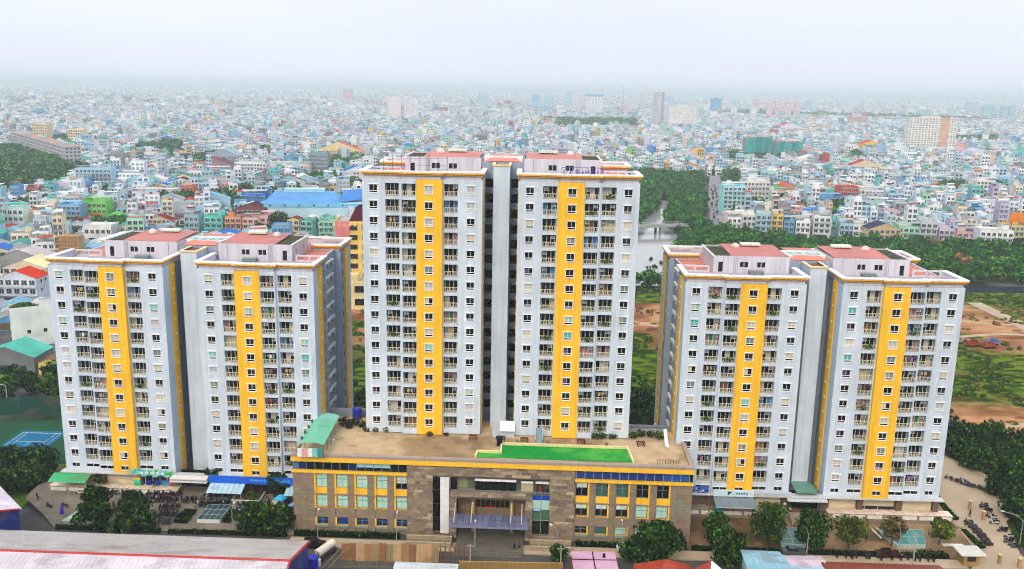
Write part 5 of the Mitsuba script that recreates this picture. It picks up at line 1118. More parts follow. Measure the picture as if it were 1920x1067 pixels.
skylight_box('teal greenhouse-like glass roof on the right of the bare yard', [(73.8, 156.2), (79.2, 156.4), (80.6, 161.2), (72.4, 161)], .9, (72, 136, 134), 4, 2, (170, 190, 190))
k_ = holder('leaning_gantry', 'leaning white frame beside the teal glass roof', 'frame')
for a, b in (((71.4, 160.8), (73.9, 156.0)), ((70.4, 160.4), (71.6, 158.4))): put('beam', (MB().tube([(*a, zg(a[1]) + 1.5), (*b, zg(b[1]) + .8)], .16, (214, 210, 206), 5), 'paint'), k_)
pk = holder('planter', 'white rimmed planter with reddish and green bushes in the plaza', 'planter'); P = [(-55.6, 167.6), (-50, 167.5), (-49.9, 172.8), (-55.2, 172.7)]; m = MB()
for i in range(4):
    a, b = np.array(P[i]), np.array(P[(i + 1) % 4]); c = (a + b) / 2; zc = (zg(a[1]) + zg(b[1])) / 2
    m.tube([(*a, zg(a[1]) + .6), (*b, zg(b[1]) + .6)], .14, (214, 214, 204), 4); m.quad((*a, zg(a[1]) - .1), (*b, zg(b[1]) - .1), (*b, zg(b[1]) + .6), (*a, zg(a[1]) + .6), (170, 166, 150))
put('rim', (m, 'paint'), pk)
put('bushes', clump_ply(420, 2.5, 2.3, .8, .24, [(60, 80, 30), (84, 100, 36), (120, 86, 40), (44, 62, 26)], 77, cz=.5), pk, TR(-52.7, 170.1, zg(170)))
def parasol(label, x, y, c, r=1.5, h=2.4, sides=4, name='parasol', z=None, closed=False):
    k_ = holder(name, label, 'parasol'); zz = zg(y) if z is None else z; m = MB(); n = 8 if sides != 4 else 4
    ro = r * (.28 if closed else 1)
    for i in range(n):
        t, u = i * 2 * math.pi / n + .4, (i + 1) * 2 * math.pi / n + .4; a, b = (x + ro * math.cos(t), y + ro * math.sin(t), zz + h - (1.4 if closed else .0)), (x + ro * math.cos(u), y + ro * math.sin(u), zz + h - (1.4 if closed else .0))
        m.tri((x, y, zz + h + .75), a, b, tuple(np.array(c) * (.92 + .08 * (i % 2)))); m.quad(a, b, (*b[:2], b[2] - .25), (*a[:2], a[2] - .25), c)
    put('cover', (m, 'sheet'), k_); put('pole', (MB().tube([(x, y, zz), (x, y, zz + h + .7)], .04, (150, 150, 150), 5), 'paint'), k_)
parasol('folded deep blue parasol at the front left of the plaza', -86.7, 161.4, (30, 34, 200), 1.6, 2.6, 8, closed=True)
parasol('sky blue square parasol right of the planter', -45.3, 166.3, (44, 178, 232), 1.5, 2.2)
parasol('bright blue round parasol before the lower terrace', 41.8, 166.2, (34, 140, 226), .95, 1.5, 8)
k_ = holder('tarpaulin', 'pale blue tarpaulin leaning against the podium corner', 'tarpaulin'); m = MB().quad((-44.6, 163.2, 1.6), (-41.6, 164.4, 3.2), (-41.4, 166.4, 3.4), (-44.2, 165.4, 1.9), (124, 170, 222)); put('cover', (m, 'sheet'), k_); put('pole', (MB().tube([(-44.5, 163.3, .6), (-44.5, 163.3, 1.6)], .05, (150, 150, 150), 5).tube([(-41.5, 165.4, .6), (-41.5, 165.4, 3.3)], .05, (150, 150, 150), 5), 'paint'), k_)
g = random.Random(8)
for i, (x, y, c, l) in enumerate([(-47.3, 165.6, (206, 64, 36), 'orange red stall box below the sky blue parasol'), (-46.2, 164.6, (226, 110, 50), 'orange stall box right of the red one'), (-46.7, 166.9, (226, 226, 230), 'white stall box under the sky blue parasol'), (-45.4, 163.2, (230, 232, 236), 'white stall box in front of the pale blue tarpaulin'), (-47.9, 163.6, (96, 110, 170), 'grey blue stall box, leftmost of the stalls')]):
    k_ = holder('stall_box', l, 'box'); put('crate', (MB().box(x - .55, x + .55, y - .4, y + .4, zg(y), zg(y) + .9, c, tuple(min(250, v * 1.2) for v in c)), 'paint'), k_); put('lid', (MB().box(x - .62, x + .62, y - .46, y + .46, zg(y) + .9, zg(y) + 1.0, tuple(v * .9 for v in c)), 'paint'), k_)
k_ = holder('mint_floor_panel', 'pale mint green ramp panel left of the first layered tree', 'panel'); put('panel', (MB().quad((-86.4, 160.2, .55), (-82, 159.9, .5), (-82.4, 165, 1.15), (-84.4, 165, 1.15), (164, 200, 176)), 'paint'), k_); put('rail', (MB().tube([(-88, 160.2, 1.1), (-82, 159.6, 1.1)], .05, (180, 180, 176), 5), 'paint'), k_)
k_ = holder('white_bench', 'long white bench at the yard corner by the gate', 'bench'); put('seat', (MB().box(82.6, 86.6, 156.6, 157.3, .55, .75, (226, 226, 222)), 'paint'), k_); put('leg', (MB().box(82.9, 83.2, 156.7, 157.2, 0, .55, (150, 146, 136)).box(86.0, 86.3, 156.7, 157.2, 0, .55, (150, 146, 136)), 'paint'), k_)
k_ = holder('gatehouse', 'small beige gatehouse with a flat pale roof at the yard gate', 'hut'); m = MB(); wall(m, (83.4, 150.2), (86.2, 150.2), 0, 2.3, [(.6, 2.2, .9, 1.9)], (164, 132, 88)); m.quad((86.2, 150.2, 0), (86.2, 152.8, 0), (86.2, 152.8, 2.3), (86.2, 150.2, 2.3), (150, 120, 82)).quad((83.4, 150.2, 0), (83.4, 152.8, 0), (83.4, 152.8, 2.3), (83.4, 150.2, 2.3), (150, 120, 82)); put('wall', (m, 'paint'), k_); put('roof', (MB().box(82.6, 87.2, 149.6, 153.4, 2.3, 2.5, (206, 206, 200)), 'paint'), k_); put('window', (MB().quad((84, 150.4, .9), (85.6, 150.4, .9), (85.6, 150.4, 1.9), (84, 150.4, 1.9), (30, 34, 36)), 'gloss'), k_)
for i, (x, y) in enumerate(((94.3, 170.3), (95.2, 166.6), (90.6, 151.4), (93.6, 150.2))):
    k_ = holder('gate_pillar', ['ochre pillar at the upper bend of the path', 'ochre pillar just below the upper bend of the path', 'left ochre pillar at the lower end of the path', 'right ochre pillar at the lower end of the path'][i], 'pillar'); put('shaft', (MB().box(x - .25, x + .25, y - .25, y + .25, zg(y), zg(y) + 1.7, (170, 140, 96)), 'paint'), k_); put('cap', (MB().box(x - .35, x + .35, y - .35, y + .35, zg(y) + 1.7, zg(y) + 1.85, (206, 190, 150)), 'paint'), k_)
for i, x in enumerate((50.4, 52.0, 53.6, 55.0, 56.4)):
    k_ = holder('potted_plant', ['first potted plant from the left on the grey terrace', 'second potted plant from the left on the grey terrace', 'middle potted plant on the grey terrace', 'fourth potted plant from the left on the grey terrace', 'last potted plant on the grey terrace, beside the stairs'][i], 'plant'); put('foliage', clump_ply(70, .55, .5, .6, .16, MDG, 600 + i, cz=.95), k_, TR(x, 166.5, 2.7)); put('pot', (MB().tube([(x, 166.5, 2.7), (x, 166.5, 3.2)], [.22, .3], (206, 196, 180), 8), 'paint'), k_)

for i, (x, y, l) in enumerate(((70.5, 451, 'dark sampan farthest up the pale canal water'), (74, 441, 'dark sampan in the middle of the pale canal water'), (69.5, 431, 'dark sampan nearest the right block on the canal'))):
    k_ = holder('sampan', l, 'boat'); T = TR(x, y, -.1, 1.2 + .3 * i); m = MB()
    for (xa, wa), (xb, wb) in zip(((-3.4, .1), (-2, .7), (0, .9), (2, .7), (3.4, .1)), ((-2, .7), (0, .9), (2, .7), (3.4, .1))):
        for s_ in (-1, 1): m.quad((xa, s_ * wa, .65), (xb, s_ * wb, .65), (xb, s_ * wb * .6, -.1), (xa, s_ * wa * .6, -.1), (52, 44, 40))
        m.quad((xa, -wa * .8, .3), (xb, -wb * .8, .3), (xb, wb * .8, .3), (xa, wa * .8, .3), (76, 62, 52))
    put('hull', (m, 'paint'), k_, T); put('cover', (MB().dome(0, 0, .6, 1.3, .75, .8, (60, 64, 62), 8, 3), 'paint'), k_, T)
# ---------------------------------------------------------------- foreground sheds and fences along the street
def gable(label, cat, P, zw, zr, wallc, roofc, ridge_col=None, ribs=0.0, name='shed', group=None, roof2=None):
    """P: four corners; the ridge runs from the middle of P0P3 to the middle of P1P2."""
    k_ = holder(name, label, cat, group); P = [np.array(p, float) for p in P]; r0, r1 = (P[0] + P[3]) / 2, (P[1] + P[2]) / 2
    m = MB()
    for a, b in ((0, 1), (3, 2)): m.quad((*P[a], -.2), (*P[b], -.2), (*P[b], zw), (*P[a], zw), wallc)
    for a, b, r in ((0, 3, r0), (1, 2, r1)): m.quad((*P[a], -.2), (*P[b], -.2), (*P[b], zw), (*P[a], zw), wallc); m.tri((*P[a], zw), (*P[b], zw), (*r, zr), wallc)
    put('wall', (m, 'sheet'), k_)
    for i, (a, b) in enumerate(((0, 1), (3, 2))):
        m = MB(); o = (P[a] - r0) / np.linalg.norm(P[a] - r0) * .4; e = (P[b] - P[a]) / np.linalg.norm(P[b] - P[a]) * .4; ze = zw - .4 * (zr - zw) / np.linalg.norm(P[a] - r0) + .05
        A, B_, C_, D_ = (*(P[a] + o - e), ze), (*(P[b] + o + e), ze), (*(r1 + e), zr + .08), (*(r0 - e), zr + .08); rc = roofc if i == 0 or roof2 is None else roof2
        m.quad(A, B_, C_, D_, rc); m.quad(tuple(np.array(A) - [0, 0, .12]), tuple(np.array(B_) - [0, 0, .12]), tuple(np.array(C_) - [0, 0, .12]), tuple(np.array(D_) - [0, 0, .12]), tuple(v * .8 for v in rc)); m.quad(A, B_, tuple(np.array(B_) - [0, 0, .12]), tuple(np.array(A) - [0, 0, .12]), tuple(v * .9 for v in rc)); m.quad(B_, C_, tuple(np.array(C_) - [0, 0, .12]), tuple(np.array(B_) - [0, 0, .12]), tuple(v * .9 for v in rc))
        if ribs:
            L = np.linalg.norm(np.array(B_) - A); n = int(L / ribs); up = np.array([0, 0, .05]); A_, Bn, Cn, Dn = map(np.array, (A, B_, C_, D_))
            for q in range(n):
                t, u = (q + .38) / n, (q + .62) / n
                p0, p1, p2, p3 = A_ + (Bn - A_) * t, A_ + (Bn - A_) * u, Dn + (Cn - Dn) * u, Dn + (Cn - Dn) * t
                m.quad(tuple(p0 + up), tuple(p1 + up), tuple(p2 + up), tuple(p3 + up), tuple(v * .97 for v in rc)); m.quad(tuple(p0), tuple(p0 + up), tuple(p3 + up), tuple(p3), rc); m.quad(tuple(p1), tuple(p1 + up), tuple(p2 + up), tuple(p2), rc)
        put('roof', (m, 'sheet'), k_)
    if ridge_col:
        m = MB().tube([(*(r0 - e), zr + .1), (*(r1 + e), zr + .1)], .22, ridge_col, 6)
        for r, a, b, s in ((r1, 1, 2, 1), (r0, 0, 3, -1)):
            for q in (a, b): m.tube([(*(r + e * s * .9), zr + .05), (*(P[q] + e * s * .9), zw)], .2, ridge_col, 5)
        put('ridge_trim', (m, 'sheet'), k_)
    return k_
RED, NAVY = (176, 24, 40), (22, 44, 120)
gable('long white roofed warehouse with red ridge and navy blue end wall, along the street', 'warehouse', [(-130, 144.4), (-34.2, 141.2), (-34.9, 117.6), (-130, 121)], 7.5, 10.4, NAVY, (170, 168, 168), RED, .75, 'warehouse', roof2=(196, 190, 200))
gable('white roofed warehouse corner with red edge and navy wall, left of the long warehouse', 'warehouse', [(-88.6, 150.4), (-113, 175), (-121, 167.5), (-96, 142.6)], 8, 9.2, NAVY, (206, 200, 214), RED, .75, 'warehouse')
k_ = holder('fence', 'rusty sheet fence of patched panels along the street', 'fence')
for i in range(13):
    x0, x1 = -30.0 + 1.36 * i, -30.0 + 1.36 * (i + 1); c = R.choice([(150, 116, 78), (166, 134, 92), (134, 92, 62), (150, 100, 66), (140, 120, 84), (172, 142, 104)]); m = MB()
    for q in range(6): a, b = x0 + (x1 - x0) * q / 6, x0 + (x1 - x0) * (q + 1) / 6; d = .05 * (q % 2); m.quad((a, 148.2 + d, .0), (b, 148.2 + .05 - d, .0), (b, 149.0 + .05 - d, 3.0 + .1 * (i % 3)), (a, 149.0 + d, 3.0 + .1 * (i % 3)), tuple(v * R.uniform(.88, 1.08) for v in c))
    put('panel', (m, 'sheet'), k_)
k_ = holder('goods_pile', 'jumbled pile of grey and dark red goods behind the rusty fence', 'pile', kind=None)
for i in range(24):
    x = -27.6 + i * .64; c = R.choice([(90, 96, 104), (110, 40, 40), (70, 74, 80), (120, 128, 132), (84, 50, 46), (60, 50, 50), (120, 150, 150)]); put('bundle', (MB().obox(x, 150.6 + R.uniform(-.4, .4), R.uniform(.3, .5), R.uniform(.5, 1.0), 0, R.uniform(.8, 1.6), R.uniform(-.3, .3), c), 'sheet'), k_)
k_ = holder('scaffold', 'rusty timber scaffold frame at the right end of the rusty fence', 'scaffold')
for i in range(7):
    for j in range(2): x, y = -12.0 + i * .85, 147.4 + j * 1.6; put('pole', (MB().tube([(x, y, 0), (x, y, 3.3 + .3 * (i % 2))], .06, (120, 92, 66), 5), 'paint'), k_)
for z in (.9, 1.8, 2.7):
    for j in range(2): put('ledger', (MB().tube([(-12.4, 147.4 + j * 1.6, z), (-6.6, 147.4 + j * 1.6, z + .05)], .05, (130, 96, 70), 5), 'paint'), k_)
k_ = holder('scaffold', 'open timber frame in front of the rusty fence, right of the tank truck', 'scaffold')
for i in range(9): x = -30.5 + i * 1.5; put('pole', (MB().tube([(x, 144.6, 0), (x, 144.6, 2.6)], .06, (140, 120, 92), 5), 'paint'), k_)
for z in (1.0, 2.4): put('ledger', (MB().tube([(-31, 144.6, z), (-18, 144.6, z)], .05, (140, 120, 92), 5), 'paint'), k_)
put('brace', (MB().tube([(-33.5, 143, .2), (-29.6, 148, 3.0)], .07, (150, 130, 100), 5).tube([(-32.4, 142.6, .2), (-28.6, 147.6, 3.0)], .07, (150, 130, 100), 5), 'paint'), k_)
blue_tank(-34.0, 143.6, 1.0, 'bright blue barrel near the corner of the long warehouse')
k_ = holder('drum', 'white drum beside the bright blue barrel', 'drum'); put('body', (MB().tube([(-33.6, 146.4, 0), (-33.6, 146.4, 1.1)], .4, (220, 216, 206), 10), 'sheet'), k_); put('lid', (MB().tube([(-33.6, 146.4, 1.1), (-33.6, 146.4, 1.2)], .43, (200, 200, 196), 10), 'sheet'), k_)
gable('flat pale grey roofed shed at the bottom edge, below the rusty fence', 'shed', [(-18.6, 139.0), (-8.6, 138.6), (-8.6, 128), (-18.6, 128)], 5.0, 5.3, (150, 156, 160), (196, 206, 214), None, .8)
k_ = holder('wall', 'plain tan yard wall at the bottom edge, below the entrance', 'wall')
for i in range(4): x = -8.4 + i * 4.55; put('panel', (MB().box(x, x + 4.48, 143.4, 143.65, 0, 3.0, (146, 120, 74), (170, 146, 98)), 'paint'), k_); put('post', (MB().box(x + 4.48, x + 4.55, 143.35, 143.7, 0, 3.05, (160, 136, 92)), 'paint'), k_)
# pink roof shed
k_ = holder('pink_roof_shed', 'small orange walled house under two pink sheet roofs with black seams', 'house')
m = MB(); wall(m, (11.0, 134), (11.2, 141.9), 0, 5.0, [], (200, 84, 48)); wall(m, (18.4, 142.1), (11.2, 141.9), 0, 5.6, [], (190, 80, 50)); put('wall', (m, 'paint'), k_)
for a, b in ((11.0, 14.6), (14.8, 18.6)):
    put('roof', (MB().quad((a, 142.2, 6.0), (b, 142.3, 6.0), (b + .35, 132, 4.6), (a + .35, 132, 4.6), (184, 146, 174)), 'sheet'), k_)
    for y in (140, 137): put('seam', (MB().box(a, b + .2, y - .08, y + .08, 6.0 - (142.2 - y) * .137 - .02, 6.0 - (142.2 - y) * .137 + .06, (50, 30, 44)), 'paint'), k_)
put('seam', (MB().quad((14.6, 142.2, 6.05), (14.8, 142.2, 6.05), (15.15, 132, 4.65), (14.95, 132, 4.65), (40, 26, 36)), 'paint'), k_)
put('roof_vent', (MB().box(16.4, 16.8, 140.6, 141.0, 5.75, 6.4, (40, 30, 40)), 'paint'), k_)
def hip(label, cx, cy, hx, hy, zw, zr, wallc, rc, rc2=None, name='tiled_house', yaw=0.0):
    k_ = holder(name, label, 'house'); c, s = math.cos(yaw), math.sin(yaw); C = [(cx + c * a * hx - s * b * hy, cy + s * a * hx + c * b * hy) for a, b in ((-1, -1), (1, -1), (1, 1), (-1, 1))]
    m = MB().prism(C, -.2, zw, wallc); put('wall', (m, 'paint'), k_); E_ = [(cx + (x - cx) * 1.12, cy + (y - cy) * 1.12, zw - .05) for x, y in C]
    for i in range(4):
        m = MB(); a, b = np.array(E_[i]), np.array(E_[(i + 1) % 4]); ap = np.array((cx, cy, zr)); n = 9; col = rc2 if rc2 and i in (0, 1) else rc
        for q in range(n):
            t, u = q / n, (q + 1) / n; p0, p1, p2, p3 = a + (ap - a) * t, b + (ap - b) * t, b + (ap - b) * u, a + (ap - a) * u; lift = np.array((0, 0, .07))
            m.quad(tuple(p0 + lift), tuple(p1 + lift), tuple(p2), tuple(p3), tuple(v * R.uniform(.93, 1.05) for v in col)); m.quad(tuple(p0), tuple(p1), tuple(p1 + lift), tuple(p0 + lift), tuple(v * .7 for v in col))
        put('roof', (m, 'sheet'), k_)
hip('house with a pointed red tiled roof at the bottom edge, right of the pink roofs', 26.8, 137.6, 4.4, 4.4, 3.6, 7.4, (190, 170, 140), (156, 56, 40))
hip('house with a roof half red, half white at the bottom edge', 34.4, 138.2, 3.2, 3.2, 3.4, 6.9, (200, 190, 170), (156, 56, 40), (226, 228, 230), yaw=.5)
gable('pale blue roofed shed at the bottom edge, under the leafy yard tree', 'shed', [(41.6, 145.4), (47.6, 145.0), (49.2, 132), (40.6, 132)], 4.9, 5.1, (150, 176, 186), (130, 176, 196), None, .9)
gable('long rusty roofed shed at the bottom edge, below the greenhouse', 'shed', [(55.4, 144.2), (75.4, 143.6), (75.4, 132), (55.4, 132)], 3.6, 4.3, (110, 84, 70), (116, 52, 40), None, .7)
gable('low lilac white lean-to between the pale blue and the rusty roof', 'shed', [(48.4, 146.6), (55.6, 146.4), (55.6, 143.2), (48.6, 143.2)], 3.4, 3.7, (180, 176, 186), (196, 180, 196), None, .6)
gable('small pale blue roof in front of the lilac lean-to', 'shed', [(49.6, 142.6), (55, 142.4), (55, 134), (49.6, 134)], 3.6, 4.0, (150, 160, 170), (160, 190, 214), None, .7)

# ---------------------------------------------------------------- tennis court
tc = holder('tennis_court', 'blue tennis court with a green surround beside the left grove', 'tennis court')
m = MB().quad((-126, 184, .05), (-99, 188, .05), (-104.5, 216, .05), (-132, 211, .05), (44, 84, 62)); put('surround', (m, 'paint'), tc)  # surround and court colours darkened to paint in the shade of nearby trees
cq = [(-118.8, 183), (-107.8, 183), (-107.8, 206.8), (-118.8, 206.8)]
put('court', (MB().quad(*[(*p, .10) for p in cq], (40, 108, 146)), 'paint'), tc)
m = MB(); A = [np.array(p) for p in cq]; at = lambda u, v: (*((A[0] * (1 - u) + A[1] * u) * (1 - v) + (A[3] * (1 - u) + A[2] * u) * v), .16)
for p, q in (((.08, .06), (.08, .94)), ((.92, .06), (.92, .94)), ((.08, .06), (.92, .06)), ((.08, .94), (.92, .94)), ((.18, .06), (.18, .94)), ((.82, .06), (.82, .94)), ((.18, .28), (.82, .28)), ((.18, .72), (.82, .72)), ((.5, .28), (.5, .72))): m.tube([at(*p), at(*q)], .05, (226, 232, 236), 4)
put('lines', (m, 'paint'), tc)
a, b = at(.04, .5), at(.96, .5); put('net', (MB().quad(a, b, (*b[:2], 1.1), (*a[:2], 1.1), (60, 80, 90)), 'paint'), tc)
k_ = holder('court_screen', 'tall dark green screen fence behind the tennis court', 'fence')
for i in range(9): x0, x1 = -150 + i * 5, -150 + (i + 1) * 5; y0, y1 = 213 + i * 1.0, 213 + (i + 1) * 1.0; put('panel', (MB().quad((x0, y0, 0), (x1 - .08, y1, 0), (x1 - .08, y1, 4.7), (x0, y0, 4.7), (18, 74, 66)), 'sheet'), k_); put('post', (MB().box(x1 - .1, x1 + .1, y1 - .1, y1 + .1, 0, 4.9, (60, 80, 76)), 'paint'), k_)
for l, x, y in (('floodlight mast at the right of the tennis court', -103.6, 209), ('floodlight mast behind the left end of the court screen', -129, 219)):
    k_ = holder('floodlight', l, 'lamp'); put('pole', (MB().tube([(x, y, 0), (x, y, 7.4), (x - 2.6, y, 7.9)], .1, (170, 176, 176), 6), 'sheet'), k_); put('lamp_head', (MB().box(x - 3.6, x - 2.4, y - .3, y + .3, 7.8, 8.0, (214, 220, 220)), 'paint'), k_)
k_ = holder('site_fence', 'blue sheet fence with green and white end panels along the cleared lot', 'fence'); pts = [(107, 224.5), (113.4, 218.2), (116, 213.8), (118.6, 209.8), (120.1, 207.4), (121.4, 205.4)]
cs_ = [(24, 84, 200), (24, 84, 200), (70, 140, 206), (40, 90, 70), (206, 210, 206)]
for (p, q), c in zip(zip(pts, pts[1:]), cs_):
    n = 4
    for i in range(n): a = np.array(p) + (np.array(q) - p) * i / n; b = np.array(p) + (np.array(q) - p) * (i + .96) / n; put('panel', (MB().quad((*a, 0), (*b, 0), (*b, 3.0), (*a, 3.0), tuple(v * R.uniform(.94, 1.06) for v in c)), 'sheet'), k_)
for i, (x, y, c, l) in enumerate([(158.8, 299, (146, 60, 40), 'orange red machine on the cleared lot'), (163.6, 297.4, (160, 70, 46), 'second orange red machine on the cleared lot'), (166.4, 301, (70, 130, 200), 'blue tarpaulin heap behind the orange machines'), (155.0, 302.5, (150, 140, 130), 'grey hut left of the orange machines')]):
    k_ = holder('site_machine' if i < 2 else 'site_hut', l, 'machine' if i < 2 else 'hut'); put('body', (MB().obox(x, y, 1.9, .9, .4, 1.5, .2, c), 'paint'), k_); put('cab', (MB().obox(x + .5, y, .8, .8, 1.5, 2.2, .2, tuple(v * .85 for v in c)), 'paint'), k_); put('track', (MB().obox(x, y - .9, 2.0, .25, 0, .5, .2, (40, 38, 36)).obox(x, y + .9, 2.0, .25, 0, .5, .2, (40, 38, 36)), 'paint'), k_)
# ---------------------------------------------------------------- the town
OCC = []                                               # what already stands: (x, y, radius)
def rot(x, y, a): return x * math.cos(a) - y * math.sin(a), x * math.sin(a) + y * math.cos(a)
WALLS = [('white', (234, 240, 246)), ('white', (222, 230, 238)), ('pale grey', (190, 204, 216)), ('cream', (230, 218, 188)), ('pale blue', (160, 202, 224)), ('teal', (96, 190, 184)), ('mint', (160, 216, 190)), ('pink', (226, 176, 172)),
         ('sky blue', (92, 160, 210)), ('peach', (232, 190, 146)), ('yellow', (226, 192, 92)), ('grey', (140, 146, 150)), ('lilac', (196, 188, 214)), ('brick red', (176, 84, 62)), ('light green', (150, 200, 120)), ('beige', (200, 180, 146))]
WW = [22, 17, 11, 3, 9, 2.6, 2.2, 2, 2.6, 1.2, .8, 5, 2, .9, .3, 1.4]
ROOFS = [('teal sheet', (86, 160, 150)), ('grey sheet', (150, 156, 160)), ('white sheet', (214, 218, 220)), ('rusty sheet', (128, 74, 56)), ('pale blue sheet', (130, 180, 204)), ('green sheet', (62, 140, 108)), ('red tiled', (176, 66, 46)), ('maroon sheet', (100, 44, 46)), ('blue sheet', (50, 110, 190))]
RW = [5, 11, 10, 3, 7, 1.4, 2.4, 1.0, 1.6]
def house_quads(h, detail):
    """Faces of one house as {part: [(quad, colour)]}. h: x y yaw w d floors fh wall roof kind seed; local y runs from the front back."""
    g = random.Random(h['seed']); w, d, H_ = h['w'] / 2, h['d'], h['floors'] * h['fh']; wc = h['wall'][1]; P = {}
    wn = [0]
    def q(part, a, b, c, e, col):
        if part == 'window!': wn[0] += 1
        P.setdefault(f'window{wn[0]}' if part[:6] == 'window' else part, []).append(((a, b, c, e), col))
    def bx(part, x0, x1, y0, y1, z0, z1, col, top=None, skip='d'):
        for k, f in (('f', ((x0, y0), (x1, y0))), ('r', ((x1, y0), (x1, y1))), ('b', ((x1, y1), (x0, y1))), ('l', ((x0, y1), (x0, y0)))):
            if k not in skip: (a, b), (c, e) = f; q(part, (a, b, z0), (c, e, z0), (c, e, z1), (a, b, z1), col)
        q(part, (x0, y0, z1), (x1, y0, z1), (x1, y1, z1), (x0, y1, z1), top or col)
    side = tuple(v * g.uniform(.9, 1.02) for v in wc)
    dark = (36, 42, 48)
    if h['kind'] == 'gable':
        z1 = H_ + h['w'] * .18; rc = h['roof'][1]; o = .35
        for (x0, y0, x1, y1) in ((-w, 0, w, 0), (w, 0, w, d), (w, d, -w, d), (-w, d, -w, 0)): q('wall', (x0, y0, -.3), (x1, y1, -.3), (x1, y1, H_), (x0, y0, H_), wc)
        for y in (0, d): q('wall', (-w, y, H_), (w, y, H_), (0, y, z1), (0, y, z1), wc)
        for s in (-1, 1): q('roof', (s * (w + o), -o, H_ - .12), (s * (w + o), d + o, H_ - .12), (0, d + o, z1 + .05), (0, -o, z1 + .05), tuple(v * (1.0 if s > 0 else .95) for v in rc)); q('roof', (s * (w + o), -o, H_ - .24), (s * (w + o), d + o, H_ - .24), (s * (w + o), d + o, H_ - .12), (s * (w + o), -o, H_ - .12), tuple(v * .7 for v in rc))
        if detail > 1:
            for k in range(max(2, int(d / 1.6))):
                y = d * (k + .5) / max(2, int(d / 1.6))
                for s in (-1, 1): q('roof', (s * (w + o), y - .07, H_ - .07), (s * (w + o), y + .07, H_ - .07), (0, y + .07, z1 + .11), (0, y - .07, z1 + .11), tuple(v * .9 for v in rc))
    else:
        for (x0, y0, x1, y1, c) in ((-w, 0, w, 0, wc), (w, 0, w, d, side), (w, d, -w, d, wc), (-w, d, -w, 0, side)): q('wall', (x0, y0, -.3), (x1, y1, -.3), (x1, y1, H_ + .8), (x0, y0, H_ + .8), c)
        rc = h['deckc']; q('roof', (-w, 0, H_), (w, 0, H_), (w, d, H_), (-w, d, H_), rc)
        if detail:
            for y in (.18, d - .18): q('wall', (-w, y, H_), (w, y, H_), (w, y, H_ + .8), (-w, y, H_ + .8), wc)
            for x in (-w + .18, w - .18): q('wall', (x, 0, H_), (x, d, H_), (x, d, H_ + .8), (x, 0, H_ + .8), wc)
        if g.random() < .75:
            bw, bd = min(w * 1.7, 3.2), min(4.0, d * .35); y0 = d - bd - .4 if g.random() < .6 else d * .35; x0 = -w + .1 if g.random() < .5 else w - bw - .1
            bx('stair_hut', x0, x0 + bw, y0, y0 + bd, H_, H_ + 2.6, tuple(v * .97 for v in wc), ROOFS[g.choices(range(9), RW)[0]][1])
        if g.random() < .55:
            rc2 = h['roof'][1]; y0 = g.uniform(0, d * .3); y1 = min(d, y0 + d * g.uniform(.3, .6)); z0 = H_ + 2.3
            q('awning', (-w - .1, y0, z0), (w + .1, y0, z0 + .3), (w + .1, y1, z0 + .5), (-w - .1, y1, z0 + .2), rc2)
            if detail > 1:
                for x in (-w + .1, w - .1):
                    for y in (y0 + .1, y1 - .1): bx('awning', x - .06, x + .06, y - .06, y + .06, H_, z0 + .1, (150, 150, 150))
        if detail and g.random() < .5:
            x, y = g.uniform(-w + .8, w - .8), g.uniform(1, d - 1); c = (190, 196, 200) if g.random() < .7 else (40, 80, 170); n = 6
            for i in range(n):
                t, u = i * 1.0472, (i + 1) * 1.0472; q('water_tank', (x + .6 * math.cos(t), y + .6 * math.sin(t), H_ + .5), (x + .6 * math.cos(u), y + .6 * math.sin(u), H_ + .5), (x + .6 * math.cos(u), y + .6 * math.sin(u), H_ + 1.9), (x + .6 * math.cos(t), y + .6 * math.sin(t), H_ + 1.9), c)
                q('water_tank', (x, y, H_ + 2.05), (x, y, H_ + 2.05), (x + .6 * math.cos(u), y + .6 * math.sin(u), H_ + 1.9), (x + .6 * math.cos(t), y + .6 * math.sin(t), H_ + 1.9), c)
    fh = h['fh']; tr = (236, 238, 238)
    for f in range(h['floors']):
        z = f * fh
        if f == 0: q('window!', (-w * .7, -.06, .1), (w * .7, -.06, .1), (w * .7, -.06, 2.5), (-w * .7, -.06, 2.5), g.choice([(70, 76, 80), (110, 90, 70), (140, 146, 148), (50, 60, 70)]))
        else:
            if h['bal'] and detail: bx('balcony', -w, w, -1.1, 0, z - .12, z + .04, tr); q('balcony', (-w, -1.1, z), (w, -1.1, z), (w, -1.1, z + .85), (-w, -1.1, z + .85), tuple(v * .96 for v in wc) if f % 2 or not h['rail'] else (120, 130, 140))
            gl = h['glass']
            n = 2 if h['w'] > 4.2 else 1
            if h['w'] > 7: n = int(h['w'] / 2.6)
            for k in range(n):
                a = -w + 2 * w * (k + .18) / n; b = -w + 2 * w * (k + .82) / n
                q('window!', (a, -.06, z + .5), (b, -.06, z + .5), (b, -.06, z + 2.5), (a, -.06, z + 2.5), gl)
                if detail > 1: m_ = (a + b) / 2; q('window', (m_ - .05, -.09, z + .5), (m_ + .05, -.09, z + .5), (m_ + .05, -.09, z + 2.5), (m_ - .05, -.09, z + 2.5), tr); q('window', (a - .1, -.1, z + 2.5), (b + .1, -.1, z + 2.5), (b + .1, -.1, z + 2.68), (a - .1, -.1, z + 2.68), tr)
        if detail and f > 0:
            for s in (-1, 1):
                for k in range(2 if d > 9 else 1):
                    if g.random() < .4: y = d * (.3 + .4 * k) + g.uniform(-.6, .6); x = s * (w + .05); q('window!', (x, y, z + 1.0), (x, y + 1.0, z + 1.0), (x, y + 1.0, z + 2.2), (x, y, z + 2.2), dark)
    return P
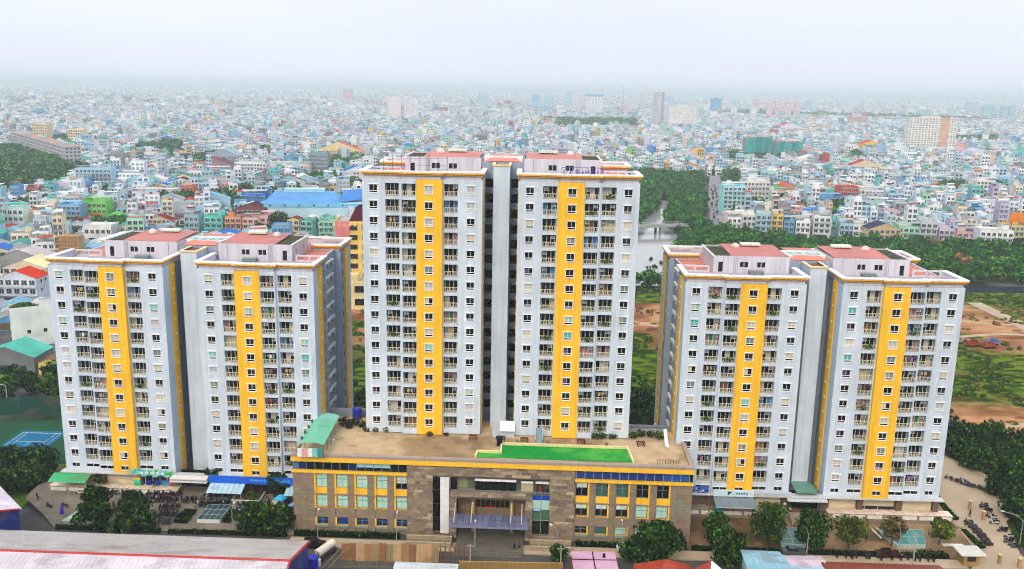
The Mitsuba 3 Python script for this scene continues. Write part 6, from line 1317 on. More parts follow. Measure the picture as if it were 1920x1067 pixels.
def place(P, h):
    c, s = math.cos(h['yaw']), math.sin(h['yaw']); M = np.array([[c, -s, 0], [s, c, 0], [0, 0, 1]]); t = np.array([h['x'], h['y'], 0])
    return {k: (np.array([a for a, _ in v], float) @ M.T + t, [b for _, b in v]) for k, v in P.items()}
def quads_ply(V, C, mat='city_paint'):
    n = len(V); e = np.array([enc(c) for c in C], float); i = np.arange(n)[:, None] * 4
    return mikit.ply((V.reshape(-1, 3), np.vstack([i + [0, 1, 2], i + [0, 2, 3]])), mat, uv=np.repeat(e, 4, 0))
GLASS_T = [(44, 52, 60), (70, 84, 96), (90, 120, 130), (60, 60, 62), (120, 140, 150), (60, 100, 150)]
def make_house(g, x, y, yaw, w, d, tall):
    low = g.random() > tall
    wl = g.choices(WALLS, WW)[0]; rf = g.choices(ROOFS, RW)[0]
    return dict(x=x, y=y, yaw=yaw, w=w, d=d, floors=(1 if g.random() < .75 else 2) if low else g.choices((2, 3, 4, 5), (5, 5, 2.4, .4))[0], fh=3.15 if not low else 3.6, wall=wl, roof=rf, kind='gable' if low or g.random() < .12 else 'flat',
                deckc=g.choice([(160, 168, 174), (140, 138, 136), (170, 104, 94), (124, 138, 148), (196, 204, 210), (100, 136, 140), (150, 174, 188), (110, 120, 130)]), bal=g.random() < .6, rail=g.random() < .4, glass=g.choice(GLASS_T), seed=g.randrange(1 << 30))

SPECIAL = []
def special(label, x, y, w, d, floors, wallname, wallc, roofname, roofc, kind='flat', yaw=0.0, bal=True, fh=3.3, cat='house'):
    g = random.Random(hash((round(x), round(y))) & 0xffff)
    SPECIAL.append(dict(x=x, y=y, yaw=yaw, w=w, d=d, floors=floors, fh=fh, wall=(wallname, wallc), roof=(roofname, roofc), kind=kind, deckc=roofc, bal=bal, rail=False, glass=(52, 60, 66), seed=int(abs(x * 31 + y * 7)), label=label, cat=cat))
special('tall white house with a planted roof, standing corner on beyond the court trees', -161.0, 279.5, 6.4, 13, 4, 'white', (234, 236, 240), 'planted', (70, 96, 50), bal=False, yaw=-1.02, fh=3.0)
special('grey shed with a teal roof edge, nearest the court trees at the left', -146.5, 250.5, 16, 11, 1, 'grey', (120, 124, 128), 'teal', (90, 186, 170), 'gable', fh=5.2)
special('small yellow house between the grey shed and the left block', -134.2, 250.5, 6.5, 8, 1, 'yellow', (222, 204, 110), 'brown', (130, 104, 84), 'gable', fh=3.6)
special('white house with two orange red gables at the left edge', -188.5, 334, 15, 10, 3, 'white', (204, 214, 226), 'red', (206, 60, 36), 'gable', fh=3.4)
special('low wide cream roofed hall, left behind the left block', -206, 372, 18, 14, 2, 'cream', (210, 204, 176), 'cream', (230, 222, 176), 'gable', fh=3.2)
special('house with a wavy red roof against the left edge of the left block', -176, 362, 8, 8, 2, 'blue', (84, 120, 160), 'red', (196, 60, 44), 'gable', fh=4.2)
special('low hall with a pale grey roof at the far left', -222, 398, 20, 13, 1, 'grey', (150, 152, 154), 'pale grey', (196, 190, 190), 'gable', fh=5.4)
special('white windowed house with small square windows behind the left block roof', -219.4, 470, 14.5, 10, 2, 'white', (228, 228, 228), 'white', (206, 206, 206), bal=False, fh=4.4)
special('lime green box building', -258, 551, 14.5, 11, 3, 'lime green', (112, 196, 88), 'lime green', (120, 200, 96), bal=False, fh=3.6)
special('low lime green annex right of the lime green box building', -243, 541, 10, 9, 1, 'lime green', (104, 190, 84), 'green', (110, 190, 96), 'gable', fh=4.0)
special('sky blue flat roofed house left of the lime green building', -269.5, 542, 13.5, 12, 3, 'sky blue', (120, 176, 222), 'pale blue', (150, 190, 220), fh=3.2)
special('white and turquoise tall house at the left edge', -287, 512, 12, 9, 3, 'white', (214, 230, 230), 'turquoise', (70, 214, 190), bal=False, fh=3.9)
special('house with a broad dark red roof behind the left block', -205.5, 518, 13, 8, 2, 'cream', (196, 182, 150), 'dark red', (140, 46, 38), 'gable', fh=2.8)
special('teal three storey house with balconies behind the left block', -169, 503, 10, 9, 3, 'teal', (88, 196, 186), 'green', (70, 140, 90), fh=3.4)
special('grey blue house left of the teal balcony house', -181.4, 503, 8, 10, 3, 'grey blue', (150, 186, 200), 'grey', (150, 160, 160), fh=3.5)
special('orange brown house right of the teal balcony house', -158.3, 504, 9, 9, 3, 'orange brown', (206, 140, 96), 'brown', (120, 110, 100), fh=3.2)
special('pink house with an open front right of the orange brown one', -148.6, 505, 9, 9, 3, 'pink', (222, 172, 164), 'grey', (150, 150, 150), fh=3.0)
special('rose house with a stepped roof left of the round tree', -140.2, 506, 7, 11, 3, 'rose', (222, 170, 172), 'pink', (206, 170, 170), fh=3.4)
special('house with a steep brown roof right of the round tree', -123.0, 499, 6.6, 9, 3, 'beige', (206, 184, 140), 'brown', (120, 66, 50), 'gable', fh=3.3)
special('teal house right of the steep brown roof', -116, 500, 7, 9, 3, 'teal', (110, 190, 176), 'teal', (90, 150, 140), 'gable', fh=3.0)
special('mint house with a roof garden, left of the yellow tower', -104, 496, 8, 9, 3, 'mint', (130, 204, 180), 'green', (90, 130, 100), fh=3.2)
special('hall with a maroon roof in front of the blue warehouse', -164, 557, 18, 13, 2, 'maroon', (120, 70, 72), 'maroon', (94, 44, 58), 'gable', fh=3.8)
special('bright blue box building left of the blue warehouse', -184, 634, 17, 10, 2, 'bright blue', (40, 120, 206), 'white', (206, 212, 214), bal=False, fh=3.6)
special('white four storey block with dark square windows, far left', -367, 902, 16, 12, 4, 'white', (224, 220, 220), 'grey', (160, 160, 170), bal=False, fh=3.4)
special('orange brick building shell', -241, 663, 9.2, 9, 3, 'orange brick', (200, 92, 56), 'brick', (170, 80, 56), bal=False, fh=2.7)
special('white row building with arched openings', -257, 641, 31, 12, 2, 'white', (218, 214, 214), 'white', (206, 206, 208), fh=3.2)
special('modern white building with dark horizontal window bands', -237, 812, 28, 14, 4, 'white', (220, 228, 230), 'grey', (170, 176, 180), fh=3.5)
special('plain grey concrete block', -189.4, 873, 18.7, 14, 5, 'grey', (134, 150, 166), 'grey', (140, 150, 160), bal=False, fh=3.7)
special('long low hall with a purple brown roof', -289.7, 870, 39, 14, 2, 'purple', (150, 120, 130), 'purple brown', (110, 62, 80), 'gable', fh=3.2)
special('long low cream hall right of the modern white building', -220, 862, 50, 12, 2, 'cream', (212, 204, 176), 'pale', (206, 214, 206), fh=4.2)
special('villa with a dark hipped roof and arched porches in the front row', 210.4, 505, 18, 12, 3, 'beige', (206, 186, 152), 'dark slate', (66, 72, 90), 'gable', fh=3.3)
special('brick red unfinished tower house with dark balconies', 250, 671, 14, 12, 5, 'brick red', (196, 90, 76), 'brick', (120, 70, 64), fh=3.2)
special('plain white tower house rising alone at the right', 391, 748, 15.5, 14, 5, 'white', (226, 226, 220), 'white', (206, 206, 206), bal=False, fh=3.1)
special('pale turquoise block beside the straight road', 156, 635, 15.4, 16, 6, 'pale turquoise', (170, 220, 230), 'pale blue', (196, 222, 230), fh=3.1)
special('big white stepped house right of the pale turquoise block', 184, 683, 19.6, 14, 5, 'white', (224, 226, 226), 'white', (206, 208, 206), fh=3.6)
special('wide plain white house at the corner by the straight road', 141, 549, 16, 16, 3, 'white', (230, 226, 220), 'white', (214, 206, 200), bal=False, fh=3.4)
special('saturated blue house group right of the small crown', 233, 660, 16, 13, 3, 'blue', (84, 150, 200), 'blue', (120, 170, 206), fh=3.2)
special('house below a large orange hoarding at the right edge', 297, 526, 13, 10, 3, 'cream', (210, 206, 150), 'orange', (222, 130, 30), fh=3.3)
special('cream tower block far left', -620, 1188, 19, 16, 8, 'cream', (230, 214, 176), 'cream', (200, 190, 170), bal=False, fh=3.4)
special('second cream tower block, right of the first one', -556, 1152, 18, 14, 7, 'cream', (236, 216, 170), 'cream', (206, 190, 166), bal=False, fh=3.2)
special('school with a bright orange roof and yellow walls', -203.6, 1050, 54, 14, 3, 'yellow', (232, 208, 150), 'orange', (224, 96, 60), 'gable', fh=3.2, cat='school')
special('long building with a dark red roof among the right houses', 374, 965, 39, 13, 3, 'cream', (222, 204, 170), 'dark red', (170, 46, 66), 'gable', fh=3.0)
special('temple-like hall with a red roof and yellow walls', 517, 1321, 26, 20, 4, 'yellow', (232, 180, 60), 'red', (196, 60, 50), 'gable', fh=3.6, cat='hall')
special('red roofed low row house by the road', 208, 769, 29, 10, 2, 'pink', (214, 160, 150), 'red', (222, 64, 52), 'gable', fh=3.0)
special('second red roofed row house, right of the first', 231, 761, 24, 10, 2, 'red', (210, 130, 110), 'red', (214, 66, 50), 'gable', fh=2.8)
special('green sheet roofed hall right of the red rows', 219, 742, 15, 12, 2, 'green', (60, 170, 80), 'green', (70, 180, 70), 'gable', fh=3.2)
special('maroon roofed hall in the far right town', 875, 2330, 42, 24, 8, 'pink', (220, 170, 176), 'maroon', (150, 50, 90), fh=3.6, cat='building')
special('magenta roofed exhibition hall far right', 560, 1860, 60, 30, 4, 'white', (214, 214, 220), 'magenta', (190, 60, 110), 'gable', fh=3.6, cat='building')
special('low white hall before the teal netted building', 345, 1050, 36, 18, 2, 'white', (230, 226, 218), 'white', (226, 224, 220), 'gable', fh=4.0, cat='building')
special('grey pitched warehouse with a raised roof step', -300, 930, 36, 20, 3, 'grey blue', (150, 166, 190), 'grey blue', (150, 170, 190), 'gable', fh=3.8, cat='warehouse')
for l, x, y, w, fl, wc in (('white corner house of the front row, first from the road', 133.2, 538, 8, 3, 0), ('pale blue tall house of the front row, second from the road', 148.8, 531, 9, 4, 4), ('yellow narrow house of the front row with an arched top', 156.9, 531, 6.4, 4, 10), ('steel blue house of the front row beside the yellow one', 163.4, 529, 6.0, 3, 8), ('white gabled house of the front row', 171.0, 527, 8, 3, 0), ('white villa of the front row with arched windows, left of the dark hipped roof', 181.4, 525, 9.6, 4, 1), ('pale blue house of the front row beside the villa', 194, 519, 8, 3, 4),
        ('white balcony house of the front row left of the dark hipped roof', 200.2, 516.5, 6.5, 3, 1), ('mint end house of the front row right of the dark hipped roof', 227, 512, 11.5, 3, 6), ('white glazed house of the front row', 237, 509, 9.0, 4, 2), ('lilac white house of the front row', 246, 506, 8.1, 3, 12), ('wide white house with long balconies in the front row', 272, 501.5, 17, 3, 0)):
    special(l, x, y, w, 14, fl, WALLS[wc][0], WALLS[wc][1], 'grey', (176, 176, 172), yaw=-.22, fh=3.3)
for h in SPECIAL: OCC.append((h['x'], h['y'] + h['d'] / 2, max(h['w'], h['d']) * .5 + 1))

BLOCKED = [p[0] for k, p in WOODPOLY.items()] + [CANAL, ROAD]
STREET2 = [(-225, 505), (-214, 505), (-150, 760), (-162, 760)]
BLOCKED += [STREET2, [(-180, 560), (-98, 572), (-98, 618), (-180, 606)], [(-80, 345), (-52, 345), (-52, 375), (-80, 375)], [(400, 868), (520, 868), (520, 900), (350, 900)], [(-470, 890), (-420, 895), (-615, 1165), (-650, 1150)], [(565, 1300), (645, 1300), (645, 1350), (565, 1350)], [(285, 1130), (365, 1130), (365, 1170), (285, 1170)], [(-230, 405), (-200, 405), (-200, 435), (-230, 435)]]
def grid_free(px, py, r=0):
    if any(inside((px, py), b) for b in BLOCKED): return False
    return True
def visible_px(x, y, z):
    """Where the point falls in the photograph, to leave out what no one can see."""
    cp, sp = math.cos(PITCH), math.sin(PITCH); zz = z - H; zc = y * cp - zz * sp; yc = -(zz * cp + y * sp); F = 960 / math.tan(math.radians(FOV / 2)); u, v = F * x / zc, F * yc / zc
    return 960 + math.cos(ROLL) * u - math.sin(ROLL) * v, 533.5 + math.sin(ROLL) * u + math.cos(ROLL) * v
MASK = [(100, 440, 335, 900), (372, 440, 655, 900), (335, 460, 380, 900), (685, 300, 1190, 820), (1255, 460, 1800, 930), (555, 790, 1295, 1067)]
def hidden(x, y, z):
    px, py = visible_px(x, y, z); return any(a < px < c and b < py < d for a, b, c, d in MASK) or px < -60 or px > 1980
g = random.Random(2024); HOUSES, TREES2 = [], []
occ_grid = {}
for x, y, r in OCC: occ_grid.setdefault((int(x // 40), int(y // 40)), []).append((x, y, r))
def clear(x, y, r):
    for i in (-1, 0, 1):
        for j in (-1, 0, 1):
            for a, b, c in occ_grid.get((int(x // 40) + i, int(y // 40) + j), ()):
                if (x - a) ** 2 + (y - b) ** 2 < (r + c) ** 2: return False
    return True
CELL = 130.0
for iy in range(2, 21):
    for ix in range(-14, 15):
        cx, cy = (ix + .5) * CELL, (iy + .5) * CELL
        if abs(cx) - CELL > .60 * (cy + CELL) + 40: continue
        right = cx > 110
        th = (-.23 if right and cy < 1200 else .28) + g.uniform(-.12, .12) + (g.choice((0, 0, .5, -.6)) if cy > 900 else 0)
        tall = .93 if right else (.38 if cy < 560 else .62 if cy < 760 else .8)
        v = -CELL * .72; flip = False
        while v < CELL * .72:
            d = g.uniform(9.5, 14) if tall > .5 else g.uniform(8, 14); u = -CELL * .72
            while u < CELL * .72:
                w = g.choice((4.0, 4.4, 5.0, 5.5, 8.0)) if g.random() < tall else g.uniform(6, 11)
                big = g.random() < (.045 if cy > 640 else .02)
                if big: w = g.uniform(13, 27)
                if cy > 1700: w *= 1.3
                mx, my = rot(u + w / 2, v + d / 2, th); X_, Y_ = cx + mx, cy + my; u += w + (.05 if g.random() < .8 else g.uniform(.8, 4))
                if abs(X_ - cx) > CELL / 2 or abs(Y_ - cy) > CELL / 2 or Y_ < 300 or abs(X_) > .60 * Y_ + 25: continue
                if X_ > -60 and X_ < 125 and Y_ < 910: 
                    if not (Y_ > 640 and X_ < 60): continue
                if (right and Y_ < 537 - (X_ - 126) * .247 + 13) or (X_ < -40 and Y_ < 240 + max(0, (X_ + 150)) * 1.2): continue
                low_only = False
                for s_ in SPECIAL:
                    if abs(X_ - s_['x'] * Y_ / s_['y']) < s_['w'] * .5 + w * .5 + 1 and -2 < s_['y'] - Y_ < 34: low_only = True
                if abs(X_ + 128) < 40 and 480 < Y_ < 566: low_only = True
                if not grid_free(X_, Y_) or not clear(X_, Y_, w * .5 + 1.5): continue
                if hidden(X_, Y_, 4) and hidden(X_ - 4, Y_, 10) and hidden(X_ + 4, Y_, 10): continue
                q = g.random()
                if q < (.10 if Y_ < 700 and not right else .04): TREES2.append((X_, Y_, g.uniform(.5, 1.0))); continue
                if q < .13: continue
                y0 = rot(0, -d / 2, th); hd = make_house(g, X_ + y0[0], Y_ + y0[1], th, w - .06, d, 0.0 if low_only else tall)
                if big and g.random() < .75: hd.update(kind='gable', floors=1, fh=5.5 + 3 * g.random())
                elif not low_only and g.random() < .02: hd.update(floors=6, kind='flat')
                if low_only: hd['floors'] = 1; hd['fh'] = 3.2
                HOUSES.append(hd)
            v += d + (1.2 if flip else g.uniform(4.2, 6.5)); flip = not flip
def size_px(h): return (h['w'] + .4 * h['d']) * (h['floors'] * h['fh'] + .3 * h['d']) / h['y'] ** 2
def seen(h): return not hidden(h['x'], h['y'], h['floors'] * h['fh']) and 0 < visible_px(h['x'], h['y'], h['floors'] * h['fh'])[0] < 1920
cand = sorted((h for h in HOUSES if seen(h)), key=lambda h: -size_px(h))
near = cand[:max(0, 300 - len(SPECIAL))]; nearset = {id(h) for h in near}

# each of the houses that show largest is a thing of its own; its label names what sets it apart from its neighbours
FL = {1: 'one storey', 2: 'two storey', 3: 'three storey', 4: 'four storey', 5: 'five storey', 6: 'six storey', 7: 'seven storey', 8: 'eight storey'}
def base_label(h): return f"{h['wall'][0]} {FL[h['floors']]} house with a {h['roof'][0]} roof" if h['kind'] == 'gable' else f"{h['wall'][0]} {FL[h['floors']]} flat roofed house"
allh = SPECIAL + near
def spot(h):
    px, py = visible_px(h['x'], h['y'], 5); best, bd = None, 1e9
    for s in SPECIAL:
        qx, qy = visible_px(s['x'], s['y'], 5); dd = math.hypot(px - qx, 2.2 * (py - qy))
        if dd < bd and s is not h: best, bd, dx, dy = s, dd, px - qx, py - qy
    rel = ('right of' if dx > 0 else 'left of') if abs(dx) > 2.0 * abs(dy) else ('behind' if dy < 0 else 'in front of')
    short = ' '.join(best['label'].split()[:5])
    while short.split()[-1] in ('with', 'and', 'a', 'the', 'of', 'by', 'in', 'at', 'against', 'behind', 'two', 'three', 'low', 'broad', 'bright'): short = ' '.join(short.split()[:-1])
    return rel, short
taken = set(h['label'] for h in SPECIAL)
for h in near:
    b = base_label(h); rel, short = spot(h); n1 = sorted(allh, key=lambda o: (o['x'] - h['x']) ** 2 + (o['y'] - h['y']) ** 2)[1:4]
    px = visible_px(h['x'], h['y'], 5)[0]
    bits = [('left of' if visible_px(o['x'], o['y'], 5)[0] > px else 'right of') + f" a {o['wall'][0]} house" for o in n1]
    opts = [f"{b}, {rel} the {short}", f"{b}, {bits[0]}", f"{b}, {bits[1]}", f"{b}, {bits[2]}", f"{b}, {bits[0]} and {bits[1]}", f"{b}, {bits[0]} and {bits[2]}", f"{b}, {bits[1]} and {bits[2]}"]
    opts = [o for o in opts if len(o.replace('-', ' ').split()) <= 16] or [b]
    lab = next((o for o in opts if o not in taken), None)
    if lab is None:
        for w_ in ('narrow', 'wide', 'tall', 'weathered', 'plain', 'bright', 'faded', 'small'):
            lab = f"{w_} {opts[0]}"
            if lab not in taken and len(lab.split()) <= 16: break
        else: lab = f"{h['deckc'][0] % 2 and 'older' or 'newer'} {opts[-1]}"
    taken.add(lab); h['label'] = lab; h['cat'] = 'house'
for h in allh:
    k_ = holder('house' if h['cat'] == 'house' else h['cat'], h['label'], h['cat'], 'houses of the town' if h['cat'] == 'house' else None); PP = place(house_quads(h, 2), h)
    for part in ('wall', 'roof', 'stair_hut', 'awning', 'water_tank', 'balcony'):
        if part in PP: put(part, quads_ply(*PP[part]), k_)
    wins = [PP[p] for p in PP if p[:6] == 'window']; keep = wins[:16] if h['y'] < 560 else []
    for V, C in keep: put('window', quads_ply(V, C), k_)
    if len(wins) > len(keep): put('small_windows', quads_ply(np.concatenate([w[0] for w in wins[len(keep):]]), sum((w[1] for w in wins[len(keep):]), [])), k_, kind='stuff')
# planted roof of the tall white house, round trees among the houses
VV, CC = [], []
for h in HOUSES:
    if id(h) in nearset: continue
    for V, C in place(house_quads(h, 1 if h['y'] < 900 else 0), h).values(): VV.append(V); CC += C
put('town_houses', quads_ply(np.concatenate(VV), CC), label='thousands of small houses filling the town to the haze', category='houses', kind='stuff')
# beyond, the town goes on as coarser rows to the horizon
N = 30000; G = np.random.default_rng(99)
yy = 2700 + 7800 * G.random(N) ** 1.5; xx = (G.random(N) * 2 - 1) * (.62 * yy + 60); ww, dd, hh = G.uniform(5, 16, N), G.uniform(5, 14, N), 4 + 10 * G.random(N) ** 1.6 + 14 * (G.random(N) < .02); th = G.uniform(-.5, .5, N)
cs, sn = np.cos(th), np.sin(th); corner = lambda a, b: np.stack([xx + cs * a * ww - sn * b * dd, yy + sn * a * ww + cs * b * dd], 1)
C4 = [corner(-1, -1), corner(1, -1), corner(1, 1), corner(-1, 1)]; zz0, zz1 = np.full(N, -.3), hh
wq = np.concatenate([np.stack([np.c_[C4[i], zz0], np.c_[C4[j], zz0], np.c_[C4[j], zz1], np.c_[C4[i], zz1]], 1) for i, j in ((0, 1), (1, 2), (3, 0))]); rq = np.stack([np.c_[c, zz1] for c in C4], 1)
wi = np.array([w[1] for w in WALLS])[G.choice(len(WALLS), N, p=np.array(WW) / sum(WW))] * G.uniform(.8, 1.0, (N, 1)); ri = np.array([(150, 166, 180), (150, 96, 92), (120, 140, 156), (200, 208, 214), (90, 150, 160), (90, 110, 120)])[G.integers(0, 6, N)]
nt = 16000; ty = 620 + 8500 * G.random(nt) ** 2.0; tx = (G.random(nt) * 2 - 1) * (.62 * ty + 60)
put('far_houses', quads_ply(np.concatenate([wq, rq]), list(np.concatenate([wi, wi, wi, ri]))), label='hazy far rooftops merging into the horizon', category='houses', kind='stuff')
i_ = 0
for x, y in zip(tx, ty):
    if inside((x, y), ROAD) or inside((x, y), CANAL) or hidden(x, y, 6) or meshkit.fbm(np.array([x * .006, y * .004, 3.0]), 3) < .52 or abs(x + 155) < 45 and y < 700: continue
    i_ += 1
    if i_ > 3800: break
    scene[f'town_trees__{i_:03d}'] = {'type': 'instance', 'shape': {'type': 'ref', 'id': f'far_crown_{i_ % 3}'}, 'to_world': TR(float(x), float(y), -.3, i_ * 1.7, float(G.uniform(.5, 1.2) * (1 if y < 2500 else 1.5)))}
labels['town_trees'] = {'label': 'scattered tree crowns among the roofs of the town', 'category': 'trees', 'kind': 'stuff'}
for i, (x, y, s) in enumerate(TREES2):
    scene[f'garden_trees__{i + 1:03d}'] = {'type': 'instance', 'shape': {'type': 'ref', 'id': f'crown_shape_{i % 5}'}, 'to_world': TR(x, y, -.3, i * 1.3, s)}
labels['garden_trees'] = {'label': 'dark green garden trees between the nearer houses', 'category': 'trees', 'kind': 'stuff'}
tree('round dark tree between the rose house and the steep brown roof', -131.5, 502, 0, 701, 13, 7.5, DKG, n=1800, leaf=.7, trunk=.1)
tree('smaller round tree left of the big round one, behind the left block', -141, 496, 0, 702, 8, 4.5, DKG, n=900, leaf=.7, trunk=.1)
o = [k for k, v in labels.items() if v.get('label', '').startswith('tall white house with a planted')][0]
put('roof_garden', clump_ply(420, 2.6, 3.6, .9, .4, MDG, 71), o, TR(-157.4, 281.8, 12.6, -1.02))
k_ = holder('hoarding', 'large orange hoarding at the right edge above the front row', 'billboard'); put('board', (MB().box(290.5, 304, 524, 524.5, 12.4, 18.0, (224, 130, 24)), 'paint'), k_); put('post', (MB().box(292, 292.4, 524.6, 525, 9, 17, (120, 120, 120)).box(302, 302.4, 524.6, 525, 9, 17, (120, 120, 120)), 'paint'), k_)

# ---------------------------------------------------------------- larger buildings of the town
def flats(label, x, y, w, d, h, wallc, rows_, cols_, winc, yaw=0.0, stripe=None, name='apartment_tower', cat='apartment building', top=None, sidewin=True, group=None, mat='city_paint'):
    k_ = holder(name, label, cat, group); T = TR(x, y, 0, yaw); m = MB().box(-w / 2, w / 2, 0, d, -.3, h, wallc, top or (176, 172, 168)); put('wall', (m, mat), k_, T)
    if stripe: put('stripe', (MB().box(stripe[0] * w - w / 2, stripe[1] * w - w / 2, -.6, .0, 0, h + 1.0, stripe[2]), mat), k_, T)
    g_ = MB()
    for r in range(rows_):
        z = h * (r + .35) / rows_
        for c in range(cols_):
            a = -w / 2 + w * (c + .2) / cols_; b = -w / 2 + w * (c + .8) / cols_
            if stripe and stripe[0] * w - w / 2 < (a + b) / 2 < stripe[1] * w - w / 2: continue
            g_.box(a, b, -.35, -.05, z, z + h / rows_ * .5, winc, (214, 214, 214))
        if sidewin:
            for s in (-1, 1):
                for c in range(max(1, int(d / 6))): yy_ = d * (c + .35) / max(1, int(d / 6)); g_.box(s * w / 2 - (.05 if s > 0 else .3), s * w / 2 + (.3 if s > 0 else .05), yy_, yy_ + 1.8, z, z + h / rows_ * .5, winc)
    put('windows', (g_, mat), k_, T, kind='stuff')
    put('roof_house', (MB().box(-w * .2, w * .15, d * .25, d * .7, h, h + 3.0, tuple(v * .95 for v in wallc)), mat), k_, T)
    put('parapet', (MB().box(-w / 2 - .2, w / 2 + .2, -.25, .15, h, h + 1.0, wallc).box(-w / 2 - .2, -w / 2 + .1, .15, d, h, h + 1.0, wallc).box(w / 2 - .1, w / 2 + .2, .15, d, h, h + 1.0, wallc), mat), k_, T)
    return k_
flats('white apartment slab with an orange stripe rising at the right', 603.9, 1322, 66, 22, 52, (232, 228, 222), 17, 15, (150, 156, 160), -.12, (.66, .82, (206, 166, 136)))
flats('left of the twin white towers beyond the tallest block', -273, 2070, 30, 24, 57, (236, 224, 226), 14, 6, (170, 176, 190), .1)
flats('right of the twin white towers beyond the tallest block', -238, 2086, 34, 26, 56, (230, 226, 232), 14, 6, (160, 172, 190), .1)
flats('slender grey tower, tallest on the skyline right of the middle', 320.8, 2015, 16, 30, 80, (208, 206, 210), 20, 3, (156, 166, 182), .25, (.42, .8, (150, 162, 184)))
flats('wide white tower block with window grid beside the slender grey tower', 364, 1985, 62, 24, 51, (236, 232, 228), 13, 12, (150, 160, 170), 0)
flats('pink tower alone on the hazy skyline at the left', -822, 4500, 42, 40, 62, (210, 150, 160), 12, 4, (180, 130, 140), 0)
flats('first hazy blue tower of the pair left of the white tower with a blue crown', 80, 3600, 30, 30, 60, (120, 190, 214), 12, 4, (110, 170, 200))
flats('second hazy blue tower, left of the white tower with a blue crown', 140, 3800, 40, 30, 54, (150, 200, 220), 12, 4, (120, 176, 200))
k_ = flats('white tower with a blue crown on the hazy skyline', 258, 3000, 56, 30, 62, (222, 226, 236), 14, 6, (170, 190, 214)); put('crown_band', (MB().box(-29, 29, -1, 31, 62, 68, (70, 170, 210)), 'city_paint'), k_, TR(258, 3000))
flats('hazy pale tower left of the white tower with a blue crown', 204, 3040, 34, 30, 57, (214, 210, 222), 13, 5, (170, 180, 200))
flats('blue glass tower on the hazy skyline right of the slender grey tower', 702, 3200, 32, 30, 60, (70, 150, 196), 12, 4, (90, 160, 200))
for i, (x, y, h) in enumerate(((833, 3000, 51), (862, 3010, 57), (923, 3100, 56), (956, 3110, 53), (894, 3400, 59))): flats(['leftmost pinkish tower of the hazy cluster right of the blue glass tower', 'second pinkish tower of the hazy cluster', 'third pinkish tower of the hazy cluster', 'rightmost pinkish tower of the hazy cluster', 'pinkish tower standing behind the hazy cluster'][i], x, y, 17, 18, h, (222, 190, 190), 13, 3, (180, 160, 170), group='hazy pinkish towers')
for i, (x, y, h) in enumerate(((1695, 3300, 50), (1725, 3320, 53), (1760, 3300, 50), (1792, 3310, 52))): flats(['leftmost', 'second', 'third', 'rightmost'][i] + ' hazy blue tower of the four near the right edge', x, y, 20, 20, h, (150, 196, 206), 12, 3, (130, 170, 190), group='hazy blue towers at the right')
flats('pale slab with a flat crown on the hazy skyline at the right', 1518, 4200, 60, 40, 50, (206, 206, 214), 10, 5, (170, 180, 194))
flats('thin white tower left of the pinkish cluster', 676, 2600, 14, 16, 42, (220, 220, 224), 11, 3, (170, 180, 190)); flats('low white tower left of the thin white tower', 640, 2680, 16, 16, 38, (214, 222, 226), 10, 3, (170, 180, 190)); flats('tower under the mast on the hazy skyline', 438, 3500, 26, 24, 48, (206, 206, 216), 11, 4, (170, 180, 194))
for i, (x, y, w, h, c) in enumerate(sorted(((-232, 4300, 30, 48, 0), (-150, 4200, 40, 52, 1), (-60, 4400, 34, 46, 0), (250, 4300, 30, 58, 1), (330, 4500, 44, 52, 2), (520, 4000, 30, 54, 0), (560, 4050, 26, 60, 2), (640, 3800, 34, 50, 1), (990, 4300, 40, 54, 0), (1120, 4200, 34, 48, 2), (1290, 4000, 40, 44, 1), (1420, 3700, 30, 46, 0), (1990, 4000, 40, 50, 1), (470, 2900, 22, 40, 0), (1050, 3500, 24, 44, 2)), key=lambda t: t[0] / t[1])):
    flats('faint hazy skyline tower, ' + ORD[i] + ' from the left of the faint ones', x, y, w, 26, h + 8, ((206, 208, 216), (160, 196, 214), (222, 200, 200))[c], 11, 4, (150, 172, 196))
for i in range(3):
    t = i / 3; x, y = -444 - 193 * t, 912 + 253 * t
    flats(['near end of the long grey apartment row with orange roofs', 'middle part of the long grey apartment row', 'far end of the long grey apartment row'][i], x, y, 15, 100, 18, (178, 182, 190), 5, 4, (84, 92, 108), .65, name='apartment_row', top=(220, 150, 116))
k_ = flats('yellow tower with a maroon roof between the left and the tallest block', -60.5, 352, 20, 18, 30.5, (230, 202, 116), 8, 4, (54, 46, 40), .03, (.02, .3, (214, 130, 132)))
m = MB(); c = (78, 26, 42)
for a, b in (((-5, 2), (10, 2)), ((10, 2), (10, 16)), ((10, 16), (-5, 16)), ((-5, 16), (-5, 2))): m.quad((*a, 30.5), (*b, 30.5), (2.5 + (b[0] - 2.5) * .6, 9 + (b[1] - 9) * .6, 36.5), (2.5 + (a[0] - 2.5) * .6, 9 + (a[1] - 9) * .6, 36.5), c)
put('maroon_roof', (m, 'city_paint'), k_, TR(-60.5, 352, 0, .03))
m = MB()
for i in range(10): m.box(-10.3 + i * 2.05, -9.6 + i * 2.05, -.6, -.2, 29.6, 30.9, (236, 214, 150))
put('balustrade', (m, 'city_paint'), k_, TR(-60.5, 352, 0, .03))
flats('pale yellow house with a dark window at the foot of the yellow tower', -61.5, 335, 16, 10, 10, (222, 206, 150), 2, 2, (30, 26, 26), .03, name='house', cat='house')
bwk = holder('blue_warehouse', 'big pale blue warehouse with bright blue roofs', 'warehouse'); T = TR(-156.5, 563, 0, .12)
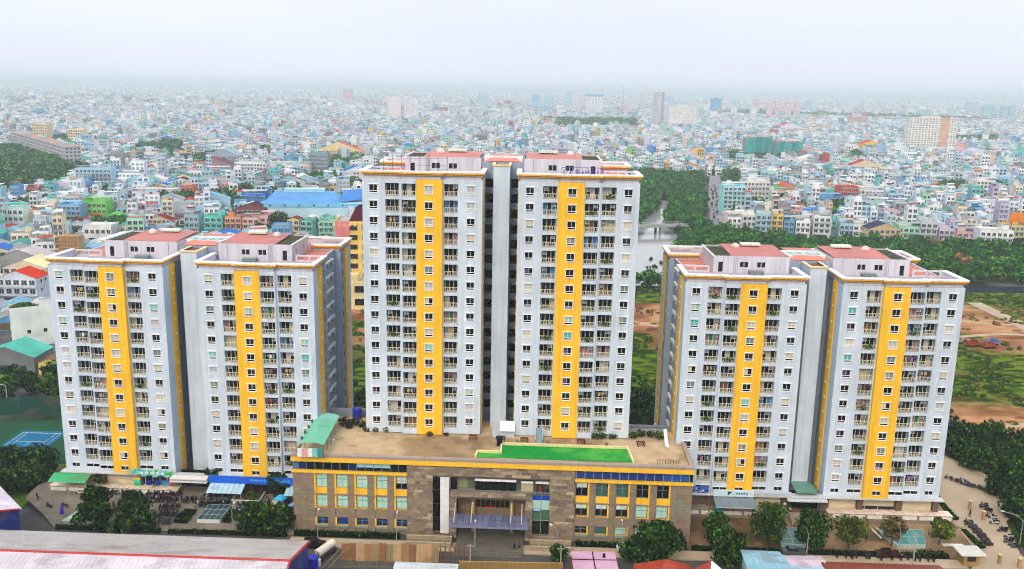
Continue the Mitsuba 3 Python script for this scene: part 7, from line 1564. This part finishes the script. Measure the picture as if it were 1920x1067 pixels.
put('wall', (MB().box(0, 62, 0, 42, -.3, 10.5, (176, 214, 230)), 'city_paint'), bwk, T); m = MB().quad((-1, -.5, 10.4), (47, -.5, 10.4), (40, 20, 16), (4, 20, 16), (92, 150, 208)).quad((-1, 42, 10.4), (47, 42, 10.4), (40, 20, 16), (4, 20, 16), (60, 136, 214)).tri((-1, -.5, 10.4), (-1, 42, 10.4), (4, 20, 16), (100, 170, 220)).tri((47, -.5, 10.4), (47, 42, 10.4), (40, 20, 16), (100, 170, 220)); put('roof', (m, 'city_paint'), bwk, T)
put('roof', (MB().box(10, 36, 17, 23, 15.4, 17.8, (150, 206, 230), (214, 220, 190)), 'city_paint'), bwk, T); put('roof', (MB().quad((47, 2, 11), (62, 8, 12.5), (62, 36, 16), (47, 36, 15), (70, 130, 204)), 'city_paint'), bwk, T)
put('blue_band', (MB().box(-.5, 62.5, -.6, -.2, 8.2, 10.4, (110, 186, 224)), 'city_paint'), bwk, T)
for i in range(6): put('window', (MB().box(3 + i * 9, 4.2 + i * 9, -.8, -.55, 8.8, 9.8, (60, 80, 100)), 'city_paint'), bwk, T)
for nm, lab, x, y, w, h in (('left', 'left half of the teal netted building under construction', 304.3, 1136, 33, 30), ('right', 'right half of the teal netted building under construction', 344.4, 1146, 37, 25)):
    k_ = holder('construction_block', lab, 'building'); T = TR(x, y, 0, 0)
    put('core', (MB().box(-w / 2 + 1, w / 2 - 1, 1, 18, -.3, h - 1, (150, 140, 136)), 'city_paint'), k_, T)
    for i in range(8): a = -w / 2 + w * i / 8; put('net', (MB().box(a + .1, a + w / 8 - .1, -.3, 0, 0, h - R.uniform(0, 2.5), tuple(np.array((40, 150, 150)) * R.uniform(.85, 1.1))), 'city_paint'), k_, T)
    m = MB()
    for i in range(12): a = -w / 2 + w * (i + .5) / 12; m.box(a - .25, a + .25, 1, 1.5, h - 1, h + R.uniform(2, 4.5), (196, 110, 110))
    put('starter_columns', (m, 'city_paint'), k_, T)
for l, x, y, h in (('thin red crane mast above the teal netted building', 326, 1138, 44), ('radio mast on the hazy skyline', 386, 3300, 97)):
    k_ = holder('mast', l, 'mast'); put('shaft', (MB().tube([(x, y, 0), (x, y, h)], [1.4 if y > 2000 else .6, .7 if y > 2000 else .5], (170, 120, 120), 5), 'city_paint'), k_); put('crossbar', (MB().box(x - 4, x + 4, y - .3, y + .3, h * .8, h * .8 + .6, (170, 120, 120)), 'city_paint'), k_)
gable('very long low grey roofed hall across the right town', 'warehouse', [(366, 866), (512, 846), (522, 874), (370, 892)], 8, 10.5, (190, 200, 210), (150, 168, 184), None, 0, 'long_hall')
k_ = holder('timber_house', 'unfinished house wrapped in orange bamboo scaffolding behind the left block', 'house'); T = TR(-212, 422.5, 0, .1)
put('core', (MB().box(-4.6, 4.6, .6, 8, -.3, 11, (176, 150, 110)), 'city_paint'), k_, T)
for i in range(9): put('scaffold_pole', (MB().tube([(-5 + i * 1.25, .2, 0), (-5 + i * 1.25 + R.uniform(-.2, .2), .2, 12 + R.uniform(-1, 1.6))], .13, (186, 110, 60), 4), 'paint'), k_, T)
for i in range(6): put('ledger', (MB().tube([(-5.4, .1, 1.8 + i * 1.9), (5.4, .1, 1.8 + i * 1.9 + R.uniform(-.3, .3))], .12, (206, 150, 90), 4), 'paint'), k_, T)
# market street with its awnings in the left town
VV = []; m = MB()
for i in range(90):
    t = R.random(); x, y = -219 + 66 * t + R.uniform(-6, 6), 505 + 255 * t + R.uniform(-3, 3); c = R.choice([(40, 60, 120), (60, 60, 70), (170, 50, 50), (220, 220, 220), (40, 40, 50), (90, 110, 160), (60, 120, 120)]); m.obox(x, y, .9, .35, 0, 1.5, 1.3, c)
put('street_traffic', (m, 'paint'), label='crowded dark traffic filling the slanting street in the left town', category='traffic', kind='stuff')
strip('slanting_street', [(-225, 505), (-162, 760)], [(-211, 505), (-148, 760)], -.1, 'asphalt', label='slanting busy street in the left town', category='street')
# vehicles on the straight road
for i in range(26):
    t = i / 26 * .75 + R.uniform(0, .02); yy_ = 560 + 350 * t; f = (yy_ - 553) / 367; xl, xr = 121 + 78 * f, 131.5 + 73.5 * f; x = xl + (xr - xl) * (R.choice((.25, .38)), R.choice((.62, .75)))[i % 2]
    k_ = holder('road_vehicle', f"{ORD[i // 2]} small vehicle from the canal end, {('left', 'right')[i % 2]} lane of the straight road", 'vehicle', 'vehicles on the straight road'); c = R.choice([(60, 60, 66), (150, 150, 156), (200, 200, 204), (40, 44, 56), (110, 40, 40)]); put('body', (MB().obox(x, yy_, .8, 1.9, .25, 1.0, -.21, c).obox(x, yy_ - .2, .7, 1.0, 1.0, 1.5, -.21, (40, 46, 54)), 'paint'), k_)

# ---------------------------------------------------------------- the air
scene['haze'] = {'type': 'cube', 'to_world': T4().translate([0, 5500, 60]).scale([11800, 6100, 66]), 'bsdf': {'type': 'null'}, 'interior': {'type': 'ref', 'id': 'air'}}
labels['haze'] = {'label': 'pale bluish haze thickening towards the horizon', 'category': 'haze', 'kind': 'stuff'}
